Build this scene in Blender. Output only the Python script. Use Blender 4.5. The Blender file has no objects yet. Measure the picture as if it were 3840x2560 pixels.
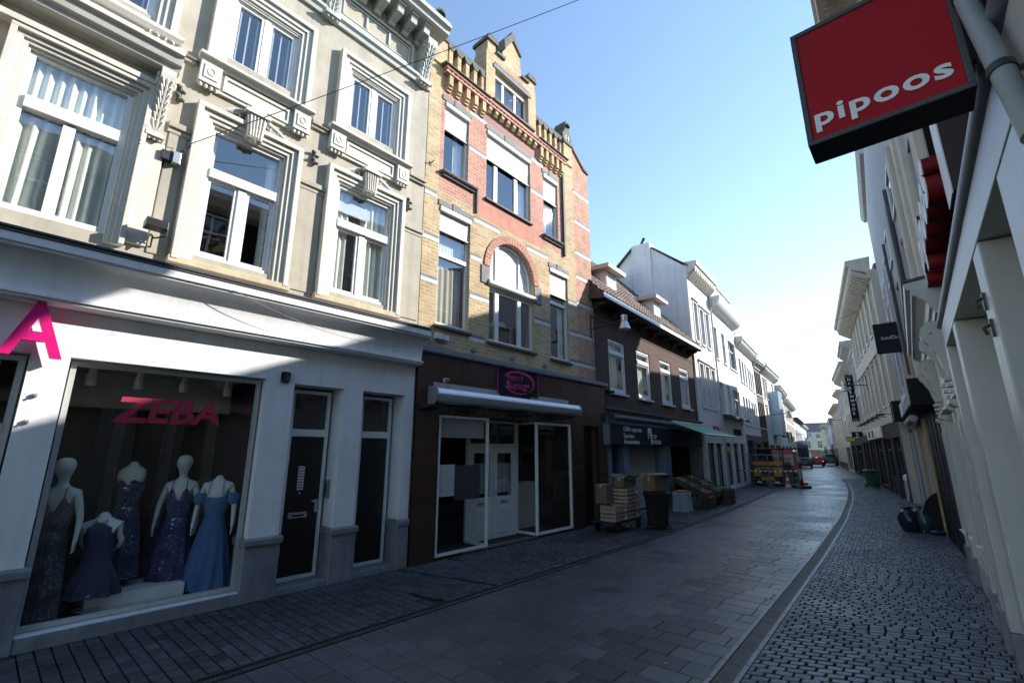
import bpy, bmesh, math, random
from mathutils import Vector, Matrix, noise as mnoise
R = math.radians
S = bpy.context.scene
COL = S.collection
random.seed(7)

# ---------------------------------------------------------------- camera, sky, sun, exposure
cam_d = bpy.data.cameras.new('camera')
cam_d.sensor_width = 36.0
cam_d.lens = 16.14
cam_d.clip_start = 0.02
cam_d.clip_end = 2000
cam = bpy.data.objects.new('camera', cam_d)
COL.objects.link(cam)
cam.location = (0, 0, 2.1)
cam.rotation_euler = (R(90 + 13.4), 0, R(41.4))
S.camera = cam
SUN_EL, SUN_AZ = R(28.4), R(53)          # azimuth measured from +X towards +Y
world = bpy.data.worlds.new('World')
S.world = world
world.use_nodes = True
wn = world.node_tree
sky = wn.nodes.new('ShaderNodeTexSky')
sky.sky_type = 'NISHITA'
sky.sun_disc = False
sky.sun_elevation = SUN_EL
sky.sun_rotation = R(90) - SUN_AZ
sky.air_density = 1.1
sky.dust_density = 0.0
sky.ozone_density = 1.3
bg = wn.nodes['Background']
bg.inputs['Strength'].default_value = 0.132
wn.links.new(sky.outputs[0], bg.inputs[0])
sun_d = bpy.data.lights.new('sun', 'SUN')
sun_d.energy = 3.6
sun_d.angle = R(0.5)
sun_d.color = (1.0, 0.95, 0.87)
sun = bpy.data.objects.new('sun', sun_d)
COL.objects.link(sun)
sun.rotation_euler = Vector((math.cos(SUN_EL) * math.cos(SUN_AZ), math.cos(SUN_EL) * math.sin(SUN_AZ), math.sin(SUN_EL))).to_track_quat('Z', 'Y').to_euler()
sun.location = (30, 40, 60)
S.view_settings.view_transform = 'Standard'
S.view_settings.look = 'None'
S.view_settings.exposure = 1.35
S.view_settings.gamma = 1.0
S.cycles.max_bounces = 8
S.cycles.transparent_max_bounces = 12
S.cycles.caustics_reflective = False
S.cycles.caustics_refractive = False

# ---------------------------------------------------------------- materials
MATS = {}
def _mat(name):
    m = bpy.data.materials.new(name); m.use_nodes = True
    nt = m.node_tree
    MATS[name] = m
    return m, nt, nt.nodes, nt.links, nt.nodes['Principled BSDF']
def plain(name, col, rough=0.6, var=0.12, scale=6.0, bump=0.1, metal=0.0, streak=0.0, spec=0.5, emit=0):
    """a painted / plastered / stone surface with blotches, optional rain streaks and fine bump"""
    m, nt, N, L, P = _mat(name)
    tc = N.new('ShaderNodeTexCoord')
    n1 = N.new('ShaderNodeTexNoise'); n1.inputs['Scale'].default_value = scale; n1.inputs['Detail'].default_value = 6; n1.inputs['Roughness'].default_value = 0.65
    L.new(tc.outputs['Object'], n1.inputs['Vector'])
    rmp = N.new('ShaderNodeMapRange'); rmp.inputs[1].default_value = 0.3; rmp.inputs[2].default_value = 0.7
    rmp.inputs[3].default_value = 1 - var; rmp.inputs[4].default_value = 1 + var * 0.5
    L.new(n1.outputs['Fac'], rmp.inputs[0])
    fac = rmp.outputs[0]
    if streak > 0:
        mp = N.new('ShaderNodeMapping'); mp.inputs['Scale'].default_value = (7, 7, 0.45)
        L.new(tc.outputs['Object'], mp.inputs['Vector'])
        n2 = N.new('ShaderNodeTexNoise'); n2.inputs['Scale'].default_value = 1.0; n2.inputs['Detail'].default_value = 5
        L.new(mp.outputs[0], n2.inputs['Vector'])
        r2 = N.new('ShaderNodeMapRange'); r2.inputs[1].default_value = 0.45; r2.inputs[2].default_value = 0.75
        r2.inputs[3].default_value = 1.0; r2.inputs[4].default_value = 1 - streak
        L.new(n2.outputs['Fac'], r2.inputs[0])
        mu = N.new('ShaderNodeMath'); mu.operation = 'MULTIPLY'
        L.new(fac, mu.inputs[0]); L.new(r2.outputs[0], mu.inputs[1]); fac = mu.outputs[0]
    vm = N.new('ShaderNodeVectorMath'); vm.operation = 'SCALE'; vm.inputs[0].default_value = col
    L.new(fac, vm.inputs['Scale'])
    L.new(vm.outputs[0], P.inputs['Base Color'])
    P.inputs['Roughness'].default_value = rough
    P.inputs['Metallic'].default_value = metal
    P.inputs['Specular IOR Level'].default_value = spec
    if emit:
        P.inputs['Emission Color'].default_value = (*col, 1); P.inputs['Emission Strength'].default_value = emit
    if bump:
        n3 = N.new('ShaderNodeTexNoise'); n3.inputs['Scale'].default_value = scale * 9; n3.inputs['Detail'].default_value = 4
        L.new(tc.outputs['Object'], n3.inputs['Vector'])
        b = N.new('ShaderNodeBump'); b.inputs['Strength'].default_value = bump; b.inputs['Distance'].default_value = 0.02
        L.new(n3.outputs['Fac'], b.inputs['Height']); L.new(b.outputs[0], P.inputs['Normal'])
    return m
def brick(name, c1, c2, mortar, bw=0.23, bh=0.075, ms=0.011, rough=0.85, bump=0.5, offset=0.5, spec=0.3, var=0.25):
    m, nt, N, L, P = _mat(name)
    tc = N.new('ShaderNodeTexCoord')
    bt = N.new('ShaderNodeTexBrick')
    bt.inputs['Scale'].default_value = 1.0
    bt.inputs['Brick Width'].default_value = bw; bt.inputs['Row Height'].default_value = bh
    bt.inputs['Mortar Size'].default_value = ms; bt.inputs['Mortar Smooth'].default_value = 0.15; bt.inputs['Bias'].default_value = 0.0
    bt.offset = offset
    bt.inputs['Color1'].default_value = (*c1, 1); bt.inputs['Color2'].default_value = (*c2, 1); bt.inputs['Mortar'].default_value = (*mortar, 1)
    L.new(tc.outputs['UV'], bt.inputs['Vector'])
    n1 = N.new('ShaderNodeTexNoise'); n1.inputs['Scale'].default_value = 1.3; n1.inputs['Detail'].default_value = 8; n1.inputs['Roughness'].default_value = 0.7
    L.new(tc.outputs['Object'], n1.inputs['Vector'])
    r = N.new('ShaderNodeMapRange'); r.inputs[1].default_value = 0.3; r.inputs[2].default_value = 0.7; r.inputs[3].default_value = 1 - var; r.inputs[4].default_value = 1 + var * 0.6
    L.new(n1.outputs['Fac'], r.inputs[0])
    vm = N.new('ShaderNodeVectorMath'); vm.operation = 'SCALE'
    L.new(bt.outputs['Color'], vm.inputs[0]); L.new(r.outputs[0], vm.inputs['Scale'])
    L.new(vm.outputs[0], P.inputs['Base Color'])
    P.inputs['Roughness'].default_value = rough; P.inputs['Specular IOR Level'].default_value = spec
    b = N.new('ShaderNodeBump'); b.inputs['Strength'].default_value = bump; b.inputs['Distance'].default_value = 0.012; b.invert = True
    L.new(bt.outputs['Fac'], b.inputs['Height']); L.new(b.outputs[0], P.inputs['Normal'])
    return m
def stone_mat(name, col, rough, var=0.3, spec=0.5):
    m, nt, N, L, P = _mat(name)
    at = N.new('ShaderNodeAttribute'); at.attribute_name = 'tint'
    tc = N.new('ShaderNodeTexCoord')
    n1 = N.new('ShaderNodeTexNoise'); n1.inputs['Scale'].default_value = 14; n1.inputs['Detail'].default_value = 6
    L.new(tc.outputs['Object'], n1.inputs['Vector'])
    n2 = N.new('ShaderNodeTexNoise'); n2.inputs['Scale'].default_value = 0.55; n2.inputs['Detail'].default_value = 5
    L.new(tc.outputs['Object'], n2.inputs['Vector'])
    r = N.new('ShaderNodeMapRange'); r.inputs[1].default_value = 0.3; r.inputs[2].default_value = 0.7; r.inputs[3].default_value = 1 - var; r.inputs[4].default_value = 1 + var
    L.new(n1.outputs['Fac'], r.inputs[0])
    r3 = N.new('ShaderNodeMapRange'); r3.inputs[1].default_value = 0.35; r3.inputs[2].default_value = 0.65; r3.inputs[3].default_value = 0.75; r3.inputs[4].default_value = 1.15
    L.new(n2.outputs['Fac'], r3.inputs[0])
    mu = N.new('ShaderNodeMath'); mu.operation = 'MULTIPLY'; L.new(r.outputs[0], mu.inputs[0]); L.new(r3.outputs[0], mu.inputs[1])
    vm0 = N.new('ShaderNodeVectorMath'); vm0.operation = 'MULTIPLY'; vm0.inputs[1].default_value = col
    L.new(at.outputs['Color'], vm0.inputs[0])
    vm = N.new('ShaderNodeVectorMath'); vm.operation = 'SCALE'; L.new(vm0.outputs[0], vm.inputs[0]); L.new(mu.outputs[0], vm.inputs['Scale'])
    L.new(vm.outputs[0], P.inputs['Base Color'])
    rr = N.new('ShaderNodeMapRange'); rr.inputs[1].default_value = 0.3; rr.inputs[2].default_value = 0.7; rr.inputs[3].default_value = rough - 0.1; rr.inputs[4].default_value = rough + 0.12
    L.new(n2.outputs['Fac'], rr.inputs[0]); L.new(rr.outputs[0], P.inputs['Roughness'])
    sl = N.new('ShaderNodeMath'); sl.operation = 'MULTIPLY'; sl.inputs[1].default_value = spec; L.new(at.outputs['Fac'], sl.inputs[0]); L.new(sl.outputs[0], P.inputs['Specular IOR Level'])
    b = N.new('ShaderNodeBump'); b.inputs['Strength'].default_value = 0.25; b.inputs['Distance'].default_value = 0.01
    L.new(n1.outputs['Fac'], b.inputs['Height']); L.new(b.outputs[0], P.inputs['Normal'])
    return m
def glass(name, tint=(0.82, 0.88, 0.86), boost=1.6):
    m, nt, N, L, P = _mat(name)
    N.remove(P)
    out = N['Material Output']
    tr = N.new('ShaderNodeBsdfTransparent'); tr.inputs[0].default_value = (*tint, 1)
    gl = N.new('ShaderNodeBsdfGlossy'); gl.inputs['Roughness'].default_value = 0.015; gl.inputs['Color'].default_value = (0.95, 0.97, 1, 1)
    fr = N.new('ShaderNodeLayerWeight'); fr.inputs['Blend'].default_value = 0.5      # facing = 1 - |cos|
    pw = N.new('ShaderNodeMath'); pw.operation = 'POWER'; pw.inputs[1].default_value = 4.0
    mu = N.new('ShaderNodeMath'); mu.operation = 'MULTIPLY_ADD'; mu.use_clamp = True; mu.inputs[1].default_value = 0.85; mu.inputs[2].default_value = boost
    tc = N.new('ShaderNodeTexCoord'); n = N.new('ShaderNodeTexNoise'); n.inputs['Scale'].default_value = 1.4
    L.new(tc.outputs['Object'], n.inputs['Vector'])
    b = N.new('ShaderNodeBump'); b.inputs['Strength'].default_value = 0.05; b.inputs['Distance'].default_value = 0.05
    L.new(n.outputs['Fac'], b.inputs['Height']); L.new(b.outputs[0], gl.inputs['Normal'])
    mx = N.new('ShaderNodeMixShader')
    L.new(fr.outputs['Facing'], pw.inputs[0]); L.new(pw.outputs[0], mu.inputs[0]); L.new(mu.outputs[0], mx.inputs[0]); L.new(tr.outputs[0], mx.inputs[1]); L.new(gl.outputs[0], mx.inputs[2])
    L.new(mx.outputs[0], out.inputs[0])
    return m
M = MATS
glass('glass', (0.92, 0.95, 0.94), 0.19); glass('shop_glass', (0.95, 0.97, 0.96), 0.05)
plain('dark_glass', (0.02, 0.025, 0.03), 0.05, 0.3, 2, 0.02, spec=0.8)
plain('sky_glass', (0.03, 0.04, 0.06), 0.04, 0.3, 2, 0.02, spec=1.0)
# plaster, paint, stone
plain('beige_stucco', (0.43, 0.395, 0.32), 0.85, 0.2, 1.6, 0.12, streak=0.16)
plain('cream_trim', (0.60, 0.575, 0.51), 0.6, 0.12, 3, 0.06, streak=0.10)
plain('sill_stone', (0.56, 0.47, 0.32), 0.8, 0.18, 4, 0.1, streak=0.15)
plain('eave_paint', (0.42, 0.43, 0.41), 0.55, 0.12, 3, 0.05)
plain('white_paint', (0.72, 0.73, 0.73), 0.35, 0.06, 4, 0.02)
plain('white_wall', (0.70, 0.71, 0.73), 0.7, 0.12, 1.4, 0.10, streak=0.12)
plain('white_wall2', (0.68, 0.68, 0.67), 0.75, 0.14, 1.2, 0.08, streak=0.12)
plain('old_white', (0.55, 0.55, 0.53), 0.75, 0.2, 1.0, 0.08, streak=0.2)
plain('pale_blue', (0.42, 0.58, 0.66), 0.6, 0.1, 1.5, 0.05, streak=0.1)
plain('pale_yellow', (0.62, 0.52, 0.33), 0.75, 0.12, 1.5, 0.05, streak=0.1)
plain('cream_wall', (0.55, 0.52, 0.44), 0.75, 0.15, 1.4, 0.06, streak=0.15)
plain('gray_wall', (0.42, 0.43, 0.44), 0.75, 0.15, 1.4, 0.06, streak=0.15)
plain('slate_gray', (0.060, 0.062, 0.067), 0.7, 0.25, 2, 0.1)
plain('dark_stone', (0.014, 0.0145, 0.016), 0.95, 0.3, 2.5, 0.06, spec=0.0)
plain('plinth_stone', (0.19, 0.205, 0.23), 0.75, 0.25, 3, 0.15, streak=0.35)
plain('shutter_beige', (0.44, 0.44, 0.38), 0.55, 0.1, 1.5, 0.03, streak=0.12)
plain('front_paint', (0.42, 0.43, 0.415), 0.4, 0.1, 2, 0.04, streak=0.10)
plain('shop_dark', (0.022, 0.023, 0.026), 0.7, 0.25, 2, 0.05, spec=0.2)
plain('dark_window', (0.014, 0.016, 0.02), 0.12, 0.3, 3, 0.02)
plain('zinc', (0.22, 0.25, 0.29), 0.45, 0.2, 5, 0.05, metal=0.6)
plain('black_metal', (0.018, 0.019, 0.022), 0.4, 0.2, 8, 0.04)
plain('dark_metal', (0.045, 0.047, 0.05), 0.45, 0.2, 8, 0.05, metal=0.4)
plain('alu', (0.50, 0.52, 0.55), 0.35, 0.1, 8, 0.02, metal=0.7)
plain('gray_plastic', (0.22, 0.23, 0.235), 0.5, 0.1, 8, 0.02)
plain('white_plastic', (0.62, 0.63, 0.62), 0.4, 0.06, 8, 0.01)
plain('black_plastic', (0.005, 0.0052, 0.006), 0.6, 0.25, 10, 0.05, spec=0.25)
plain('green_plastic', (0.018, 0.075, 0.035), 0.45, 0.2, 8, 0.05)
plain('door_black', (0.010, 0.011, 0.014), 0.3, 0.3, 4, 0.02)
plain('curtain', (0.78, 0.80, 0.74), 0.9, 0.1, 5, 0.0)
plain('curtain_white', (0.66, 0.67, 0.66), 0.9, 0.06, 5, 0.0)
plain('blind', (0.44, 0.47, 0.51), 0.6, 0.08, 5, 0.0)
plain('screen_cloth', (0.60, 0.59, 0.57), 0.9, 0.08, 2.5, 0.05)
plain('rubber', (0.012, 0.012, 0.013), 0.7, 0.2, 8, 0.05)
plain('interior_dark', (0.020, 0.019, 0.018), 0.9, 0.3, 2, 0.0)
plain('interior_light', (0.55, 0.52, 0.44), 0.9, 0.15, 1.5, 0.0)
plain('interior_white', (0.62, 0.64, 0.62), 0.8, 0.1, 1.5, 0.0)
plain('magenta', (0.58, 0.006, 0.16), 0.35, 0.1, 5, 0.02)
plain('window_red', (0.34, 0.014, 0.05), 0.6, 0.08, 5, 0.0)
plain('purple', (0.05, 0.008, 0.036), 0.7, 0.15, 4, 0.0)
plain('letter_red', (0.17, 0.006, 0.012), 0.6, 0.15, 4, 0.02, spec=0.25)
plain('sign_red', (0.34, 0.008, 0.016), 0.65, 0.10, 3, 0.01, spec=0.2)
plain('red_paint', (0.34, 0.014, 0.012), 0.3, 0.12, 3, 0.02)
plain('orange_paint', (0.70, 0.12, 0.02), 0.4, 0.1, 5, 0.03)
plain('yellow_paint', (0.46, 0.22, 0.025), 0.45, 0.2, 4, 0.05)
plain('pink_neon', (0.55, 0.03, 0.22), 0.4, 0.1, 5, 0.0)
plain('sign_black', (0.010, 0.0105, 0.013), 0.6, 0.15, 5, 0.0, spec=0.15)
plain('sign_navy', (0.008, 0.011, 0.020), 0.6, 0.15, 5, 0.0, spec=0.15)
plain('letter_white', (0.70, 0.71, 0.72), 0.5, 0.05, 5, 0.0)
plain('letter_gray', (0.42, 0.43, 0.44), 0.5, 0.05, 5, 0.0)
plain('gold', (0.55, 0.42, 0.06), 0.4, 0.1, 5, 0.0)
plain('awning_green', (0.17, 0.38, 0.27), 0.8, 0.12, 2, 0.05)
plain('shop_blue', (0.12, 0.17, 0.24), 0.5, 0.12, 3, 0.03)
plain('cardboard', (0.165, 0.112, 0.074), 0.85, 0.2, 4, 0.06)
plain('crate_wood', (0.31, 0.255, 0.18), 0.8, 0.25, 6, 0.1)
plain('dark_crate', (0.065, 0.045, 0.03), 0.8, 0.3, 6, 0.1)
plain('roof_slate', (0.055, 0.06, 0.072), 0.55, 0.25, 3, 0.1)
plain('cap_stone', (0.13, 0.128, 0.12), 0.85, 0.4, 4, 0.25)
plain('band_white', (0.60, 0.60, 0.57), 0.6, 0.15, 4, 0.05)
plain('band_gray', (0.20, 0.20, 0.20), 0.8, 0.2, 5, 0.1)
plain('timber_dark', (0.06, 0.045, 0.035), 0.7, 0.3, 5, 0.1)
plain('mannequin_white', (0.60, 0.63, 0.61), 0.35, 0.04, 5, 0.0)
plain('gold_brick_flat', (0.45, 0.29, 0.12), 0.85, 0.25, 5, 0.1)
plain('bag_plastic', (0.016, 0.022, 0.035), 0.22, 0.3, 6, 0.15)
plain('bag_teal', (0.018, 0.05, 0.06), 0.25, 0.3, 6, 0.15)
plain('cap_tile', (0.07, 0.05, 0.045), 0.7, 0.3, 6, 0.1)
plain('lamp_glass', (0.5, 0.02, 0.01), 0.2, 0.05, 5, 0.0, emit=6)
plain('teal_cloth', (0.08, 0.30, 0.36), 0.6, 0.15, 3, 0.02)
# brick
brick('yellow_brick', (0.55, 0.41, 0.22), (0.42, 0.28, 0.12), (0.52, 0.46, 0.37), 0.24, 0.085, 0.013)
brick('red_brick', (0.54, 0.26, 0.19), (0.44, 0.18, 0.125), (0.52, 0.38, 0.32), 0.24, 0.085, 0.012)
brick('red_tile', (0.56, 0.27, 0.20), (0.51, 0.23, 0.165), (0.38, 0.26, 0.21), 0.20, 0.20, 0.006, rough=0.8, bump=0.2, offset=0.0, spec=0.15)
brick('brown_brick', (0.105, 0.052, 0.038), (0.075, 0.040, 0.032), (0.10, 0.078, 0.065), 0.22, 0.07, 0.010)
brick('brown_tile', (0.062, 0.030, 0.021), (0.048, 0.024, 0.018), (0.022, 0.013, 0.011), 0.30, 0.60, 0.005, rough=0.22, bump=0.15, offset=0.0, spec=0.6, var=0.3)
brick('pale_brick', (0.45, 0.33, 0.17), (0.38, 0.27, 0.13), (0.40, 0.34, 0.26), 0.22, 0.075, 0.010)
brick('dark_paving', (0.06, 0.064, 0.072), (0.05, 0.054, 0.06), (0.02, 0.02, 0.022), 0.4, 0.2, 0.012, rough=0.4, bump=0.3, spec=0.5)
stone_mat('slab_stone', (0.074, 0.077, 0.083), 0.42, 0.18, 0.45)
stone_mat('cobble_stone', (0.098, 0.106, 0.118), 0.52, 0.25, 0.4)
stone_mat('sett_stone', (0.060, 0.061, 0.066), 0.50, 0.25, 0.4)

# ---------------------------------------------------------------- mesh helpers
class MB:
    """collects faces in facade coordinates: u along the wall, v out of it, z up"""
    def __init__(s): s.V = []; s.F = []; s.I = []; s.mats = []
    def mi(s, m):
        if m not in s.mats: s.mats.append(m)
        return s.mats.index(m)
    OFF = 0.0                                   # where along the street the current house begins
    def add(s, pts, faces, m=None):
        b = len(s.V); s.V += [(p[0] - MB.OFF, -p[1], p[2]) for p in pts]
        i = s.mi(m)
        for f in faces: s.F.append([b + k for k in f]); s.I.append(i)
        return s
    def box(s, u0, u1, v0, v1, z0, z1, m=None):
        p = [(u0, v0, z0), (u1, v0, z0), (u1, v1, z0), (u0, v1, z0), (u0, v0, z1), (u1, v0, z1), (u1, v1, z1), (u0, v1, z1)]
        return s.add(p, [(0, 1, 2, 3), (4, 7, 6, 5), (0, 4, 5, 1), (1, 5, 6, 2), (2, 6, 7, 3), (3, 7, 4, 0)], m)
    def quad(s, a, b, c, d, m=None): return s.add([a, b, c, d], [(0, 1, 2, 3)], m)
    def prism(s, prof, axis, t0, t1, m=None, cap=True):
        n = len(prof)
        mk = {'u': lambda a, b, t: (t, a, b), 'v': lambda a, b, t: (a, t, b), 'z': lambda a, b, t: (a, b, t)}[axis]
        pts = [mk(a, b, t0) for a, b in prof] + [mk(a, b, t1) for a, b in prof]
        f = [(i, (i + 1) % n, n + (i + 1) % n, n + i) for i in range(n)]
        if cap: f += [tuple(range(n)), tuple(range(n, 2 * n))]
        return s.add(pts, f, m)
    def tube(s, path, r, n=8, m=None, cap=True):
        P = [Vector(p) for p in path]; rings = []
        rr = r if isinstance(r, (list, tuple)) else [r] * len(P)
        up = Vector((0, 0, 1)); prev = None
        for i, p in enumerate(P):
            d = (P[min(i + 1, len(P) - 1)] - P[max(i - 1, 0)]).normalized()
            if prev is None:
                a = d.cross(up if abs(d.z) < 0.95 else Vector((1, 0, 0))).normalized()
            else:
                a = (prev - d * prev.dot(d)).normalized()
            prev = a; b = d.cross(a)
            rings.append([p + (a * math.cos(2 * math.pi * k / n) + b * math.sin(2 * math.pi * k / n)) * rr[i] for k in range(n)])
        return s.loft(rings, m, cap)
    def loft(s, rings, m=None, cap=True, closed=True):
        n = len(rings[0]); pts = [q for r in rings for q in r]; f = []
        for i in range(len(rings) - 1):
            for k in range(n if closed else n - 1):
                f.append((i * n + k, i * n + (k + 1) % n, (i + 1) * n + (k + 1) % n, (i + 1) * n + k))
        if cap and closed: f += [tuple(range(n)), tuple(range((len(rings) - 1) * n, len(rings) * n))]
        return s.add(pts, f, m)
    def lathe(s, prof, c=(0, 0, 0), n=16, m=None, su=1.0, sv=1.0):
        return s.loft([[(c[0] + r * su * math.cos(2 * math.pi * k / n), c[1] + r * sv * math.sin(2 * math.pi * k / n), c[2] + z) for k in range(n)] for r, z in prof], m)
    def ball(s, c, r, n=10, m=None, sz=1.0, su=1.0, sv=1.0):
        k = 6
        return s.lathe([(max(r * math.sin(math.pi * i / k), r * 0.02), -r * sz * math.cos(math.pi * i / k)) for i in range(k + 1)], c, n, m, su, sv)
    def build(s, name, m=None, parent=None, smooth=0, bevel=0.0, loc=None, rotz=0.0):
        me = bpy.data.meshes.new(name)
        me.from_pydata(s.V, [], s.F)
        for mm in (s.mats if s.mats != [None] else []):
            me.materials.append(M[mm or m])
        if not me.materials: me.materials.append(M[m])
        me.polygons.foreach_set('material_index', s.I if len(me.materials) > 1 else [0] * len(s.F))
        bm = bmesh.new(); bm.from_mesh(me)
        bmesh.ops.recalc_face_normals(bm, faces=bm.faces)
        uv = bm.loops.layers.uv.new('UVMap')
        for f in bm.faces:
            n = f.normal; ax = max(range(3), key=lambda k: abs(n[k]))
            for l in f.loops:
                c = l.vert.co
                l[uv].uv = (c.x, c.y) if ax == 2 else ((c.x, c.z) if ax == 1 else (c.y, c.z))
        bm.to_mesh(me); bm.free()
        if smooth:
            me.shade_smooth() if smooth >= 180 else me.set_sharp_from_angle(angle=R(smooth))
            if smooth < 180: me.polygons.foreach_set('use_smooth', [True] * len(me.polygons))
        o = bpy.data.objects.new(name, me); COL.objects.link(o)
        if parent: o.parent = parent
        if loc is not None: o.location = loc
        o.rotation_euler.z = rotz
        if bevel:
            bv = o.modifiers.new('bevel', 'BEVEL'); bv.width = bevel; bv.segments = 2; bv.limit_method = 'ANGLE'; bv.angle_limit = R(40)
        return o
def each(name, m, par, boxes, bevel=0.0, label=None):
    for q in boxes:
        b = MB(); b.box(*q); o = b.build(name, m, par, bevel=bevel)
        if label: o['label'] = label
def tag(o, label=None, cat=None, group=None, kind=None):
    if label: o['label'] = label
    if cat: o['category'] = cat
    if group: o['group'] = group
    if kind: o['kind'] = kind
    return o
def thing(name, label, cat, loc=(0, 0, 0), rotz=0.0, group=None):
    o = bpy.data.objects.new(name, None); COL.objects.link(o)
    o.empty_display_size = 0.2
    o.location = loc; o.rotation_euler.z = rotz
    return tag(o, label, cat, group)
def copy_tree(o, parent=None, first=True):
    c = o.copy(); COL.objects.link(c)
    if parent: c.parent = parent
    for ch in list(o.children): copy_tree(ch, c, False)
    return c
class Frame:
    """a facade line: origin o (x,y), direction d in plan; w() gives world points"""
    def __init__(s, p, q, right=False):
        s.p = Vector((p[0], p[1], 0)); d = Vector((q[0] - p[0], q[1] - p[1], 0)); s.L = d.length
        s.d = d.normalized() * (-1 if right else 1)
        s.n = Vector((s.d.y, -s.d.x, 0))
        s.rz = math.atan2(s.d.y, s.d.x)
    def w(s, u, v, z): return s.p + s.d * u + s.n * v + Vector((0, 0, z))
def wall(b, u0, u1, z0, z1, ops=(), v=0.0, depth=0.22, m=None, mr=None, zones=()):
    """wall face with rectangular openings (a,b,c,d) and their reveals"""
    us = sorted({u0, u1, *[x for o in [*ops, *zones] for x in o[:2] if u0 < x < u1]})
    zs = sorted({z0, z1, *[x for o in [*ops, *zones] for x in o[2:4] if z0 < x < z1]})
    for i in range(len(us) - 1):
        for j in range(len(zs) - 1):
            cu, cz = (us[i] + us[i + 1]) / 2, (zs[j] + zs[j + 1]) / 2
            if any(o[0] < cu < o[1] and o[2] < cz < o[3] for o in ops): continue
            mm = m
            for q in zones:
                if q[0] < cu < q[1] and q[2] < cz < q[3]: mm = q[4]
            b.quad((us[i], v, zs[j]), (us[i + 1], v, zs[j]), (us[i + 1], v, zs[j + 1]), (us[i], v, zs[j + 1]), mm)
    for a, c, d, e in [o[:4] for o in ops]:
        w = v - depth
        for q in (((a, v, d), (a, w, d), (a, w, e), (a, v, e)), ((c, v, d), (c, v, e), (c, w, e), (c, w, d)),
                  ((a, v, e), (a, w, e), (c, w, e), (c, v, e)), ((a, v, d), (c, v, d), (c, w, d), (a, w, d))):
            b.quad(*q, mr or m)
def shell(b, u0, u1, z0, z1, v=0.0, D=9.0, m=None, top=True):
    """the other sides of the house, joined to its front face"""
    b.quad((u0, v, z0), (u0, v, z1), (u0, v - D, z1), (u0, v - D, z0), m)
    b.quad((u1, v, z0), (u1, v - D, z0), (u1, v - D, z1), (u1, v, z1), m)
    b.quad((u0, v - D, z0), (u0, v - D, z1), (u1, v - D, z1), (u1, v - D, z0), m)
    if top: b.quad((u0, v, z1), (u1, v, z1), (u1, v - D, z1), (u0, v - D, z1), m)
def ring(b, u0, u1, z0, z1, w, v0, v1, m=None, sides='lrtb'):
    """a picture-frame of four butted bars, w wide, inside the given outline"""
    if 't' in sides: b.box(u0, u1, v0, v1, z1 - w, z1, m)
    if 'b' in sides: b.box(u0, u1, v0, v1, z0, z0 + w, m)
    za, zb = z0 + (w if 'b' in sides else 0), z1 - (w if 't' in sides else 0)
    if 'l' in sides: b.box(u0, u0 + w, v0, v1, za, zb, m)
    if 'r' in sides: b.box(u1 - w, u1, v0, v1, za, zb, m)
def window(par, u0, u1, z0, z1, v=-0.14, fw=0.06, fd=0.07, mul=(), tra=(), frame='white_paint', pane='glass', label=None, name='window'):
    """frame with mullions (u, za, zb) and transoms (z, thickness, extra depth); its pane is a sub-part"""
    b = MB(); ring(b, u0, u1, z0, z1, fw, v - fd, v)
    for u, za, zb, w in mul: b.box(u - w / 2, u + w / 2, v - fd + 0.004, v - 0.004, max(za, z0 + fw), min(zb, z1 - fw))
    for z, h, e in tra: b.box(u0 + fw, u1 - fw, v - fd + 0.002, v + e, z - h / 2, z + h / 2)
    o = b.build(name, frame, par)
    if label: o['label'] = label
    g = MB(); g.quad((u0 + fw * .6, v - fd * .6, z0 + fw * .6), (u1 - fw * .6, v - fd * .6, z0 + fw * .6), (u1 - fw * .6, v - fd * .6, z1 - fw * .6), (u0 + fw * .6, v - fd * .6, z1 - fw * .6))
    g.build('pane', pane, o)
    return o
def curtain(par, u0, u1, z0, z1, v, m='curtain', amp=0.03, wl=0.13, flare=0.0):
    b = MB(); n = max(8, int((u1 - u0) / wl * 7)); top = []; bot = []
    ph = random.random() * 6
    for i in range(n + 1):
        t = i / n; u = u0 + (u1 - u0) * t
        a = amp * (math.sin(2 * math.pi * u / wl + ph) + 0.5 * math.sin(2 * math.pi * u / wl * 0.43 + 2 * ph))
        top.append((u, v + a * 0.7, z1)); bot.append((u + flare * math.sin(t * 9), v + a, z0))
    mid = [tuple((p[k] + q[k]) / 2 for k in range(3)) for p, q in zip(top, bot)]
    b.loft([bot, mid, top], None, cap=False, closed=False)
    return b.build('curtain', m, par, smooth=180)
def blinds(par, u0, u1, z0, z1, v, m='blind'):
    b = MB(); n = int((z1 - z0) / 0.032)
    for i in range(n):
        z = z0 + (z1 - z0) * i / n
        b.quad((u0, v + 0.012, z), (u1, v + 0.012, z), (u1, v - 0.012, z + 0.02), (u0, v - 0.012, z + 0.02))
    for f in (0.12, 0.5, 0.88):
        u = u0 + (u1 - u0) * f; b.box(u - .012, u + .012, v + .013, v + .016, z0, z1)
    return b.build('blind', m, par)
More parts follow.
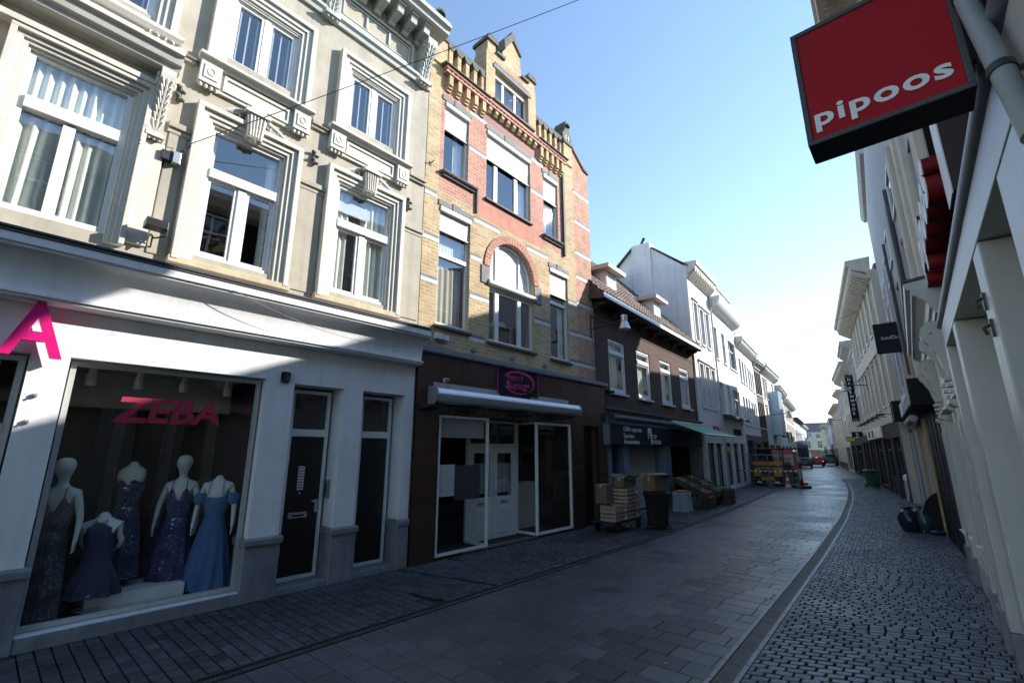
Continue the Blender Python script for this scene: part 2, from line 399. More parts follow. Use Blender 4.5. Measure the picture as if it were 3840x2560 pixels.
def text(s, w, h, u, z, v, m, par=None, depth=0.004, bold=0.0, name='lettering', vertical=False, flip=False, shear=0.0, loc=None, rotz=0.0, spacing=1.0):
    """flat or raised lettering that stands on a facade: u,z is its lower left corner, w its width (h its height)"""
    cu = bpy.data.curves.new(name, 'FONT'); cu.body = s; cu.size = 1.0; cu.extrude = 0.5; cu.offset = bold; cu.resolution_u = 3
    cu.space_character = spacing; cu.shear = shear
    if vertical: cu.space_line = 0.8; cu.align_x = 'CENTER'
    t = bpy.data.objects.new(name, cu); COL.objects.link(t)
    dg = bpy.context.evaluated_depsgraph_get()
    me = bpy.data.meshes.new_from_object(t.evaluated_get(dg))
    bpy.data.objects.remove(t); bpy.data.curves.remove(cu)
    xs = [p.co.x for p in me.vertices]; ys = [p.co.y for p in me.vertices]
    x0, x1, y0, y1 = min(xs), max(xs), min(ys), max(ys)
    kx = w / (x1 - x0) if w else h / (y1 - y0); ky = h / (y1 - y0) if h else kx
    for p in me.vertices:
        x, y, d = p.co
        p.co = (u - MB.OFF + (x - x0) * kx, -(v + depth * (d + 0.5)), z + (y - y0) * ky)
    me.name = name; me.materials.clear(); me.materials.append(M[m])
    o = bpy.data.objects.new(name, me); COL.objects.link(o)
    if par: o.parent = par
    if loc is not None: o.location = loc
    o.rotation_euler.z = rotz
    return o
def pl(tab):
    """piecewise linear x(y)"""
    def f(y):
        if y <= tab[0][0]: return tab[0][1]
        for (a, b), (c, d) in zip(tab, tab[1:]):
            if y <= c: return b + (d - b) * (y - a) / (c - a)
        (a, b), (c, d) = tab[-2:]
        return b + (d - b) * (y - a) / (c - a)
    return f
XLW = pl([(-30, -7.6), (12.4, -7.6), (23.2, -8.15), (27.3, -8.45), (34.1, -9.05), (41, -9.75), (44, -9.95), (52, -10.65), (62, -11.95), (70, -12.95), (78, -14.05), (110, -17.9), (150, -24.0)])
XLG = pl([(-30, -5.42), (5, -5.43), (12.3, -5.48), (17.4, -5.72), (20.8, -5.92), (26.5, -6.36), (30.5, -6.7), (40, -7.7), (52, -9.2), (70, -11.6), (104, -16.6)])
XRG = pl([(-30, -1.6), (0, -1.72), (5, -1.78), (7, -1.85), (12, -2.03), (18.8, -2.37), (25.3, -2.87), (31, -3.42), (38.7, -4.4), (52, -6.6), (70, -10), (104, -16.5)])
XRW = pl([(-30, 0.6), (0, 0.47), (7.6, 0.4), (12.4, 0.28), (17, 0.0), (23, -0.35), (29, -1.2), (31, -1.55), (36, -2.4), (52.7, -4.7), (59, -6.1), (80.6, -9.7), (104, -13.2), (150, -20.8)])

XDS = pl([(0, -2.5), (6.6, -2.66), (12.75, -3.0), (19.4, -3.68), (34.3, -5.45), (60, -9.05)])   # course of the darker row of slabs
# ---------------------------------------------------------------- ground
def sheet(name, m, f0, f1, ys, z):
    b = MB(); pts = []
    for y in ys: pts += [(f0(y), -y, z), (f1(y), -y, z)]
    b.add(pts, [(2 * i, 2 * i + 1, 2 * i + 3, 2 * i + 2) for i in range(len(ys) - 1)])
    return tag(b.build(name, m), kind='structure')
b = MB(); b.quad((-500, -500, -0.045), (500, -500, -0.045), (500, 500, -0.045), (-500, 500, -0.045))
tag(b.build('ground', 'rubber'), kind='structure')
def pave(name, m, f0, f1, Y0, Y1, row, ln, gap, h, dome, tilt, tv, jit=0.15, turn=0.0, gx=None):
    gx = gx or gap
    V, F, C = [], [], []
    y = Y0; r = 0
    fc = lambda yy: (f0(yy) + f1(yy)) / 2
    while y < Y1:
        k = -(fc(y + 1) - fc(y - 1)) / 2 + turn
        x0, x1 = f0(y), f1(y); xc = (x0 + x1) / 2
        x = x0 - (ln * (0.5 if r % 2 else 0.0)) - random.random() * ln * 0.10
        while x < x1 - 0.01:
            L_ = ln * (1 + random.uniform(-jit, jit))
            a, c = max(x, x0) + gx / 2, min(x + L_, x1) - gx / 2
            x += L_
            if c - a < 0.025: continue
            ya, yb = y + gap / 2, y + row - gap / 2
            hz = random.uniform(-1, 1) * tilt; tx, ty = random.uniform(-1, 1) * tilt, random.uniform(-1, 1) * tilt
            ins = min(dome, (c - a) * 0.3); n0 = len(V)
            jj = lambda: random.uniform(-1, 1) * gap * 0.22
            for zz, ii in ((-0.035, 0), (h - dome * 0.45, 0), (h, ins)):
                for sx, sy in ((0, 0), (1, 0), (1, 1), (0, 1)):
                    X = (a + ii, c - ii)[sx] + jj() * 0.5; Y = (ya + ii, yb - ii)[sy] + jj() * 0.5
                    V.append((X, Y + k * (X - xc), zz + (hz + tx * (sx * 2 - 1) + ty * (sy * 2 - 1) if zz > 0 or ii else 0)))
            for q in range(2):
                for e in range(4):
                    F.append((n0 + q * 4 + e, n0 + q * 4 + (e + 1) % 4, n0 + q * 4 + 4 + (e + 1) % 4, n0 + q * 4 + 4 + e))
            F.append((n0 + 8, n0 + 9, n0 + 10, n0 + 11))
            g = 1 + random.gauss(0, tv); w_ = random.gauss(0, tv * 0.25)
            if random.random() < 0.04: g *= 0.72
            if name == 'road' and abs((a + c) / 2 - XDS(y)) < 0.27: g *= 0.70
            C += [(max(0.3, g + w_), max(0.3, g), max(0.3, g - w_), 1)] * 12
        y += row; r += 1
    me = bpy.data.meshes.new(name); me.from_pydata(V, [], F)
    at = me.color_attributes.new('tint', 'FLOAT_COLOR', 'POINT')
    at.data.foreach_set('color', [x for c in C for x in c])
    me.materials.append(M[m])
    o = bpy.data.objects.new(name, me); COL.objects.link(o)
    return tag(o, kind='structure')
pave('cobbled_pavement', 'cobble_stone', lambda y: XRG(y) + 0.135, lambda y: XRW(y) + 0.25, -0.4, 46, 0.106, 0.150, 0.014, 0.0, 0.008, 0.0024, 0.17, 0.10, 0.36, 0.020)
pave('road', 'slab_stone', lambda y: XLG(y) + 0.10, lambda y: XRG(y) - 0.135, -1.0, 46, 0.31, 0.42, 0.008, 0.0, 0.005, 0.0012, 0.055, 0.08)
pave('paved_footpath', 'sett_stone', lambda y: XLW(y) - (0.9 if 5.6 < y < 13.3 else 0.0), lambda y: XLG(y) - 0.10, -3, 46, 0.135, 0.185, 0.015, 0.0, 0.010, 0.003, 0.12)
ys = [44 + i * 2 for i in range(80)]
sheet('far_road', 'dark_paving', lambda y: XLW(y) - 2, lambda y: XRW(y) + 2, ys, -0.012)
ys = [i * 0.5 - 4 for i in range(100)]
# drain channel on the right: pale edge stones with a dark iron grating between
def channel(name, f, Y0, Y1, wd, em, edge):
    V = MB(); y = Y0
    while y < Y1:
        y2 = min(y + 0.5, Y1)
        for s0, s1, mm, z1 in ((-wd, -wd + edge, em, 0.006), (wd - edge, wd, em, 0.006), (-wd + edge, wd - edge, 'cap_stone', -0.016)):
            p = [(f(y) + s0, -(y + 0.006), -0.04), (f(y) + s1, -(y + 0.006), -0.04), (f(y2) + s1, -(y2 - 0.006), -0.04), (f(y2) + s0, -(y2 - 0.006), -0.04)]
            V.add(p + [(a, c, z1) for a, c, _ in p], [(4, 5, 6, 7), (0, 1, 5, 4), (1, 2, 6, 5), (2, 3, 7, 6), (3, 0, 4, 7)], mm)
        n = 12 if y < 22 else 0
        for k in range(n):                       # cast bars of the grating, slightly slanted
            yy = y + (k + 0.5) * 0.5 / n; x = f(yy); i = wd - edge
            for q in (-1, 0, 1):
                xa, xb = x + q * i * .66 - i * .27, x + q * i * .66 + i * .27
                V.add([(xa, -(yy - 0.014), -0.002), (xb, -(yy - 0.006), -0.002), (xb, -(yy + 0.014), -0.002), (xa, -(yy + 0.006), -0.002)], [(0, 1, 2, 3)], 'cast_iron' if wd > .1 else 'rubber')
        y = y2
    return tag(V.build(name), kind='structure')
plain('drain_edge', (0.20, 0.21, 0.22), 0.5, 0.2, 5, 0.1); plain('cast_iron', (0.13, 0.122, 0.115), 0.6, 0.3, 9, 0.1); plain('gutter_stone', (0.035, 0.035, 0.036), 0.6, 0.3, 5, 0.15)
channel('drain_channel', XRG, 0.5, 58, 0.13, 'drain_edge', 0.045)
channel('street_gutter', XLG, -1, 46, 0.085, 'gutter_stone', 0.03)
# ---------------------------------------------------------------- beige plastered house with the dress shop
FL = Frame((-7.6, 0), (-7.6, 12.4))
GH = thing('town_house', 'beige plastered house with white moulded windows above the white dress shop front', 'house', FL.w(0, 0, 0), FL.rz)
U1 = 5.63
LOW = [(-2.6, 0.22, 0.16, 3.2), (0.56, 2.81, 0.16, 3.2), (3.25, 4.12, 0.0, 3.17), (4.5, 5.42, 0.0, 3.17)]
b = MB(); wall(b, -4, U1, 0, 4.3, LOW, 0, 0.42); b.build('shop_wall', 'white_wall', GH)
UPW = [(-0.46, 0.66, 4.84, 7.02), (1.56, 2.68, 4.88, 7.04), (3.64, 4.85, 4.88, 7.04), (-0.6, 0.62, 8.32, 9.6), (1.58, 2.66, 8.36, 9.56), (3.68, 4.82, 8.36, 9.56)]
b = MB(); wall(b, -4, U1, 4.3, 11.9, UPW, 0, 0.24); shell(b, -4, U1, 0, 11.9, 0, 10); b.build('wall', 'beige_stucco', GH)
for a, c in ((1.02, 1.30), (2.92, 3.40), (5.10, U1)):     # string course between the first-floor windows on shallow pilaster strips
    b = MB(); b.box(a, c, 0, 0.03, 6.62, 6.70); b.box(a, c, 0, 0.065, 6.70, 6.79); b.box(a + 0.03, c - 0.03, 0, 0.018, 4.74, 6.62)
    b.build('string_course', 'beige_stucco', GH, bevel=0.008)
for a, c in ((0.95, 1.20), (3.02, 3.32), (5.18, U1)):
    b = MB(); b.box(a, c, 0, 0.09, 7.94, 8.03); b.box(a, c, 0, 0.05, 7.88, 7.94); b.build('sill_course', 'beige_stucco', GH, bevel=0.006)
def architrave(par, u0, u1, z0, z1, w, name='architrave', bottom=False, deep=0.13):
    """stepped moulding around an opening whose outer outline is given"""
    b = MB(); sd = 'lrt'
    k = (0.0, 0.30, 0.62, 0.86); vv = (deep, deep * 0.62, deep * 0.38, deep * 0.12)
    for i in range(4):
        f0 = k[i] * w; f1 = (k[i + 1] if i < 3 else 1.0) * w
        ring(b, u0 + f0, u1 - f0, z0, z1 - f0, f1 - f0, -0.02 if i < 3 else -0.05, vv[i], None, sd)
    return b.build(name, 'cream_trim', par, bevel=0.006)
def scroll(b, u, z, r, s=1, v0=0.05, t=0.06):
    """a leaf volute: a spiral tube"""
    pts = []; n = 22
    for i in range(n):
        a = i / n * 4.2; rr = r * (1 - i / n * 0.78)
        pts.append((u + s * rr * math.cos(a), v0 + t * 0.5, z + rr * math.sin(a)))
    b.tube(pts, [r * 0.26 * (1 - 0.5 * i / n) for i in range(n)], 6)
def keystone(par, u, z0, z1):
    b = MB(); n = 5
    prof = [(u - 0.15, z1), (u + 0.15, z1), (u + 0.11, z0), (u - 0.11, z0)]
    b.prism(prof, 'v', 0.02, 0.17)
    b.box(u - 0.19, u + 0.19, 0.02, 0.22, z1 - 0.002, z1 + 0.07)
    b.prism([(u - 0.16, z1 + 0.07), (u + 0.16, z1 + 0.07), (u + 0.10, z1 + 0.13), (u - 0.10, z1 + 0.13)], 'v', 0.02, 0.18)
    for k in range(5):
        x = u + (k - 2) * 0.052; b.tube([(x * 0.75 + u * 0.25, 0.172, z0 + 0.02), (x, 0.178, z1 - 0.03)], 0.017, 6)
    b.lathe([(0.05, 0), (0.06, -0.02), (0.035, -0.05), (0.01, -0.06)], (u, 0.10, z0), 10)
    for s in (-1, 1):
        scroll(b, u + s * 0.27, z1 - 0.10, 0.085, s); scroll(b, u + s * 0.47, z1 - 0.17, 0.06, s)
        b.tube([(u + s * 0.2, 0.07, z1 + 0.02), (u + s * 0.36, 0.08, z1 - 0.05), (u + s * 0.50, 0.07, z1 - 0.12), (u + s * 0.66, 0.06, z1 - 0.25)], [0.05, 0.035, 0.035, 0.012], 7)
        for q in range(3): b.ball((u + s * (0.3 + q * 0.09), 0.08, z1 - 0.2 - q * 0.01), 0.03, 7)
    return b.build('keystone', 'cream_trim', par, smooth=35)
def bracket_leaf(b, u0, u1, z0, z1, out, v=0.0):
    """a carved console: deep scroll on top, acanthus leaf below"""
    pr = []; n = 12
    for i in range(n + 1):
        t = i / n; pr.append((v + out * (0.22 + 0.78 * (0.5 - 0.5 * math.cos(math.pi * t)) ** 0.9) + 0.02 * math.sin(t * 9), z0 + (z1 - z0) * t))
    b.prism(pr + [(v - 0.02, z1), (v - 0.02, z0)], 'u', u0, u1)
    uc = (u0 + u1) / 2; w = u1 - u0
    for i in range(7):
        t = 0.15 + i * 0.1; o = v + out * (0.22 + 0.78 * (0.5 - 0.5 * math.cos(math.pi * t)) ** 0.9)
        for s in (-1, 0, 1):
            b.tube([(uc + s * w * 0.12, o - 0.01, z0 + (z1 - z0) * (t - 0.08)), (uc + s * w * 0.34, o + 0.035, z0 + (z1 - z0) * (t + 0.06)), (uc + s * w * 0.44, o + 0.01, z0 + (z1 - z0) * (t + 0.13))], [0.012, w * 0.11, 0.008], 6)
    for s in (u0 - 0.012, u1 + 0.012):
        b.tube([(s, v + out * 0.62 + 0.13 * out * math.cos(a * 0.6), z1 - 0.12 + 0.09 * math.sin(a * 0.6)) for a in range(11)], 0.022, 6)
    b.box(u0 - 0.02, u1 + 0.02, v, v + out * 0.5, z0 - 0.06, z0)
    for k in range(3): b.ball((u0 + (k + 0.5) * w / 3, v + out * 0.35, z0 - 0.08), w * 0.13, 8, None, 1.2)
# first floor windows
def first_floor(u0, u1, glz0=4.93):
    architrave(GH, u0, u1, 4.72, 7.30, 0.27)
    o = window(GH, u0 + 0.235, u1 - 0.235, 4.86, 7.05, -0.03, 0.075, 0.09, [((u0 + u1) / 2, 4.86, 6.15, 0.12)], [(6.26, 0.15, 0.035)], label='white first-floor window with a transom light')
    b = MB(); ring(b, u0 + 0.31, (u0 + u1) / 2 - 0.06, 4.935, 6.185, 0.05, -0.105, -0.055); ring(b, (u0 + u1) / 2 + 0.06, u1 - 0.31, 4.935, 6.185, 0.05, -0.105, -0.055); b.build('casement', 'white_paint', o)
    return o
w2 = first_floor(1.31, 2.91); w3 = first_floor(3.40, 5.09)
curtain(w2, 2.45, 2.66, 4.95, 6.95, -0.18, 'curtain'); curtain(w2, 1.58, 1.70, 4.95, 6.95, -0.18, 'curtain')
curtain(w3, 3.66, 4.02, 4.95, 6.95, -0.19, 'curtain'); curtain(w3, 4.28, 4.83, 4.95, 6.95, -0.19, 'curtain', 0.04, 0.15)
b = MB(); b.box(3.75, 4.42, -0.13, -0.125, 6.55, 6.80); b.build('roller_blind', 'interior_white', w3)
for u in (2.11, 4.245): keystone(GH, u, 7.03, 7.45)
for a, c in ((1.28, 2.95), (3.37, 5.12)):
    b = MB(); b.box(a, c, 0, 0.12, 4.66, 4.76); b.build('sill', 'sill_stone', GH, bevel=0.01)
# wide window with its hood on carved consoles
architrave(GH, -0.62, 0.80, 4.72, 7.16, 0.2, deep=0.14)
w1 = window(GH, -0.44, 0.62, 4.84, 7.0, -0.03, 0.08, 0.09, [(0.07, 4.84, 6.15, 0.12)], [(6.26, 0.16, 0.04)], label='widest first-floor window under a carved hood')
curtain(w1, -0.42, 0.05, 4.95, 6.15, -0.17, 'curtain', 0.04, 0.14, 0.03); curtain(w1, 0.10, 0.6, 4.95, 6.15, -0.17, 'curtain', 0.035, 0.12); curtain(w1, -0.42, 0.6, 6.2, 6.95, -0.17, 'curtain', 0.035, 0.11)
b = MB()
b.box(-0.75, 0.80, 0, 0.16, 7.16, 7.24); b.box(-0.75, 0.80, 0, 0.05, 7.24, 7.40)
b.prism([(0, 7.40), (0.30, 7.40), (0.33, 7.46), (0.38, 7.48), (0.42, 7.58), (0.47, 7.60), (0.47, 7.66), (0, 7.74)], 'u', -1.0, 1.0)
b.box(-1.0, 1.0, 0, 0.22, 7.742, 7.90); b.prism([(0, 7.90), (0.26, 7.90), (0.30, 7.96), (0.30, 8.02), (0, 8.06)], 'u', -0.95, 0.95)
for s in (0.62, 0.80): scroll(b, s, 7.86, 0.07, 1, 0.22)
b.build('hood', 'cream_trim', GH, bevel=0.006)
for a, c in ((0.80, 0.97), (-0.97, -0.80)):
    b = MB(); bracket_leaf(b, a, c, 6.45, 7.40, 0.30); b.build('console', 'cream_trim', GH, smooth=35)
    b = MB(); b.box(a - 0.03, c + 0.06, 0, 0.05, 4.8, 6.36); b.build('pilaster', 'cream_trim', GH, bevel=0.006)
# top floor windows, sills and panels
for k, (a, c) in enumerate(((-0.86, 0.90), (1.30, 2.92), (3.42, 5.08))):
    architrave(GH, a, c, 8.14, 9.89, 0.29)
    g0, g1 = a + 0.27, c - 0.27; m = (g0 + g1) / 2
    o = window(GH, g0, g1, 8.30, 9.60, -0.03, 0.06, 0.08, [(m, 8.3, 9.6, 0.10)], label='white top-floor window with closed blinds')
    b = MB(); ring(b, g0 + 0.06, m - 0.05, 8.36, 9.54, 0.045, -0.095, -0.045); ring(b, m + 0.05, g1 - 0.06, 8.36, 9.54, 0.045, -0.095, -0.045); b.build('casement', 'white_paint', o)
    blinds(o, g0 + 0.1, m - 0.09, 8.4, 9.52, -0.125); blinds(o, m + 0.09, g1 - 0.1, 8.4, 9.52, -0.125)
    b = MB(); b.prism([(0, 7.98), (0.12, 7.98), (0.16, 8.04), (0.20, 8.05), (0.20, 8.10), (0, 8.15)], 'u', a - 0.09, c + 0.09); b.build('sill', 'cream_trim', GH, bevel=0.005)
    if k:
        b = MB(); b.box(a + 0.24, c - 0.24, 0, 0.05, 7.60, 7.98)
        ring(b, a + 0.29, c - 0.29, 7.66, 7.94, 0.045, 0.05, 0.075)
        for s, e in ((a - 0.05, a + 0.24), (c - 0.24, c + 0.05)):
            b.box(s, e, 0, 0.13, 7.62, 7.98); b.box(s + 0.05, e - 0.05, 0.13, 0.145, 7.70, 7.93)
            for q in range(4): b.ball((s + (q + 0.5) * (e - s) / 4, 0.08, 7.59), 0.034, 7, None, 1.3)
            for q in range(3): b.tube([((s + e) / 2 + 0.05 * math.cos(x * 0.9 + q * 2.1), 0.147, 7.815 + 0.06 * math.sin(x * 0.9 + q * 2.1)) for x in range(4)], 0.008, 5)
        b.build('apron_panel', 'cream_trim', GH, smooth=30)
# frieze, corbels, eaves
b = MB()
b.prism([(0, 10.38), (0.06, 10.38), (0.08, 10.46), (0.13, 10.50), (0.13, 10.57), (0, 10.60)], 'u', -4, U1)
for a, c in ((-1.2, 0.9), (0.98, 2.98), (3.28, 5.12)): ring(b, a, c, 10.66, 11.28, 0.055, 0, 0.05); ring(b, a + 0.1, c - 0.1, 10.76, 11.18, 0.03, 0, 0.03)
for u in (1.6, 2.2, 3.9, 4.45): b.box(u, u + 0.05, 0.0, 0.04, 10.80, 11.14)
b.build('frieze', 'eave_paint', GH, bevel=0.006)
for uc in (0.94, 3.13, 5.37):
    b = MB(); bracket_leaf(b, uc - 0.13, uc + 0.13, 10.42, 11.42, 0.42); b.build('console', 'eave_paint', GH, smooth=35)
for i in range(-3, 16):
    b = MB(); u = i * 0.355 + 0.12
    if min(abs(u + 0.08 - x) for x in (0.94, 3.13, 5.37)) < 0.2: continue
    b.prism([(0, 11.30), (0.10, 11.32), (0.14, 11.38), (0.42, 11.42), (0.46, 11.58), (0, 11.58)], 'u', u, u + 0.16)
    b.box(u - 0.015, u + 0.175, 0, 0.5, 11.582, 11.63)
    b.build('corbel', 'eave_paint', GH, bevel=0.005)
b = MB()
b.prism([(-0.3, 11.63), (0.55, 11.63), (0.60, 11.66), (0.62, 11.74), (0.70, 11.78), (0.70, 11.86), (0.64, 11.88), (0.64, 11.98), (0.58, 12.0), (-0.3, 12.05)], 'u', -4.3, U1 + 0.06)
b.build('eaves', 'eave_paint', GH, bevel=0.006)
b = MB(); b.prism([(0.3, 12.06), (-3.5, 14.6), (-9, 12.06)], 'u', -4, U1 - 0.05); b.build('roof', 'roof_slate', GH)
# shop: ledge with gutter, cove and fascia moulding
b = MB()
b.prism([(0, 4.34), (0.37, 4.30), (0.40, 4.31), (0.40, 4.34), (0.43, 4.345), (0.43, 4.45), (0, 4.52)], 'u', -4, U1 + 0.04)
b.build('shop_ledge', 'white_wall', GH, bevel=0.005)
b = MB(); b.tube([(-4, 0.435, 4.452), (U1 + 0.05, 0.425, 4.462)], 0.015, 8); b.box(-4, U1 + 0.05, 0.12, 0.42, 4.50, 4.525); b.build('gutter', 'slate_gray', GH)
b = MB()
pr = [(0.0, 4.335), (0.34, 4.30)] + [(0.34 - 0.17 * math.sin(t * math.pi / 2 / 8), 4.30 - 0.42 * (1 - math.cos(t * math.pi / 2 / 8))) for t in range(1, 9)] + [(0.18, 3.86), (0.25, 3.855), (0.25, 3.825), (0.22, 3.82), (0.22, 3.79), (0.15, 3.775), (0, 3.77)]
b.prism(pr, 'u', -4, U1 + 0.02); b.build('cove_cornice', 'white_wall', GH, smooth=30)
for a, c in ((0.20, 0.60), (2.78, 3.28), (4.09, 4.54), (5.39, U1)):
    b = MB(); b.box(a, c, -0.40, 0.035, 0, 0.755); b.prism([(-0.40, 0.757), (0.07, 0.757), (0.07, 0.835), (0.02, 0.86), (-0.40, 0.86)], 'u', a - 0.025, c + (0.025 if c < 5.6 else 0))
    b.build('plinth', 'plinth_stone', GH, bevel=0.008)
each('threshold', 'plinth_stone', GH, ((0.60, 2.78, -0.40, 0.02, 0, 0.15), (-2.6, 0.2, -0.40, 0.02, 0, 0.15), (3.28, 4.09, -0.6, 0.01, 0, 0.10), (4.54, 5.39, -0.6, 0.01, 0, 0.10)), 0.006)
# display window
dw = window(GH, 0.585, 2.785, 0.17, 3.175, -0.13, 0.055, 0.06, frame='front_paint', pane='shop_glass', label='wide display window with red lettering', name='display_window')
text('ZEBA', 1.24, 0.33, 1.06, 2.46, -0.165, 'window_red', dw, 0.003, 0.03, shear=0.12)
ow = window(GH, -2.6, 0.20, 0.17, 3.175, -0.13, 0.06, 0.06, [(-0.02, 0.2, 3.1, 0.05)], [(2.35, 0.10, 0.01)], frame='front_paint', pane='shop_glass', label='white shop door and window at the left edge', name='shop_window')
b = MB(); b.box(-2.55, 0.14, -0.20, -0.17, 0.23, 2.29); b.build('blind', 'shutter_beige', ow)
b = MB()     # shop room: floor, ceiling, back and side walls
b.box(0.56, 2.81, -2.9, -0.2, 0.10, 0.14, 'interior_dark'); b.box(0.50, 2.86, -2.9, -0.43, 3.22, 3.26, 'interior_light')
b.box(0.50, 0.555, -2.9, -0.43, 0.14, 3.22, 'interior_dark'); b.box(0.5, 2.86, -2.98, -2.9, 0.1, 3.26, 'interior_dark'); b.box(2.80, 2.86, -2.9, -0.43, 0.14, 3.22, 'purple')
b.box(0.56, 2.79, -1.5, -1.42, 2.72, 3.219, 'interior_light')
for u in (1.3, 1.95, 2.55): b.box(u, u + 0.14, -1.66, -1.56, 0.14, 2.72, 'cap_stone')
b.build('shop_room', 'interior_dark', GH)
# two black street doors
for k, (a, c) in enumerate(((3.38, 4.07), (4.68, 5.36))):
    b = MB(); ring(b, a, c, 0.1, 3.12, 0.055, -0.42, -0.33); b.box(a + 0.055, c - 0.055, -0.41, -0.32, 2.34, 2.46); o = b.build('door_frame', 'white_paint', GH, bevel=0.004)
    g = MB(); g.quad((a + .05, -.38, 2.45), (c - .05, -.38, 2.45), (c - .05, -.38, 3.07), (a + .05, -.38, 3.07)); g.build('pane', 'dark_glass', o)
    b = MB(); b.box(a + 0.056, c - 0.056, -0.405, -0.36, 0.156, 2.338); d = b.build('door', 'door_black', GH); d['label'] = 'black street door' + (' with letter plate' if k == 0 else '')
    if k == 0:
        b = MB(); b.box(a + 0.14, a + 0.45, -0.358, -0.345, 1.03, 1.12); b.box(a + 0.20, a + 0.39, -0.344, -0.338, 1.055, 1.085, 'door_black'); b.mats = ['alu', 'door_black']; b.build('letter_plate', 'alu', d)
        b = MB(); b.box(c - 0.16, c - 0.07, -0.358, -0.335, 1.26, 1.30); b.box(c - 0.12, c - 0.07, -0.358, -0.345, 1.10, 1.26); b.tube([(c - .10, -.34, 1.28), (c - .10, -.29, 1.28), (c - .21, -.29, 1.28)], .011, 8); b.build('handle', 'alu', d)
        st = MB(); st.box(a + 0.24, a + 0.345, -0.358, -0.354, 1.47, 1.85, 'letter_white')
        for q in range(8):
            z = 1.49 + q * 0.045
            for j in range(3): st.box(a + 0.25 + j * 0.031, a + 0.25 + j * 0.031 + 0.024 - 0.006 * (q % 2), -0.3535, -0.352, z + 0.004, z + 0.024, 'slate_gray')
        st.build('notice', 'letter_white', d)
        b = MB(); b.lathe([(0.001, 0), (0.018, 0), (0.018, 0.012), (0.001, 0.014)], (0, 0, 0), 12); 
        b.build('door_bell', 'alu', d, loc=(a + 0.29, 0.352, 1.42)).rotation_euler.x = R(90)
    for q in range(2):
        h = MB(); h.tube([(a + 0.058, -0.352, 0.5 + q * 1.4), (a + 0.058, -0.352, 0.62 + q * 1.4)], 0.012, 8); h.build('hinge', 'alu', d)
b = MB(); b.box(4.06, 4.095, -0.26, -0.19, 1.32, 1.62); b.box(4.055, 4.06, -0.245, -0.205, 1.36, 1.58, 'sign_black'); b.mats = ['gray_plastic', 'sign_black']; b.build('intercom', 'gray_plastic', GH)
b = MB(); b.box(3.02, 3.15, 0, 0.05, 3.17, 3.34); b.box(3.035, 3.135, 0.05, 0.056, 3.185, 3.325, 'dark_glass')
for q in ((3.03, 3.18), (3.14, 3.18), (3.03, 3.33), (3.14, 3.33)): b.ball((q[0], 0.053, q[1]), 0.009, 6, 'alu')
b.mats = ['black_plastic', 'dark_glass', 'alu']
tag(b.build('alarm_box', 'black_plastic', loc=FL.w(0, 0, 0), rotz=FL.rz), 'small black alarm box on the white wall between display window and black door', 'alarm box')
for u, z in ((0.33, 2.72), (0.31, 2.42)):
    b = MB(); b.box(-.02, .02, 0, .035, -.02, .02); b.tube([(0, .03, 0), (0, .06, -.01)], .012, 8)
    tag(b.build('wall_hook', 'gray_plastic', loc=FL.w(u, 0, z), rotz=FL.rz), 'small grey fixing left of the dress shop display window, ' + ('upper one' if z > 2.6 else 'lower one'), 'hook', 'fixings beside the display window')
# big letter of the shop name on the fascia
t = text('A', 0.52, 0.64, -0.05, 3.14, 0.10, 'magenta', None, 0.07, 0.018, 'shop_letter', loc=FL.w(0, 0, 0), rotz=FL.rz)
tag(t, 'big raised magenta letter A on the white fascia at the left edge', 'sign letter')
# ceiling spots behind the display window
for k, u in enumerate((0.86, 1.38, 1.92, 2.52)):
    b = MB(); b.lathe([(0.045, 0), (0.045, -0.10), (0.062, -0.11), (0.062, -0.26), (0.045, -0.27)], (0, 0, 0), 14)
    for q in range(4): b.box(-0.02 + q * .011, -0.015 + q * .011, 0.061, 0.066, -0.20, -0.05)
    tag(b.build('ceiling_spot', 'white_plastic', loc=FL.w(u, -0.75, 3.22), rotz=FL.rz, smooth=30), 'white cylinder spotlight on the dress shop ceiling, ' + ('leftmost', 'second from left', 'third from left', 'rightmost')[k] + ' of four', 'spotlight', 'ceiling spots in the dress shop')
# wall fittings
def insulator(u, z, i):
    b = MB(); b.box(-0.03, 0.03, 0, 0.02, -0.12, 0.12)
    for q in range(4): b.ball((0.035 * (-1) ** q, 0.06, -0.105 + q * 0.07), 0.04, 8, None, 0.7)
    b.tube([(0, 0.05, -0.13), (0, 0.05, 0.13)], 0.018, 6)
    return tag(b.build('wall_rosette', 'cap_stone', loc=FL.w(u, 0, z), rotz=FL.rz, smooth=40), 'dark cast-iron cable rosette on the beige wall ' + ('beside the carved hood', 'between the two narrower windows', 'nearest the yellow brick house')[i], 'rosette', 'iron rosettes on the beige wall')
for i, (u, z) in enumerate(((1.08, 7.28), (3.14, 7.28), (5.22, 7.25))): insulator(u, z, i)
t = thing('floodlight', 'black floodlight tilted upward on a bracket between the left windows', 'floodlight', FL.w(1.07, 0, 5.04), FL.rz)
b = MB(); b.box(-0.12, 0.12, 0.16, 0.36, -0.04, 0.07); [b.box(-0.12 + q * .03, -0.11 + q * .03, 0.15, 0.16, -0.03, 0.06) for q in range(8)]; b.build('lamp_body', 'black_metal', t, bevel=0.01)
b = MB(); b.quad((-0.10, 0.19, 0.072), (0.10, 0.19, 0.072), (0.10, 0.34, 0.072), (-0.10, 0.34, 0.072)); b.build('lamp_glass', 'dark_glass', t)
b = MB(); b.tube([(0, 0, -0.02), (0.02, 0.12, -0.12), (0.13, 0.26, -0.10), (0.13, 0.26, 0)], 0.012, 6); b.tube([(0.02, 0.02, -0.22), (0, 0.16, -0.1)], 0.01, 6); b.build('bracket', 'black_metal', t)
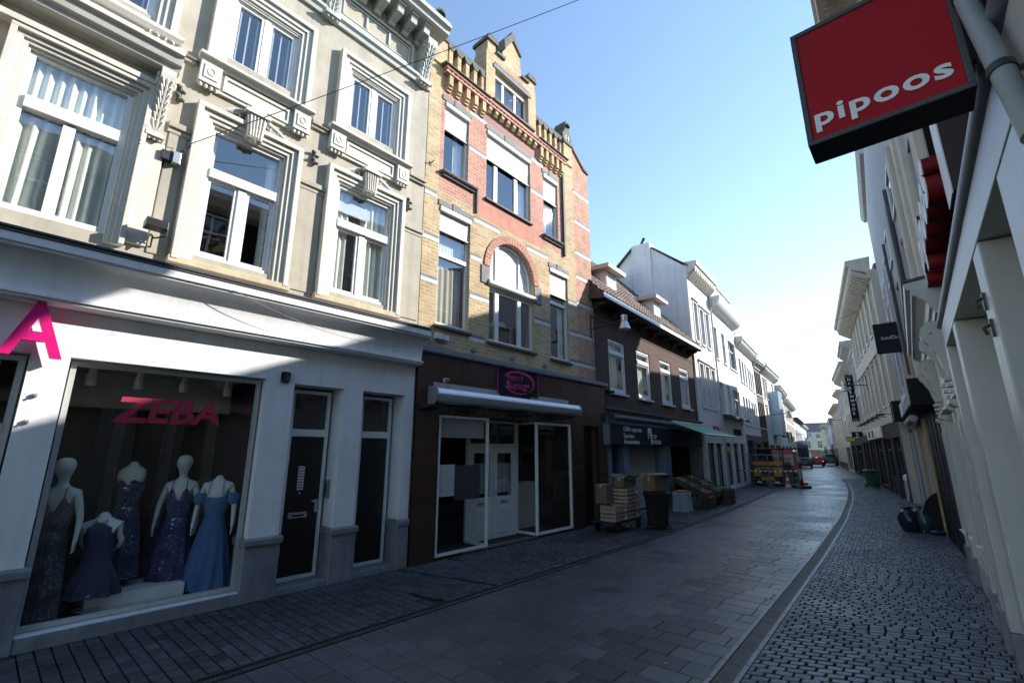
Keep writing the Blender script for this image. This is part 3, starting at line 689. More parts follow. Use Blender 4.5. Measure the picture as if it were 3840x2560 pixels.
t = thing('cable_anchor', 'grey metal cable anchor bracket on the beige wall beside the left middle window', 'bracket', FL.w(1.10, 0, 6.22), FL.rz)
b = MB(); b.box(-0.10, 0.03, 0, 0.10, -0.08, 0.06); b.box(0.03, 0.12, 0.02, 0.13, -0.10, 0.08, 'alu'); b.mats = ['dark_metal', 'alu']; b.build('anchor_box', 'dark_metal', t, bevel=0.005)
b = MB(); b.tube([(0.10, 0.08, 0.05), (0.13, 0.13, 0.13), (0.17, 0.12, 0.17), (0.20, 0.16, 0.24)], 0.014, 6); b.build('hook', 'dark_metal', t)
b = MB(); b.tube([(-0.05, 0.02, -0.02), (-0.07, 0.03, -0.3), (-0.10, 0.02, -0.6), (-0.08, 0.03, -0.85), (-0.09, 0.05, -1.10)], 0.012, 6); b.tube([(-0.1, .03, 0), (-.28, .03, .01), (-.36, .15, .03)], .008, 5); b.tube([(-0.1, .03, -.04), (-.28, .03, -.05), (-.36, .15, -.03)], .008, 5); b.build('cord', 'black_plastic', t)
def wire(name, p, q, sag, r, m, label, cat='cable', n=16):
    P, Q = Vector(p), Vector(q); b = MB(); pts = []
    for i in range(n + 1):
        t = i / n; x = P.lerp(Q, t); pts.append((x.x, -x.y, x.z - sag * 4 * t * (1 - t)))
    b.tube(pts, r, 5); return tag(b.build(name, m), label, cat)
wire('wall_cable', FL.w(2.05, .44, 4.36), FL.w(5.5, .30, 4.10), .22, .004, 'gray_plastic', 'thin slack cable hanging along the white cove toward the brick house')
# ---------------------------------------------------------------- dressed mannequins
def mannequin(u, v, z, yaw, h, head, dress, label, strap, skirt, hem, arms, sleeves=False, child=False):
    """slender display figure; the body is one skinned surface, the gown a lofted child"""
    t = thing('mannequin', label, 'mannequin', FL.w(u, v, z), FL.rz + yaw)
    k = h / 1.62 if not child else h / 1.05
    sh = 1.40 if not child else 0.90                      # shoulder height
    pts = [(0, 0, sh - 0.42, .095), (0, 0, sh - 0.30, .082), (0, -.01, sh - 0.16, .102), (0, 0, sh - 0.03, .088), (0, .005, sh + 0.05, .052), (0, -.005, sh + 0.115, .05)]
    ed = [(i, i + 1) for i in range(5)]
    if head:
        pts += [(0, -.01, sh + .17, .065), (0, -.03, sh + .235, .105), (0, -.02, sh + .315, .105), (0, -.01, sh + .375, .06)]
        ed += [(5, 6), (6, 7), (7, 8), (8, 9)]
    for s in (-1, 1):
        A = arms[0 if s < 0 else 1]
        if A is None:
            pts.append((s * .15, 0, sh - .03, .055)); ed.append((3, len(pts) - 1)); continue
        n0 = len(pts)
        pts += [(s * .155, 0, sh - .03, .052)] + [(s * q[0], q[1], sh + q[2], q[3]) for q in A]
        ed += [(3, n0)] + [(n0 + i, n0 + i + 1) for i in range(len(A))]
        hand = pts[-1]; e = len(pts) - 1; pv = pts[-2]
        dv = (Vector(hand[:3]) - Vector(pv[:3])).normalized()
        sd = Vector((0, 1, 0)); 
        for f in range(4):                                 # four fingers and a thumb
            b0 = Vector(hand[:3]) + dv * .02 + sd * (f - 1.5) * .014
            m1 = b0 + dv * (.045 + .006 * (1.5 - abs(f - 1.5))); m2 = m1 + dv * .028 + Vector((-s * .008, 0, 0))
            n1 = len(pts); pts += [(*b0, .009), (*m1, .008), (*m2, .006)]; ed += [(e, n1), (n1, n1 + 1), (n1 + 1, n1 + 2)]
        tb = Vector(hand[:3]) - sd * .022; n1 = len(pts); pts += [(*tb, .010), (*(tb + dv * .035 - sd * .016), .007)]; ed += [(e, n1), (n1, n1 + 1)]
    me = bpy.data.meshes.new('body'); me.from_pydata([(p[0] * k, p[1] * k, p[2] * k) for p in pts], ed, [])
    o = bpy.data.objects.new('body', me); COL.objects.link(o); o.parent = t
    sk = o.modifiers.new('skin', 'SKIN'); sk.use_smooth_shade = True
    for i, p in enumerate(pts):
        sv = me.skin_vertices[0].data[i]; wide = 1.35 if i < 4 else 1.0
        sv.radius = (p[3] * k * wide, p[3] * k) if i < 4 else (p[3] * k, p[3] * k)
    me.skin_vertices[0].data[0].use_root = True
    o.modifiers.new('sub', 'SUBSURF').levels = 2; o.modifiers['sub'].render_levels = 2
    me.materials.append(M['mannequin_white'])
    # gown: rings from bust to hem, elliptic, with folds growing to the hem
    b = MB(); n = 56; rings = []
    bust = sh - (.17 if strap != 'halter' else .08)
    spec = [(bust + .015, .150, .112), (bust - .05, .158, .132), (bust - .13, .142, .112), (bust - .27, .120, .098), (bust - .36, .142, .112)]
    z_h = hem / k; low = bust - .36
    for i in range(1, 9):
        q = i / 8; spec.append((low + (z_h - low) * q, .142 + (skirt - .142) * q ** .8, .112 + (skirt * .8 - .112) * q ** .8))
    for j, (zz, ru, rv) in enumerate(spec):
        fold = max(0, (j - 4) / 8) * (.10 if skirt > .2 else .04); rg = []
        for a in range(n):
            th = 2 * math.pi * a / n; f = 1 + fold * math.sin(th * 11 + j * .25) + fold * .5 * math.sin(th * 7 + 1)
            dz = 0
            if j == 0:
                fr = max(0, -math.sin(th)); x = math.cos(th)
                dz = {'vneck': (.085 * math.exp(-((abs(x) - .55) / .22) ** 2) - .10 * math.exp(-(x / .2) ** 2)) * min(1, fr * 2), 'halter': .09 * (1 - abs(x)) * fr, 'sweet': (.035 * math.exp(-((abs(x) - .45) / .25) ** 2) - .02 * math.exp(-(x / .15) ** 2)) * min(1, fr * 2), 'off': -.03 * fr}[strap]
            rg.append((ru * f * math.cos(th) * k, -rv * f * math.sin(th) * k, (zz + dz) * k))
        rings.append(rg)
    b.loft(rings, None, cap=False)
    if strap in ('vneck', 'off', 'halter'):
        for s in (-1, 1):
            xx = .09 if strap != 'halter' else .055
            b.tube([(s * xx * k, .118 * k, (bust + .02) * k), (s * (xx * .9) * k, .085 * k, (sh + .015) * k), (s * xx * .8 * k, -.02 * k, (sh + .055) * k), (s * xx * k, -.10 * k, (bust + .03) * k)], .006, 5)
    if sleeves:
        for s in (-1, 1): b.lathe([(.058, -.09), (.085, -.05), (.09, 0), (.078, .05), (.055, .08)], (s * .205 * k, 0, (sh - .20) * k), 14)
    g = b.build('gown', dress, t, smooth=50)
    b = MB()                                               # base rod and plate
    b.tube([(0, 0, 0.012), (0, 0, (sh - .4) * k)], .012, 8); b.lathe([(.14, 0), (.14, .01), (.02, .014)], (0, 0, 0), 20); b.build('stand', 'alu', t)
    return t
def gown_mat(name, c1, c2, c3, dens, metal=0.5):
    m, nt, N, L, P = _mat(name)
    tc = N.new('ShaderNodeTexCoord'); vo = N.new('ShaderNodeTexVoronoi'); vo.inputs['Scale'].default_value = 85
    L.new(tc.outputs['Object'], vo.inputs['Vector'])
    n1 = N.new('ShaderNodeTexNoise'); n1.inputs['Scale'].default_value = 5; n1.inputs['Detail'].default_value = 5; L.new(tc.outputs['Object'], n1.inputs['Vector'])
    mx = N.new('ShaderNodeMix'); mx.data_type = 'RGBA'; mx.inputs[6].default_value = (*c1, 1); mx.inputs[7].default_value = (*c2, 1); L.new(n1.outputs['Fac'], mx.inputs[0])
    cr = N.new('ShaderNodeMapRange'); cr.inputs[1].default_value = dens; cr.inputs[2].default_value = dens + .05; L.new(n1.outputs['Fac'], cr.inputs[0])
    sp = N.new('ShaderNodeSeparateColor'); L.new(vo.outputs['Color'], sp.inputs[0])
    th = N.new('ShaderNodeMath'); th.operation = 'GREATER_THAN'; th.inputs[1].default_value = 0.82; L.new(sp.outputs[0], th.inputs[0])
    mu = N.new('ShaderNodeMath'); mu.operation = 'MULTIPLY'; L.new(th.outputs[0], mu.inputs[0]); L.new(cr.outputs[0], mu.inputs[1])
    m2 = N.new('ShaderNodeMix'); m2.data_type = 'RGBA'; m2.inputs[7].default_value = (*c3, 1); L.new(mx.outputs[2], m2.inputs[6]); L.new(mu.outputs[0], m2.inputs[0])
    L.new(m2.outputs[2], P.inputs['Base Color'])
    mr = N.new('ShaderNodeMapRange'); mr.inputs[3].default_value = 0.75; mr.inputs[4].default_value = 0.2; L.new(mu.outputs[0], mr.inputs[0]); L.new(mr.outputs[0], P.inputs['Roughness'])
    mm = N.new('ShaderNodeMath'); mm.operation = 'MULTIPLY'; mm.inputs[1].default_value = metal; L.new(mu.outputs[0], mm.inputs[0]); L.new(mm.outputs[0], P.inputs['Metallic'])
gown_mat('gown_charcoal', (.03, .03, .04), (.06, .06, .075), (.35, .35, .4), .46)
gown_mat('gown_navy', (.014, .02, .06), (.03, .042, .10), (.3, .4, .55), .50)
gown_mat('gown_indigo', (.022, .02, .07), (.04, .036, .11), (.22, .26, .65), .46)
gown_mat('gown_midnight', (.015, .02, .05), (.025, .036, .085), (.2, .3, .45), .60)
gown_mat('gown_blue', (.035, .095, .24), (.06, .15, .33), (.3, .5, .8), .75)
dn = [(.20, .0, -.20, .042), (.225, .0, -.30, .036), (.235, -.02, -.44, .03), (.24, -.04, -.54, .024), (.24, -.045, -.585, .026)]
bk = [(.21, .02, -.18, .042), (.25, .06, -.28, .038), (.20, .10, -.38, .03), (.13, .13, -.42, .024), (.10, .14, -.43, .024)]
mannequin(0.78, -0.50, 0.14, R(-30), 1.72, True, 'gown_charcoal', 'faceless mannequin with a head in a dark glittering V-neck gown, leftmost in the display window', 'vneck', .20, .04, (dn, dn))
mannequin(1.24, -0.50, 0.20, R(-28), 1.18, False, 'gown_midnight', 'small headless mannequin in a short navy halter dress with a tulle skirt', 'halter', .27, .16, ([(q[0] * .75, q[1] * .8, q[2] * .75, q[3] * .85) for q in bk],) * 2, child=True)
mannequin(1.52, -0.92, 0.335, R(-28), 1.74, False, 'gown_navy', 'headless armless mannequin in a strapless dark sequinned gown, behind the small one', 'sweet', .24, .10, (None, None))
mannequin(2.12, -0.85, 0.14, R(-28), 1.74, True, 'gown_indigo', 'mannequin with a head in an indigo V-neck gown with blue sequins', 'vneck', .25, .20, (dn, dn))
mannequin(2.52, -0.55, 0.14, R(-30), 1.72, False, 'gown_blue', 'headless mannequin in a light blue off-shoulder gown, rightmost in the display window', 'off', .30, .05, (dn, dn), sleeves=True)
b = MB(); b.box(-0.52, 0.52, -0.40, 0.30, 0, 0.19); b.build('platform_box', 'interior_white', bevel=0.01, loc=FL.w(1.72, -0.75, 0.14), rotz=FL.rz)
tag(bpy.data.objects['platform_box'], 'low white platform on the display window floor under the gowns', 'platform')
# ---------------------------------------------------------------- yellow and red brick house with the stepped gable
BH = thing('town_house', 'tall yellow and red brick house with a stepped gable and a round-arched window', 'house', FL.w(5.65, 0, 0), FL.rz)
MB.OFF = 5.65
B0, B1, BP = 5.65, 12.65, 11.72
W2 = [(6.15, 6.95, 8.56, 10.46), (7.60, 9.43, 8.48, 10.52), (10.06, 10.80, 8.38, 10.42)]
W1 = [(6.11, 7.08, 4.80, 7.62), (7.76, 9.54, 4.72, 7.52), (10.30, 11.22, 4.68, 7.40)]
zones = [(6.03, 11.02, 8.02, 11.2, 'red_brick'), (7.22, 9.96, 7.86, 8.48, 'red_tile'), (9.43, 9.98, 7.9, 8.6, 'red_tile'), (6.22, 7.22, 8.02, 8.56, 'red_brick'), (BP, B1, 4.1, 11.4, 'red_brick'),
         (7.30, 9.72, 10.72, 11.1, 'maroon')]
plain('maroon', (0.22, 0.09, 0.075), 0.7, 0.15, 3, 0.05)
b = MB(); wall(b, B0, B1, 4.05, 11.4, W2 + W1, 0, 0.22, 'yellow_brick', None, zones); shell(b, B0, B1, 0, 11.4, 0, 9, 'red_brick')
# spandrels over the round arch
cx, cz, ra = 8.65, 6.62, 0.89
arc = [(cx + ra * math.cos(math.pi * i / 24), cz + ra * math.sin(math.pi * i / 24)) for i in range(25)]
for h, e in ((arc[:13], 9.54), (arc[12:], 7.76)):
    for p, q in zip(h, h[1:]):
        b.quad((p[0], 0, p[1]), (q[0], 0, q[1]), (q[0], 0, 7.52), (p[0], 0, 7.52), 'yellow_brick') if abs(p[0] - q[0]) > 1e-6 else None
for p, q in zip(arc, arc[1:]): b.quad((p[0], 0, p[1]), (q[0], 0, q[1]), (q[0], -0.22, q[1]), (p[0], -0.22, p[1]), 'red_brick')
b.build('wall', None, BH)
b = MB()
for i in range(29):
    a0, a1 = math.pi * (i + .05) / 29, math.pi * (i + .95) / 29
    b.prism([(cx + r * math.cos(a), cz + r * math.sin(a)) for r, a in ((.885, a0), (1.09, a0), (1.09, a1), (.885, a1))], 'v', -0.05, 0.035)
b.prism([(cx + 1.088 * math.cos(math.pi * i / 24), cz + 1.088 * math.sin(math.pi * i / 24)) for i in range(25)] + [(cx + .892 * math.cos(math.pi * i / 24), cz + .892 * math.sin(math.pi * i / 24)) for i in range(24, -1, -1)], 'v', 0.0, 0.027)
b.build('arch', 'red_brick', BH)
each('impost_stone', 'band_gray', BH, ((7.46, 7.75, 0, 0.03, 6.14, 6.60), (9.55, 9.86, 0, 0.03, 6.10, 6.60)), 0.008)
# glazed bands: white course over a grey one
for a, c, z in ((5.65, 6.0, 7.76), (5.65, 6.1, 6.68), (5.65, 6.1, 5.68), (7.10, 7.46, 6.64), (7.10, 7.75, 5.64), (9.56, 10.29, 5.56), (11.24, BP, 6.50), (11.24, BP, 5.54), (11.24, BP, 4.62),
                (6.97, 7.58, 9.58), (9.45, 10.04, 9.52), (6.97, 7.58, 10.64), (9.45, 10.04, 10.58), (7.20, 8.10, 7.66), (9.25, 10.2, 7.60), (7.1, 7.6, 4.60),
                (BP, B1, 10.5), (BP, B1, 9.42), (BP, B1, 8.32), (BP, B1, 7.48), (BP, B1, 6.58), (BP, B1, 5.55), (BP, B1, 4.62)):
    b = MB(); b.box(a, c, 0, 0.008, z, z + 0.085, 'band_white'); b.box(a, c, 0, 0.006, z + 0.087, z + 0.16, 'band_gray'); b.build('band', None, BH)
b = MB()
for k in range(16):                            # diamonds of light bricks on the red corner pier
    uc, zc = 12.0 + (k % 2) * .32, 4.86 + (k // 2) * .93 + (k % 2) * .44
    for r, n in ((-2, 1), (-1, 2), (0, 3), (1, 2), (2, 1)):
        for q in range(n): u = uc + (q - n / 2) * .085; b.box(u, u + 0.072, 0, 0.004, zc + r * .085, zc + r * .085 + 0.07)
b.build('brick_pattern', 'gold_brick_flat', BH)['kind'] = 'stuff'
# lintels and sills
for a, c, z in ((6.05, 7.02, 10.49), (7.55, 9.48, 10.55), (10.0, 10.86, 10.45), (6.05, 7.15, 7.64), (10.24, 11.28, 7.42)):
    b = MB(); b.box(a, c, 0, 0.025, z, z + 0.13); b.box(a + (c - a) * .38, a + (c - a) * .62, 0, 0.04, z - 0.02, z + 0.17); b.build('lintel', 'band_gray', BH, bevel=0.006)
for a, c, z in ((6.08, 7.20, 8.46), (9.98, 10.98, 8.28)):
    b = MB(); b.prism([(-.1, z), (.09, z), (.12, z + .03), (.12, z + .07), (-.1, z + .10)], 'u', a, c); b.box(a + .04, c - .04, 0, 0.06, z - .05, z); b.build('sill', 'cap_stone', BH)
for a, c, z in ((6.05, 7.14, 4.70), (7.70, 9.60, 4.62), (10.24, 11.28, 4.58), (7.55, 9.48, 8.42)):
    b = MB(); b.prism([(-.1, z), (.07, z), (.07, z + .05), (-.1, z + .10)], 'u', a, c); b.build('sill', 'slate_gray', BH)
# windows with outside roller screens
def screen(par, u0, u1, zt, zb, v=-0.01):
    b = MB(); b.box(u0, u1, v - 0.038, v + 0.05, zt - 0.12, zt); b.build('screen_box', 'white_plastic', par, bevel=0.015)
    b = MB(); n = 12; rows = []
    for j in range(n + 1):
        z = zt - 0.12 - (zt - 0.12 - zb) * j / n
        rows.append([(u0 + .02 + (u1 - u0 - .04) * i / 10 , v - 0.035 + 0.010 * math.sin(i * 1.3 + j * .5) * j / n, z) for i in range(11)])
    b.loft(rows, None, cap=False, closed=False); b.build('roller_screen', 'screen_cloth', par, smooth=180)
    b = MB(); b.box(u0 + .015, u1 - .015, v - 0.05, v - 0.02, zb - 0.03, zb); b.build('screen_rail', 'gray_plastic', par)
o = window(BH, *W2[0], -0.07, 0.055, 0.07); screen(o, *W2[0][:2], 10.46, 9.74); curtain(o, 6.6, 6.9, 8.6, 10.4, -0.22, 'curtain_white')
o = window(BH, *W2[1], -0.07, 0.06, 0.07, [(8.03, 8.4, 10.5, .12), (8.86, 8.4, 10.5, .12)]); screen(o, *W2[1][:2], 10.52, 9.70); curtain(o, 9.0, 9.4, 8.6, 10.4, -0.22, 'curtain_white')
o = window(BH, *W2[2], -0.07, 0.055, 0.07); screen(o, *W2[2][:2], 10.42, 9.60); curtain(o, 10.1, 10.45, 8.5, 10.4, -0.22, 'curtain_white')
o = window(BH, *W1[0], -0.07, 0.06, 0.07, [], [(6.46, .09, .015)]); screen(o, *W1[0][:2], 7.62, 7.05); curtain(o, 6.2, 7.0, 4.9, 6.3, -0.24, 'interior_light', .02, .16); curtain(o, 6.2, 7.0, 6.5, 7.5, -0.25, 'curtain_white', .004, .09)
o = window(BH, *W1[2], -0.07, 0.06, 0.07, [], [(6.36, .09, .015)]); screen(o, *W1[2][:2], 7.40, 6.62); curtain(o, 10.9, 11.15, 4.8, 6.3, -0.22, 'curtain')
o = window(BH, 7.76, 9.54, 4.72, 6.08, -0.07, 0.06, 0.07, [(8.12, 4.7, 6.1, .13), (9.0, 4.7, 6.1, .13)], label='lower lights of the round-arched window'); curtain(o, 7.85, 8.1, 4.8, 6.0, -0.5, 'interior_light', .015)
b = MB(); b.lathe([(.001, 0), (.25, 0), (.33, -.18), (.001, -.18)], (8.95, -0.9, 5.55), 24); b.tube([(8.95, -.9, 5.55), (8.95, -.9, 6.6)], .01, 5); b.build('lamp_shade', 'interior_white', o)
# lunette: white infill panels behind white bars
b = MB(); r_ = .86
rim = [(cx + r * math.cos(math.pi * i / 24), cz + r * math.sin(math.pi * i / 24)) for r, rg in ((.885, range(25)), (.825, range(24, -1, -1))) for i in rg]
b.prism(rim, 'v', -0.20, -0.12); b.box(7.765, 9.535, -0.20, -0.12, 6.30, 6.36); b.box(7.765, 7.825, -0.20, -0.12, 6.36, 6.62); b.box(9.475, 9.535, -0.20, -0.12, 6.36, 6.62)
for u in (8.14, 9.06): b.box(u - .025, u + .025, -0.195, -0.125, 6.36, cz + math.sqrt(.825 ** 2 - (u - cx) ** 2))
lu = b.build('lunette', 'white_paint', BH)
b = MB(); b.prism([(7.80, 6.33)] + [(9.50, 6.33)] + [(cx + .85 * math.cos(math.pi * i / 24), cz + .85 * math.sin(math.pi * i / 24)) for i in range(25)], 'v', -0.175, -0.165); b.build('infill_panel', 'curtain_white', lu)
b = MB(); b.tube([(7.70, 0.02, 6.20), (9.60, 0.02, 6.20)], 0.075, 12); b.box(7.765, 9.535, -0.2, -0.02, 6.08, 6.29); b.build('screen_box', 'white_plastic', BH)
# corbel table
for a, c, z0, n in ((6.05, 7.50, 10.76, 5), (9.72, 11.08, 10.72, 5)):
    st = (c - a) / n
    for i in range(n):
        u = a + i * st + .10; b = MB()
        b.prism([(0, z0), (.05, z0), (.05, z0 + .07), (.09, z0 + .07), (.09, z0 + .14), (.13, z0 + .14), (.13, 11.20), (0, 11.20)], 'u', u, u + .12); b.build('corbel', 'yellow_brick', BH)
for i in range(9):
    u = 7.56 + i * .245; b = MB(); b.prism([(0, 11.0), (.06, 11.02), (.13, 11.10), (.13, 11.20), (0, 11.20)], 'u', u, u + .11); b.build('corbel', 'yellow_brick', BH)
b = MB(); b.box(6.03, 11.14, 0, .15, 11.20, 11.26); b.box(6.03, 11.14, 0, .17, 11.30, 11.38)
for i in range(34): b.box(6.06 + i * .15, 6.13 + i * .15, 0, .15, 11.26, 11.30)
b.build('corbel_course', 'red_brick', BH)
for a, c in ((5.95, 7.56), (9.70, 11.22)):
    b = MB(); b.prism([(-.5, 11.38), (.22, 11.38), (.22, 11.41), (-.02, 11.46), (-.5, 11.46)], 'u', a, c); b.build('ledge', 'cap_stone', BH)
# parapet arcades
for a, c, n in ((6.06, 7.50, 5), (9.76, 11.16, 5)):
    st = (c - a) / n
    b = MB(); b.box(a, c, -.52, -.44, 11.46, 12.2)
    for i in range(n): b.box(a + (i + .60) * st, a + (i + 1.0) * st, -.44, -.02, 11.46, 12.11)
    b.build('parapet', 'yellow_brick', BH)
    b = MB(); pr = [(a, 12.34), (a, 12.12)]
    for i in range(n): pr += [(a + (i + .02) * st, 12.11), (a + (i + .31) * st, 12.26), (a + (i + .60) * st, 12.12), (a + (i + .98) * st, 12.11)]
    b.prism(pr + [(c, 12.12), (c, 12.34)], 'v', -.55, .0); b.build('parapet_cap', 'cap_stone', BH)
# stepped gable with its window
b = MB()
wall(b, 7.52, 9.72, 11.38, 13.10, [(7.88, 9.36, 11.64, 12.70)], 0.02, 0.2, 'yellow_brick', None, [(8.3, 9.1, 12.86, 13.1, 'red_brick')]); shell(b, 7.52, 9.72, 11.38, 13.10, 0.02, 0.5, 'yellow_brick', False)
for pr in (((7.56, 13.1), (7.88, 13.1), (7.88, 13.46), (7.56, 13.46)), ((7.88, 13.1), (9.04, 13.1), (9.0, 13.4), (8.95, 13.92), (8.6, 14.30), (8.28, 13.66), (8.18, 13.5), (8.18, 13.2), (7.88, 13.2)), ((9.04, 13.1), (9.66, 13.1), (9.66, 13.38), (9.36, 13.38), (9.36, 13.16), (9.04, 13.16))):
    b.prism(pr, 'v', -.48, .02, 'yellow_brick')
b.build('gable', None, BH)
for a, c, z in ((7.50, 7.95, 13.46), (9.30, 9.72, 13.38)):
    b = MB(); b.prism([(a, z), (c, z), (c, z + .08), (c - .06, z + .2), (a + .06, z + .2), (a, z + .08)], 'v', -.55, .08); b.build('cap', 'cap_stone', BH, bevel=.01)
for a, c, z in ((7.90, 8.24, 13.2), (9.0, 9.34, 13.16)):
    b = MB(); b.prism([(a, z), (c, z), (c, z + .10), (a, z + .06)], 'v', -.5, .09); b.build('coping', 'cap_stone', BH)
b = MB(); b.prism([(8.24, 13.64), (8.62, 14.20), (8.98, 13.86), (9.02, 13.92), (8.72, 14.34), (8.66, 14.5), (8.56, 14.5), (8.50, 14.34), (8.20, 13.96)], 'v', -.55, .07); b.build('finial', 'cap_stone', BH, bevel=.012)
b = MB(); b.box(7.80, 9.46, .02, .05, 12.70, 12.82); b.box(7.86, 9.38, .02, .05, 12.83, 12.9) ; b.build('lintel', 'band_gray', BH)
o = window(BH, 7.88, 9.36, 11.64, 12.70, -.10, .05, .06, [(8.33, 11.6, 12.7, .09), (8.86, 11.6, 12.7, .09)], [(12.56, .08, .02)], label='small three-light gable window')
b = MB(); b.prism([(0, 11.50), (.16, 11.50), (.16, 11.56), (0, 11.63)], 'u', 7.74, 9.52); b.build('sill', 'slate_gray', BH)
def pinnacle(u):
    b = MB(); b.box(u - .24, u + .24, -.5, .04, 11.4, 12.15, 'yellow_brick'); b.box(u - .27, u + .27, -.55, .08, 12.152, 12.26, 'cap_stone')
    b.prism([(u - .24, 12.262), (u + .24, 12.262), (u + .26, 12.5), (u + .12, 12.72), (u + .13, 12.92), (u + .06, 13.08), (u - .06, 13.08), (u - .13, 12.92), (u - .12, 12.72), (u - .26, 12.5)], 'v', -.42, .03, 'cap_stone')
    b.lathe([(.13, 0), (.13, .06), (.02, .08)], (u, .0, 12.86), 10, 'cap_stone')
    for s in (-.09, .06): b.box(u + s, u + s + .035, .03, .034, 12.34, 12.52, 'black_metal')
    return b.build('pinnacle', None, BH, bevel=.012)
pinnacle(11.42); pinnacle(5.88)
b = MB(); b.prism([(BP, 11.4), (B1, 11.4), (B1, 11.62), (B1 - .25, 11.66), (BP, 12.15)], 'v', -.5, .0, 'red_brick'); b.prism([(BP, 12.152), (B1 - .25, 11.662), (B1 + .03, 11.622), (B1 + .03, 11.70), (B1 - .22, 11.75), (BP, 12.24)], 'v', -.55, .05, 'cap_stone'); b.build('shoulder', None, BH)
b = MB(); b.prism([(-.55, 11.4), (-3.2, 14.0), (-8.8, 11.4)], 'u', 5.7, 12.5); b.build('roof', 'roof_slate', BH)
each('downpipe_stub', 'slate_gray', BH, ((11.02, 11.10, .0, .08, 8.0, 10.9), (7.22, 7.27, .004, .06, 7.9, 8.6)))
# shop front clad in brown tiles
S0, S1 = 5.68, 13.10
b = MB(); wall(b, S0, S1, 0, 4.10, [(6.28, 11.16, 0.03, 2.86), (11.78, 12.62, 0.0, 2.84)], 0.04, 0.30, 'brown_tile'); b.box(S0, S1, -.3, .035, 4.085, 4.095, 'slate_gray'); b.quad((S1, .04, 0), (S1, -.5, 0), (S1, -.5, 4.1), (S1, .04, 4.1), 'brown_tile'); b.quad((S0, .04, 0), (S0, .04, 4.1), (S0, -.1, 4.1), (S0, -.1, 0), 'brown_tile')
b.build('shop_wall', None, BH)
b = MB(); b.prism([(0, 4.10), (.12, 4.10), (.15, 4.13), (.15, 4.22), (.02, 4.27), (0, 4.27)], 'u', 5.66, S1 + .06); b.build('shop_ledge', 'zinc', BH)
sw = window(BH, 6.30, 7.79, 0.06, 2.84, 0.02, .05, .06, frame='white_paint', pane='shop_glass', label='left display window of the empty shop', name='display_window')
b = MB(); b.box(6.34, 7.75, -.12, -.11, 2.38, 2.80); b.build('roller_blind', 'gray_wall', sw)
b = MB(); b.box(6.33, 6.84, -.07, -.067, 1.18, 1.82); b.build('paper_sheet', 'interior_white', sw)
b = MB(); b.box(6.85, 7.60, -.07, -.067, 1.08, 1.80); b.build('grey_film', 'slate_gray', sw)
b = MB(); b.box(7.74, 7.80, -.66, -.06, .06, .11); b.box(7.74, 7.80, -.66, -.06, 2.79, 2.84); b.box(7.74, 7.80, -.72, -.66, .06, 2.84); b.build('side_frame', 'white_paint', sw)
b = MB(); b.quad((7.77, -.66, .1), (7.77, -.05, .1), (7.77, -.05, 2.8), (7.77, -.66, 2.8)); b.build('side_pane', 'shop_glass', sw)
rw = window(BH, 9.56, 11.14, 0.06, 2.84, 0.02, .06, .06, frame='white_paint', pane='shop_glass', label='right display window of the empty shop', name='display_window')
b = MB(); b.box(9.56, 9.62, -.66, -.06, .06, .11); b.box(9.56, 9.62, -.66, -.06, 2.79, 2.84); b.box(9.56, 9.62, -.74, -.66, .06, 2.84); b.build('side_frame', 'white_paint', rw)
b = MB(); b.quad((9.59, -.66, .1), (9.59, -.05, .1), (9.59, -.05, 2.8), (9.59, -.66, 2.8)); b.build('side_pane', 'shop_glass', rw)
b = MB(); ring(b, 7.80, 9.56, 0, 2.86, .06, -.74, -.66, None, 'lrt'); b.box(7.86, 9.50, -.735, -.665, 2.20, 2.28); df = b.build('door_frame', 'white_paint', BH)
b = MB(); b.quad((7.86, -.7, 2.27), (9.5, -.7, 2.27), (9.5, -.7, 2.81), (7.86, -.7, 2.81)); b.build('pane', 'dark_glass', df)
for a, c in ((7.865, 8.675), (8.685, 9.495)):
    b = MB(); wall(b, a, c, .03, 2.195, [(a + .13, c - .13, 1.0, 2.05)], -.67, .04); b.quad((a, -.71, .03), (c, -.71, .03), (c, -.71, 2.195), (a, -.71, 2.195)) if 0 else None
    b.box(a, c, -.72, -.714, .03, .98)
    for q in range(5): b.box(a + .13, c - .13, -.669, -.655, .14 + q * .125, .23 + q * .125)
    d = b.build('door', 'white_paint', BH); d['label'] = 'white half-glazed shop door'
    b = MB(); b.quad((a + .12, -.69, .99), (c - .12, -.69, .99), (c - .12, -.69, 2.06), (a + .12, -.69, 2.06)); b.build('pane', 'shop_glass', d)
    b = MB(); b.box(a + .14, c - .14, -.74, -.735, 1.08, 1.80); b.build('paper_sheet', 'gray_wall', d)
    b = MB(); b.box(a + .25, a + .5, -.655, -.645, .84, .90); b.build('letter_plate', 'alu', d)
    b = MB(); b.tube([(a + .06, -.66, 1.12), (a + .06, -.61, 1.12), (a + .17, -.61, 1.13)], .012, 6); b.build('handle', 'alu', d)
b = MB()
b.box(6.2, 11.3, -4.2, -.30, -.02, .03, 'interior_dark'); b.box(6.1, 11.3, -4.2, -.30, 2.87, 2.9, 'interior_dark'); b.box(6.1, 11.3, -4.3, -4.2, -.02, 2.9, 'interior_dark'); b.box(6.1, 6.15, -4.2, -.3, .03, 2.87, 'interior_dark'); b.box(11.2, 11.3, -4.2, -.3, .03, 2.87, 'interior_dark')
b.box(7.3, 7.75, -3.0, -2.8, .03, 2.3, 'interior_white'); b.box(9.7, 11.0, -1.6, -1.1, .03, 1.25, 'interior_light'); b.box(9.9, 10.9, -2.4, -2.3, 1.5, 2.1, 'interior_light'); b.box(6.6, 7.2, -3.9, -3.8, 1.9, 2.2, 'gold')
b.build('shop_room', None, BH)
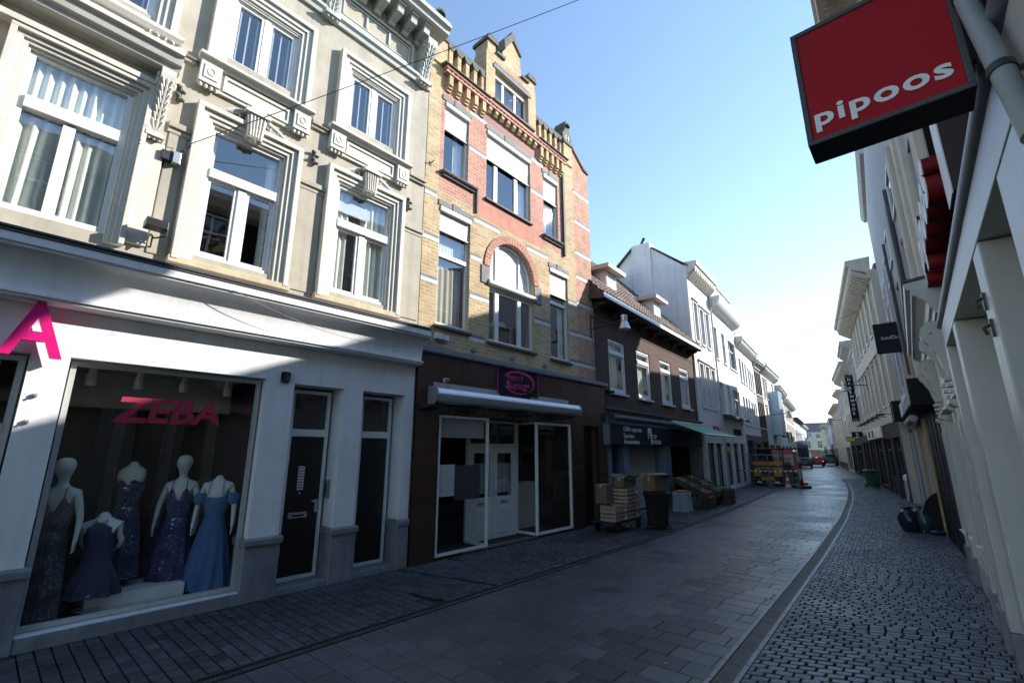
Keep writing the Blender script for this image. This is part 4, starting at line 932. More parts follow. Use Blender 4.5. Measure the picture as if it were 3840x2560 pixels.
b = MB(); b.box(11.80, 12.60, -.26, -.2, .02, 2.84); ring(b, 11.83, 12.57, .1, 2.3, .09, -.2, -.185); d2 = b.build('door', 'shop_blue' if 0 else 'door_black', BH); d2['label'] = 'dark side door at the corner of the brown tiled front'
b = MB(); b.box(11.92, 12.12, -.184, -.176, 1.10, 1.14); b.build('letter_plate', 'alu', d2)
MB.OFF = 0.0
# awning cassette, sign, lamps
t = thing('awning_box', 'rolled-up grey awning cassette over the empty shop window', 'awning', FL.w(6.0, 0, 3.05), FL.rz)
b = MB(); b.prism([(.05, .02), (.22, .0), (.30, .05), (.33, .14), (.33, .17), (.05, .17)], 'u', 0, 5.22); b.prism([(.05, .18), (.34, .18), (.33, .24), (.27, .31), (.16, .33), (.05, .33)], 'u', -.01, 5.23); b.build('cassette', 'alu', t, smooth=35)
b = MB(); b.prism([(.04, -.01), (.24, -.02), (.33, .06), (.355, .16), (.33, .27), (.27, .34), (.04, .36)], 'u', -.05, -.012); b.build('end_cap', 'gray_plastic', t)
b = MB(); b.prism([(.04, -.01), (.24, -.02), (.33, .06), (.355, .16), (.33, .27), (.27, .34), (.04, .36)], 'u', 5.232, 5.27); b.build('end_cap', 'gray_plastic', t)
for a, c in ((.08, 2.1), (3.3, 5.0)):
    b = MB(); b.box(a, c, .042, .06, .335, .46); [b.tube([(a + q * (c - a) / 6 + .1, .06, .40), (a + q * (c - a) / 6 + .1, .07, .40)], .012, 6) for q in range(6)]; b.build('mounting_plate', 'gray_wall', t)
t = thing('shop_sign', 'black square shop sign with pink lettering between pink tubes', 'sign', FL.w(8.0, .045, 3.46), FL.rz)
b = MB(); b.box(0.06, 1.56, 0, .035, 0, .645); b.build('panel', 'sign_black', t)
for u in (.02, 1.58):
    b = MB()
    for q in range(18): b.ball((u, .03, .03 + q * .035), .016, 6)
    b.tube([(u, .03, -.02), (u, .03, .66)], .010, 6); b.build('neon_tube', 'pink_neon', t)
def swoosh(b, cu, cz, ru, rz, a0, a1, w0, w1, v, n=26):
    o_, i_ = [], []
    for i in range(n + 1):
        q = i / n; a = a0 + (a1 - a0) * q; w = (w0 + (w1 - w0) * math.sin(math.pi * q) ** 1.2) / 2
        o_.append((cu + (ru + w) * math.cos(a), cz + (rz + w) * math.sin(a))); i_.append((cu + (ru - w) * math.cos(a), cz + (rz - w) * math.sin(a)))
    for i in range(n): b.prism([o_[i], o_[i + 1], i_[i + 1], i_[i]], 'v', v, v + .003)
b = MB(); swoosh(b, .80, .325, .60, .27, R(160), R(-50), .012, .085, .036); swoosh(b, .80, .325, .60, .285, R(205), R(300), .015, .03, .036); b.build('swoosh', 'pink_neon', t)
text('"P', .16, .15, .30, .345, .036, 'pink_neon', t, .004, .02); text('RETT', .36, .105, .475, .36, .036, 'pink_neon', t, .004, .015); text('Y', .12, .15, .845, .345, .036, 'pink_neon', t, .004, .02)
text('S', .19, .19, .30, .14, .036, 'pink_neon', t, .004, .04); text('H', .13, .17, .51, .10, .036, 'pink_neon', t, .004, .01); text('O', .17, .13, .66, .155, .036, 'pink_neon', t, .004, .03); text('E', .09, .13, .85, .15, .036, 'pink_neon', t, .004, .005); text('S"', .25, .18, .95, .12, .036, 'pink_neon', t, .004, .04)
for i, u in enumerate((5.95, 7.17, 8.84, 10.25)):
    b = MB(); b.prism([(.0, -.02), (.12, -.05), (.34, -.02), (.36, .02), (.12, .05), (0, .03)], 'u', -.21, .21); b.box(-.03, .03, -.02, .06, -.06, .06)
    tag(b.build('shop_lamp', 'black_metal', loc=FL.w(u, .04, 2.97), rotz=FL.rz, bevel=.012), 'flat black lamp under the awning cassette, ' + ('at the left end', 'over the left display window', 'over the shop door', 'over the right display window')[i], 'lamp', 'flat lamps over the empty shop')
b = MB(); b.lathe([(.05, 0), (.05, .06), (.045, .062)], (0, 0, 0), 12, 'white_plastic'); b.lathe([(.044, .063), (.044, .12), (.02, .15)], (0, 0, 0), 12, 'orange_paint')
o = tag(b.build('alarm_light', None, loc=FL.w(6.38, .04, 3.57), rotz=FL.rz), 'small orange and white alarm light above the awning cassette', 'alarm light'); o.rotation_euler.x = R(90)
for i, u in enumerate((7.12, 8.48, 9.80)):
    b = MB(); b.lathe([(.03, 0), (.03, .03), (.02, .05)], (0, .08, 0), 8); b.box(-.045, .045, .05, .16, .05, .12); b.tube([(0, .1, .08), (.03, .17, .06)], .03, 8)
    tag(b.build('ledge_lamp', 'zinc', loc=FL.w(u, .04, 4.25), rotz=FL.rz), 'small grey spot fitting on the zinc ledge, ' + ('left', 'middle', 'right')[i] + ' one of three', 'spotlight', 'spot fittings on the zinc ledge')
t = thing('junction_box', 'pale grey junction boxes with looping cable at the left end of the brown shop front', 'junction box', FL.w(6.2, .0, 4.50), FL.rz)
b = MB(); b.box(-.12, .06, 0, .10, -.06, .07); b.build('box', 'white_plastic', t, bevel=.008)
b = MB(); b.box(.075, .24, 0, .09, -.06, .05); b.build('box', 'white_plastic', t, bevel=.008)
b = MB(); b.tube([(.22, .05, -.06), (.24, .06, -.14), (.1, .07, -.20), (-.1, .06, -.17), (-.28, .05, -.10), (-.3, .02, .0)], .010, 6); b.build('cord', 'white_plastic', t)
wire('street_cable', FL.w(1.28, .13, 6.48), (8.0, 19.0, 22.0), .5, .006, 'black_metal', 'thin dark cable rising from the beige house across the street into the sky')
b = MB(); b.tube([(0, 0, 0), (.0, .12, .03), (.02, .12, .08)], .012, 6); b.box(-.03, .03, 0, .015, -.05, .05)
tag(b.build('wall_hook', 'dark_metal', loc=FL.w(5.78, 0, 8.55), rotz=FL.rz), 'small iron hook on the yellow brick beside the beige house', 'hook')
# ---------------------------------------------------------------- brown brick house with dormers
FB = Frame((-7.6, 12.4), (-8.1, 21.2))
BR = thing('town_house', 'low dark brown brick house with a tiled roof, two white dormers and four upper windows', 'house', FB.w(0.3, 0, 0), FB.rz)
MB.OFF = 0.3
G0, G1 = 0.70, 10.88
W4 = [(1.34, 2.66, 4.06, 5.90), (3.71, 5.00, 4.06, 5.90), (6.13, 7.44, 4.05, 5.88), (8.57, 9.91, 4.06, 5.90)]
b = MB(); wall(b, 0.15, G1, 3.45, 6.98, W4, -0.03, 0.2); shell(b, 0.15, G1, 0, 7.1, -0.03, 9.0); b.build('wall', 'brown_brick', BR)
b = MB(); b.box(0.4, G1 - .02, -.03, -.012, 6.40, 6.46); b.build('string_course', 'brown_brick', BR)
for w in W4:
    o = window(BR, *w, -0.06, 0.09, 0.09, [], [(5.44, .12, .02)], pane='glass')
    b = MB(); ring(b, w[0] + .1, w[1] - .1, 4.16, 5.37, .05, -.14, -.09); ring(b, w[0] + .1, w[1] - .1, 5.51, 5.80, .04, -.14, -.09); b.build('casement', 'white_paint', o)
    c = curtain(o, w[0] + .12, w[0] + .12 + (w[1] - w[0]) * .68, 4.2, 5.75, -.24, 'interior_light', .012, .3)
    b = MB(); b.prism([(-.06, w[2] - .10), (.06, w[2] - .10), (.06, w[2] - .03), (-.06, w[2] - .002)], 'u', w[0] - .03, w[1] + .03); b.build('sill', 'white_wall', BR)
b = MB(); b.prism([(-.1, 6.98), (.46, 6.90), (.50, 6.90), (.52, 6.96), (.55, 6.98), (.55, 7.08), (.49, 7.09), (-.1, 7.14)], 'u', 0.02, 10.55); b.build('eaves', 'timber_dark', BR)
b = MB(); b.box(.02, 10.55, .552, .565, 6.93, 7.075); b.build('gutter_board', 'white_paint', BR)
for i in range(9):
    u = .35 + i * 1.22; b = MB(); b.prism([(-.03, 6.62), (.06, 6.66), (.14, 6.76), (.36, 6.80), (.42, 6.895), (-.03, 6.965)], 'u', u, u + .16); b.build('corbel', 'timber_dark', BR)
# pantile roof: rolled rows
RS = 1.18
def roof_z(v): return 7.10 + (0.5 - v) * RS * 0.92
b = MB(); rows = []; nu = 184
for j in range(27):
    v = .52 - j * .178; z = roof_z(v)
    for dz in (0.0, 0.055):
        rows.append([(.05 + (G1 - .05) * i / nu, v - (0.17 if dz == 0 and 0 else 0), z + dz + .042 * math.sin(2 * math.pi * i * 45 / nu)) for i in range(nu + 1)])
rr = []
for j in range(26): rr += [rows[2 * j + 1], [(p[0], p[1], p[2] - .0) for p in rows[2 * j + 2]]]
b.loft(rr, None, cap=False, closed=False)
roof = b.build('roof', 'pantile' if 'pantile' in M else 'cap_tile', BR)
def pantile():
    m, nt, N, L, P = _mat('pantile')
    tc = N.new('ShaderNodeTexCoord'); vo = N.new('ShaderNodeTexWhiteNoise'); vo.noise_dimensions = '2D'
    sx = N.new('ShaderNodeVectorMath'); sx.operation = 'MULTIPLY'; sx.inputs[1].default_value = (1 / .236, 1 / .178, 0); L.new(tc.outputs['UV'], sx.inputs[0])
    fl = N.new('ShaderNodeVectorMath'); fl.operation = 'FLOOR'; L.new(sx.outputs[0], fl.inputs[0]); L.new(fl.outputs[0], vo.inputs['Vector'])
    n = N.new('ShaderNodeTexNoise'); n.inputs['Scale'].default_value = 2.5; n.inputs['Detail'].default_value = 6; L.new(tc.outputs['Object'], n.inputs['Vector'])
    mx = N.new('ShaderNodeMix'); mx.data_type = 'RGBA'; mx.inputs[6].default_value = (.085, .055, .042, 1); mx.inputs[7].default_value = (.22, .15, .11, 1); L.new(vo.outputs['Value'], mx.inputs[0])
    vm = N.new('ShaderNodeVectorMath'); vm.operation = 'SCALE'; mr = N.new('ShaderNodeMapRange'); mr.inputs[1].default_value = .3; mr.inputs[2].default_value = .7; mr.inputs[3].default_value = .6; mr.inputs[4].default_value = 1.2
    L.new(n.outputs['Fac'], mr.inputs[0]); L.new(mx.outputs[2], vm.inputs[0]); L.new(mr.outputs[0], vm.inputs['Scale']); L.new(vm.outputs[0], P.inputs['Base Color']); P.inputs['Roughness'].default_value = .75
pantile(); roof.data.materials[0] = M['pantile']
b = MB(); b.prism([(.52, 7.06), (-4.1, roof_z(-4.1) - .02), (-4.2, 7.0)], 'u', .10, G1 - .05); b.prism([(-4.05, roof_z(-4.05) - .03), (-9, 7.0), (-4.2, 7.0)], 'u', .10, G1 - .05); b.build('roof_base', 'cap_tile', BR)
for a, c, z0, z1 in ((2.42, 3.30, 8.12, 8.86), (7.18, 8.04, 8.20, 8.92)):
    vf = -.52
    b = MB(); b.box(a, c, -1.9, vf, z0 - .5, z1); d = b.build('dormer', 'white_paint', BR)
    b = MB(); b.box(a - .32, c + .32, -2.0, vf + .30, z1 + .002, z1 + .10); b.prism([(vf + .32, z1 + .10), (vf + .32, z1 + .14), (-2.0, z1 + .2), (-2.0, z1 + .10)], 'u', a - .34, c + .34); b.build('dormer_roof', 'cream_trim', d)
    b = MB(); ring(b, a + .04, c - .04, z0 - .05, z1 - .03, .07, vf, vf + .03); b.build('dormer_frame', 'white_paint', d)
    b = MB(); b.box(a + .11, c - .11, vf + .002, vf + .012, z0 + .02, z1 - .10); b.build('shutter', 'white_paint', d)
# shops below: phone shop with shutter, greengrocer
b = MB(); b.box(G0, G1 + .1, -.03, .14, 3.42, 3.50); b.box(G0, G1, -.03, .07, 3.30, 3.419); b.build('shop_ledge', 'slate_gray', BR)
b = MB(); wall(b, G0, G1, 0, 3.32, [(1.16, 2.06, 0, 2.30), (2.45, 6.55 - .72, 0.0, 2.3), (6.56, 10.3, 0, 2.30)], 0.0, .45); b.build('shop_wall', 'shop_blue', BR)
b = MB(); b.box(1.10, 2.1, -.5, -.44, 0, 2.3); b.box(1.45, 1.56, -.438, -.42, 1.15, 1.4, 'gray_plastic'); b.mats = ['door_black', 'gray_plastic']; b.build('door', 'door_black', BR)
b = MB(); n = 34
for i in range(n):
    z = .05 + i * (2.25 / n); b.prism([(-.40, z), (-.375, z + .012), (-.37, z + .03), (-.385, z + .055), (-.40, z + .062)], 'u', 2.95, 5.65)
b.build('roller_shutter', 'shutter_beige', BR)
each('shutter_guide', 'gray_plastic', BR, ((2.90, 2.95, -.42, -.34, 0, 2.3), (5.65, 5.70, -.42, -.34, 0, 2.3)))
each('shutter_box', 'gray_plastic', BR, ((2.90, 5.70, -.44, -.32, 2.18, 2.3),))
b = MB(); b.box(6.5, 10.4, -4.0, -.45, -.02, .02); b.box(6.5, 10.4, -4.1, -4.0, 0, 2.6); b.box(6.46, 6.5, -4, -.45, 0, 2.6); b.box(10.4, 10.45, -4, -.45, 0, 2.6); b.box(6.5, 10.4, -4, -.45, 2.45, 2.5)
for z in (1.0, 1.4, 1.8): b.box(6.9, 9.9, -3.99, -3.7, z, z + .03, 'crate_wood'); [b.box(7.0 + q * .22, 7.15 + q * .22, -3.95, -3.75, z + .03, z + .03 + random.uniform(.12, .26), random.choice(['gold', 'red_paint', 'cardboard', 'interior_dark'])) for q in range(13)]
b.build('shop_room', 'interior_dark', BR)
b = MB(); b.box(7.1, 11.3, 0, .05, 2.28, 3.0); b.build('fascia_board', 'sign_black', BR)
MB.OFF = 0.0
t = thing('shop_sign', 'long dark shop sign with white lettering over a closed roller shutter', 'sign', FB.w(.80, 0, 2.30), FB.rz)
b = MB(); b.box(.0, 6.0, 0.0, .18, 0, .66); b.build('sign_box', 'sign_navy', t, bevel=.01)
b = MB(); b.box(-.30, -.02, -.02, .17, .0, .64); b.build('side_panel', 'shop_blue', t)
text('GSM reparatie', 1.55, .21, .94, .40, .181, 'letter_white', t, .004, .012); text('Service', .84, .15, .94, .225, .181, 'letter_white', t, .004, .012); text('Accessoires', 1.27, .155, .94, .03, .181, 'letter_white', t, .004, .012)
text('TOP', .44, .14, 3.42, .25, .181, 'letter_white', t, .004, .01); text('PHONE', .86, .15, 3.42, .05, .181, 'letter_white', t, .004, .01)
b = MB(); b.prism([(3.02, .24), (3.08, .24), (3.10, .45), (3.14, .49), (3.20, .44), (3.22, .30), (3.27, .36), (3.29, .10), (3.22, .05), (3.38, .05), (3.38, .58), (3.34, .62), (3.06, .62), (3.02, .58)], 'v', .181, .185); b.build('logo', 'letter_white', t)
t = thing('awning', 'green fabric awning slung out over the fruit stands', 'awning', FB.w(6.55, 0, 3.2), FB.rz)
b = MB(); P0 = [(0, .18, .06), (5.0, .18, .06)]; n = 10
rows = [[(i / 20 * 5.0, .18 + (1.25) * j / n, .06 - .50 * j / n - .03 * math.sin(math.pi * j / n) * abs(math.sin(i / 20 * math.pi * 3))) for i in range(21)] for j in range(n + 1)]
b.loft(rows, None, cap=False, closed=False); b.loft([[(p[0], p[1], p[2] - .012) for p in r] for r in rows], None, cap=False, closed=False); b.build('fabric', 'awning_green', t, smooth=180)
b = MB(); b.tube([(-.02, 1.44, -.45), (5.02, 1.44, -.45)], .035, 10); b.build('front_rail', 'alu', t)
b = MB(); b.box(-.05, 5.05, .14, .22, .04, .14); b.build('cassette', 'alu', t, bevel=.01)
for u in (.3, 4.7): 
    b = MB(); b.tube([(u, .16, -.05), (u + (.9 if u < 1 else -.9), .8, -.25), (u, 1.42, -.45)], .018, 6); b.build('folding_arm', 'gray_plastic', t)
t = thing('awning', 'rolled dark awning above the phone shop sign', 'awning', FB.w(.85, 0, 3.1), FB.rz)
b = MB(); b.tube([(0, .22, .06), (5.65, .22, .06)], .10, 14); b.build('roll', 'slate_gray', t, smooth=40)
b = MB(); b.box(-.03, .0, .1, .34, -.06, .18); b.build('end_plate', 'dark_metal', t)
# street lamp hung from the corner of the brick house
def street_lamp(loc, rz, reach, label, group, k=1.0):
    t = thing('street_lamp', label, 'street lamp', loc, rz, group)
    b = MB(); b.box(-.03, .03, 0, .03, -.35, .35); b.tube([(0, .03, -.05), (0, reach, .05)], .028 * k, 8); b.tube([(0, .03, .55 * k), (0, reach * .62, .05)], .014, 6); b.tube([(0, .03, .3), (0, .03, .58 * k)], .02, 6); b.build('arm', 'dark_metal', t)
    b = MB(); b.lathe([(.02, .27), (.13, .25), (.135, .16), (.115, .15), (.115, .12), (.135, .11), (.135, .05), (.12, .03), (.12, 0)], (0, reach, 0), 18, None); b.build('lamp_cap', 'alu', t, smooth=30)
    b = MB(); b.lathe([(.125, -.01), (.15, -.08), (.21, -.24), (.245, -.34), (.235, -.345), (.14, -.08), (.02, -.03)], (0, reach, 0), 20); b.build('lamp_shade', 'alu', t, smooth=40)
    b = MB(); b.lathe([(.001, -.02), (.07, -.06), (.09, -.2), (.001, -.28)], (0, reach, 0), 12); b.build('bulb', 'interior_white', t, smooth=40)
    for o in t.children:
        if o.name.split('.')[0] != 'arm': o.scale = (k, k, k); o.location = (0, -reach * (1 - k), 0)
    return t
LG = 'bell-shaped street lamps on wall arms'
street_lamp(FL.w(12.47, 0.0, 5.98), FL.rz, 1.2, 'bell-shaped metal street lamp on an arm between the brick houses', LG, .75)
b = MB(); b.tube([(0, .03, 1.0), (0, .03, .2), (.02, .04, -1.6)], .018, 6); b.tube([(0.03, .03, .5), (0.08, .05, .5)], .05, 8)
tag(b.build('lamp_cable', 'gray_plastic', loc=FL.w(12.52, .0, 5.9), rotz=FL.rz), 'grey cable conduit behind the first wall lamp', 'conduit')
b = MB(); b.box(-.06, .06, 0, .12, -.05, .05); b.tube([(0, .1, 0), (.12, .24, .0)], .045, 8)
tag(b.build('security_camera', 'black_plastic', loc=FB.w(.95, 0, 3.98), rotz=FB.rz), 'black security camera at the left end of the brown brick wall', 'camera')
# ---------------------------------------------------------------- generic rows of houses
def house(name, label, F, u0, u1, H, wallm, wins, D=9.0, frame='white_paint', pane='dark_glass', shop=None, shopm=None, cornice=None, roof=None, sill='white_wall', z_shop=3.2, recess=.12, roofm='roof_slate', bars=True, cat='house', trim=None):
    """wins: (u0,u1,z0,z1); shop: openings at street level; cornice: (z, height, reach, material, corbel pitch)"""
    t = thing(name, label, cat, F.w(u0, 0, 0), F.rz); MB.OFF = u0
    b = MB(); wall(b, u0, u1, z_shop, H, wins, 0, .2); shell(b, u0, u1, 0, H, 0, D); b.build('wall', wallm, t)
    b = MB(); wall(b, u0, u1, 0, z_shop, shop or [], 0.0, .35); b.build('shop_wall', shopm or wallm, t)
    for w in shop or []:
        o = window(t, *w, -.12, .05, .06, [((w[0] + w[1]) / 2, w[2], w[3], .05)] if w[1] - w[0] > 1.6 else [], [(w[3] - .55, .06, .0)], frame='slate_gray', pane='dark_glass', name='shop_window')
    for w in wins:
        m = (w[0] + w[1]) / 2
        window(t, *w, -recess, .06, .06, [(m, w[2], w[3], .06)] if bars and w[1] - w[0] > .8 else [], [(w[2] + (w[3] - w[2]) * .68, .07, .01)] if bars else [], frame=frame, pane=pane)
        if sill:
            b = MB(); b.box(w[0] - .06, w[1] + .06, -.02, .07, w[2] - .08, w[2] + .01); b.build('sill', sill, t)
            if trim: b = MB(); ring(b, w[0] - .12, w[1] + .12, w[2] - .002, w[3] + .14, .118, 0, .04, None, 'lrt'); b.box(w[0] - .2, w[1] + .2, 0, .12, w[3] + .14, w[3] + .22); b.build('window_surround', trim, t)
    if cornice:
        z, h, r, cm, pitch = cornice
        b = MB(); b.prism([(0, z), (.08, z), (.10, z + h * .25), (.14, z + h * .3), (r * .8, z + h * .55), (r * .85, z + h * .7), (r, z + h * .75), (r, z + h), (-.1, z + h + .04)], 'u', u0 - .03, u1 + .03); b.build('cornice', cm, t)
        if pitch:
            n = int((u1 - u0) / pitch)
            for i in range(n):
                u = u0 + (i + .5) * (u1 - u0) / n; b = MB(); b.prism([(.0, z + .0), (.14, z + .02), (r * .78, z + h * .36), (r * .78, z + h * .53), (0, z + h * .2)], 'u', u - pitch * .22, u + pitch * .22); b.build('corbel', cm, t)
    if roof:
        b = MB(); z = H + (0 if not cornice else max(0, cornice[0] + cornice[1] - H)); rh, rv = roof
        b.prism([(.05, H), (.05, z), (-rv, z + rh), (-D, z), (-D, H)], 'u', u0 + .02, u1 - .02); b.build('roof', roofm, t)
    MB.OFF = 0.0
    return t
def LF(y0, y1): return Frame((XLW(y0), y0), (XLW(y1), y1))
F1 = LF(23.22, 27.35)
h = house('town_house', 'white painted house with a tall blank side wall and chimney above the brown roof', F1, 0, F1.L, 11.25, 'white_wall2', [(.62, 1.22, 7.7, 9.8), (1.72, 2.36, 7.7, 9.7), (2.84, 3.46, 7.7, 9.7), (.72, 1.36, 4.3, 6.5), (1.82, 2.46, 4.3, 6.5), (2.96, 3.6, 4.3, 6.45)],
          shop=[(.9, 2.3, .3, 2.5), (2.5, 3.9, .0, 2.5)], cornice=(11.0, .85, .55, 'cream_trim', .34), roof=None, trim='white_wall2')
b = MB()        # side wall with its raked top, chimney and flue
b.prism([(0, 7.0), (0, 11.6), (-1.74, 13.10), (-2.9, 13.3), (-4.0, 12.2), (-9, 8), (-9, 7)], 'u', -.06, .25); b.prism([(-1.80, 7.0), (-1.80, 13.48), (-2.85, 13.48), (-2.85, 7.0)], 'u', -.22, .5); b.build('side_wall', 'white_wall', h)
b = MB(); b.prism([(.1, 11.62), (.1, 11.70), (-1.76, 13.24), (-1.76, 13.12)], 'u', -.10, F1.L); b.prism([(-2.88, 13.32), (-2.88, 13.42), (-4.1, 12.3), (-4.1, 12.16)], 'u', -.2, F1.L); b.prism([(0, 11.3), (0, 11.6), (-1.74, 13.1), (-2.9, 13.3), (-9, 7.9), (-9, 7.5)], 'u', .26, F1.L - .02); b.build('roof', 'cap_tile', h)
b = MB(); b.tube([(.1, -2.3, 13.48), (.1, -2.3, 13.72)], .09, 10); b.tube([(-.22, -2.1, 13.74), (.42, -2.5, 13.74)], .085, 10); b.build('flue', 'dark_metal', h)
b = MB(); b.tube([(3.98, .10, 11.0), (3.98, .10, 3.3)], .05, 8); b.tube([(3.98, .10, 3.3), (4.02, .12, .1)], .045, 8); b.build('downpipe', 'gray_wall', h)
t = text('STA', 1.1, .36, 2.0, 3.02, .06, 'magenta', None, .12, .03, 'shop_letters', loc=F1.w(0, 0, 0), rotz=F1.rz); tag(t, 'dark red raised shop letters on the white front above the green awning', 'sign letters')
F2 = LF(27.35, 34.1)
h = house('town_house', 'white house with dark upper windows, a rounded eaves overhang and a flat parapet', F2, 0, F2.L, 10.9, 'white_wall2', [(.45, 1.15, 7.4, 9.35), (2.4, 3.2, 7.4, 9.35), (4.15, 6.3, 7.35, 9.25), (.6, 1.45, 4.2, 6.05), (2.5, 3.3, 4.2, 6.05), (4.1, 6.1, 4.2, 5.95)], pane='dark_window',
          shop=[(.45, 2.0, .2, 2.55), (2.45, 4.0, .2, 2.55), (4.5, 6.0, .2, 2.55)], shopm='white_wall', z_shop=3.95)
b = MB(); b.prism([(0, 10.3)] + [(.62 * math.sin(q * math.pi / 16) ** 1.2, 10.98 - .66 * math.cos(q * math.pi / 16)) for q in range(1, 9)] + [(.62, 11.06), (0, 11.06)], 'u', -.05, F2.L - .3); b.build('cornice', 'white_wall2', h, smooth=30)
b = MB(); b.box(.2, F2.L - .5, -6, -.0, 11.06, 12.25); b.box(.15, F2.L - .45, -6.05, .05, 12.252, 12.34, 'slate_gray'); b.mats = ['white_wall2', 'slate_gray']; b.build('attic', 'white_wall2', h)
b = MB(); rows = [[(i / 40 * 6.3 + .2, .02 + .55 * j, 4.05 - .10 * j + .07 * math.sin(i / 40 * math.pi * 2 * 3 + .5) * j) for i in range(41)] for j in (0, .5, 1)]
b.loft(rows, None, cap=False, closed=False); b.loft([[(p[0], p[1], p[2] + .09) for p in r] for r in rows], None, cap=False, closed=False); b.loft([rows[2], [(p[0], p[1], p[2] + .09) for p in rows[2]]], None, cap=False, closed=False); b.build('canopy', 'cream_wall', h, smooth=40)
text('scapino', 2.1, .34, 3.1, 3.05, .03, 'sign_black', h, .06, .02) if 0 else text('SERVICE', 2.1, .34, 3.1, 3.05, .03, 'sign_black', h, .06, .02) if 0 else None
F3 = LF(34.1, 41.0)
h = house('town_house', 'white house with two stepped cornices with small corbels', F3, 0, F3.L, 9.6, 'white_wall2', [(.5, 1.2, 6.85, 8.55), (1.6, 2.3, 6.85, 8.5), (2.7, 3.3, 6.85, 8.45), (3.9, 4.5, 6.75, 8.3), (4.8, 5.4, 6.7, 8.2), (5.7, 6.3, 6.6, 8.1), (.5, 1.2, 3.9, 5.8), (1.6, 2.3, 3.9, 5.8), (2.7, 3.3, 3.9, 5.8), (3.9, 4.5, 3.9, 5.7), (4.8, 5.4, 3.9, 5.7), (5.7, 6.3, 3.9, 5.7)],
          shop=[(.6, 2.6, .2, 2.8), (3.2, 6.2, .2, 2.6)], shopm='slate_gray', cornice=(9.2, .75, .5, 'cream_trim', .3), roof=(1.6, 3.5), bars=False)
b = MB(); b.box(1.2, 2.4, -1.5, -.4, 9.9, 10.7); b.prism([(1.0, 10.7), (2.6, 10.7), (1.8, 11.2)], 'v', -1.6, -.3, 'roof_slate'); b.mats = ['dark_window', 'roof_slate']; b.build('dormer', 'dark_window', h)
F4 = LF(41.0, 44.0)
house('town_house', 'narrow dark house with close-set white window bars', F4, 0, F4.L, 8.9, 'timber_dark', [(.2, .7, 6.6, 8.5), (.9, 1.4, 6.6, 8.5), (1.6, 2.1, 6.6, 8.5), (2.3, 2.8, 6.6, 8.5), (.2, .7, 3.9, 6.0), (.9, 1.4, 3.9, 6.0), (1.6, 2.1, 3.9, 6.0), (2.3, 2.8, 3.9, 6.0)],
      shop=[(.3, 2.7, .2, 2.8)], cornice=(8.8, .6, .5, 'cream_trim', 0), roof=(1.2, 3), bars=False)
F5 = LF(44.0, 52.5)
h = house('town_house', 'white ornate house with a pedimented top and a pale blue glazed bay', F5, 0, F5.L, 9.0, 'white_wall2', [(.8, 1.5, 6.6, 8.2), (2.2, 2.9, 6.6, 8.2), (6.2, 6.9, 6.6, 8.2), (7.1, 7.7, 4.0, 5.8), (.8, 1.5, 4.0, 5.8)], shop=[(.5, 3.5, .2, 2.6), (4.4, 7.4, .2, 2.6)],
          cornice=(8.7, .8, .6, 'cream_trim', .5), roof=(1.2, 3), bars=False, trim='cream_trim')
b = MB(); b.box(3.3, 5.9, .0, .75, 3.5, 7.4); b.build('glazed_bay', 'pale_blue', h)
b = MB()
for q in range(5): b.box(3.36 + q * .62, 3.42 + q * .62, .752, .78, 3.6, 7.3)
for z in (3.5, 4.8, 6.1, 7.36): b.box(3.3, 5.9, .781, .80, z, z + .06)
b.box(5.902, 5.93, .0, .75, 3.5, 7.4, 'teal_cloth'); b.mats = ['white_paint', 'teal_cloth']; b.build('bay_bars', 'white_paint', h)
F6 = LF(52.5, 62.0)
h = house('town_house', 'white house with rows of slim windows beyond the blue bay', F6, 0, F6.L, 8.2, 'white_wall2', [(.6 + q * 1.3, 1.2 + q * 1.3, z, z + 1.7) for q in range(7) for z in (3.7, 6.0)], shop=[(.5, 4, .2, 2.6), (4.8, 8.6, .2, 2.6)], cornice=(8.0, .6, .6, 'cream_trim', .5), roof=(2.4, 3.2), bars=False)
F7 = LF(62.0, 78.0)
h = house('town_house', 'cream house with an orange brick edge and a dark pointed roof', F7, 0, F7.L, 7.9, 'cream_wall', [(.8 + q * 2.2, 1.8 + q * 2.2, z, z + 1.6) for q in range(7) for z in (3.7, 5.8)], shop=[(.5, 5, .2, 2.6), (6.8, 14.4, .2, 2.6)], cornice=(7.6, .5, .6, 'white_wall', .5), roof=(3.4, 3.0), bars=False)
b = MB(); b.prism([(-.5, 7.9), (-2.2, 11.6), (-4, 7.9)], 'u', 1.0, 1.5); b.build('gable', 'old_white', h)
F8 = LF(78.0, 94.0)
house('town_house', 'low grey house in shade with a slate roof', F8, 0, F8.L, 6.6, 'gray_wall', [(1 + q * 2.6, 2.2 + q * 2.6, 3.6, 5.0) for q in range(6)], shop=[(.6, 4.6, .2, 2.6), (5.4, 9.6, .2, 2.6), (10.4, 15, .2, 2.6)], shopm='slate_gray', cornice=(6.4, .5, .6, 'slate_gray', 0), roof=(1.8, 3.5), bars=False)
F9 = LF(94.0, 112.0)
house('town_house', 'narrow white house front beyond the grey house', F9, 0, F9.L, 6.2, 'white_wall', [(1 + q * 2.4, 2 + q * 2.4, 3.6, 5.2) for q in range(5)], shop=[(.6, 5, .2, 2.6), (6.4, 12.6, .2, 2.6)], shopm='slate_gray', cornice=(6.1, .5, .5, 'white_wall', 0), roof=(2.6, 3.5), bars=False)
FE = Frame((-31.5, 163), (-20.5, 167))
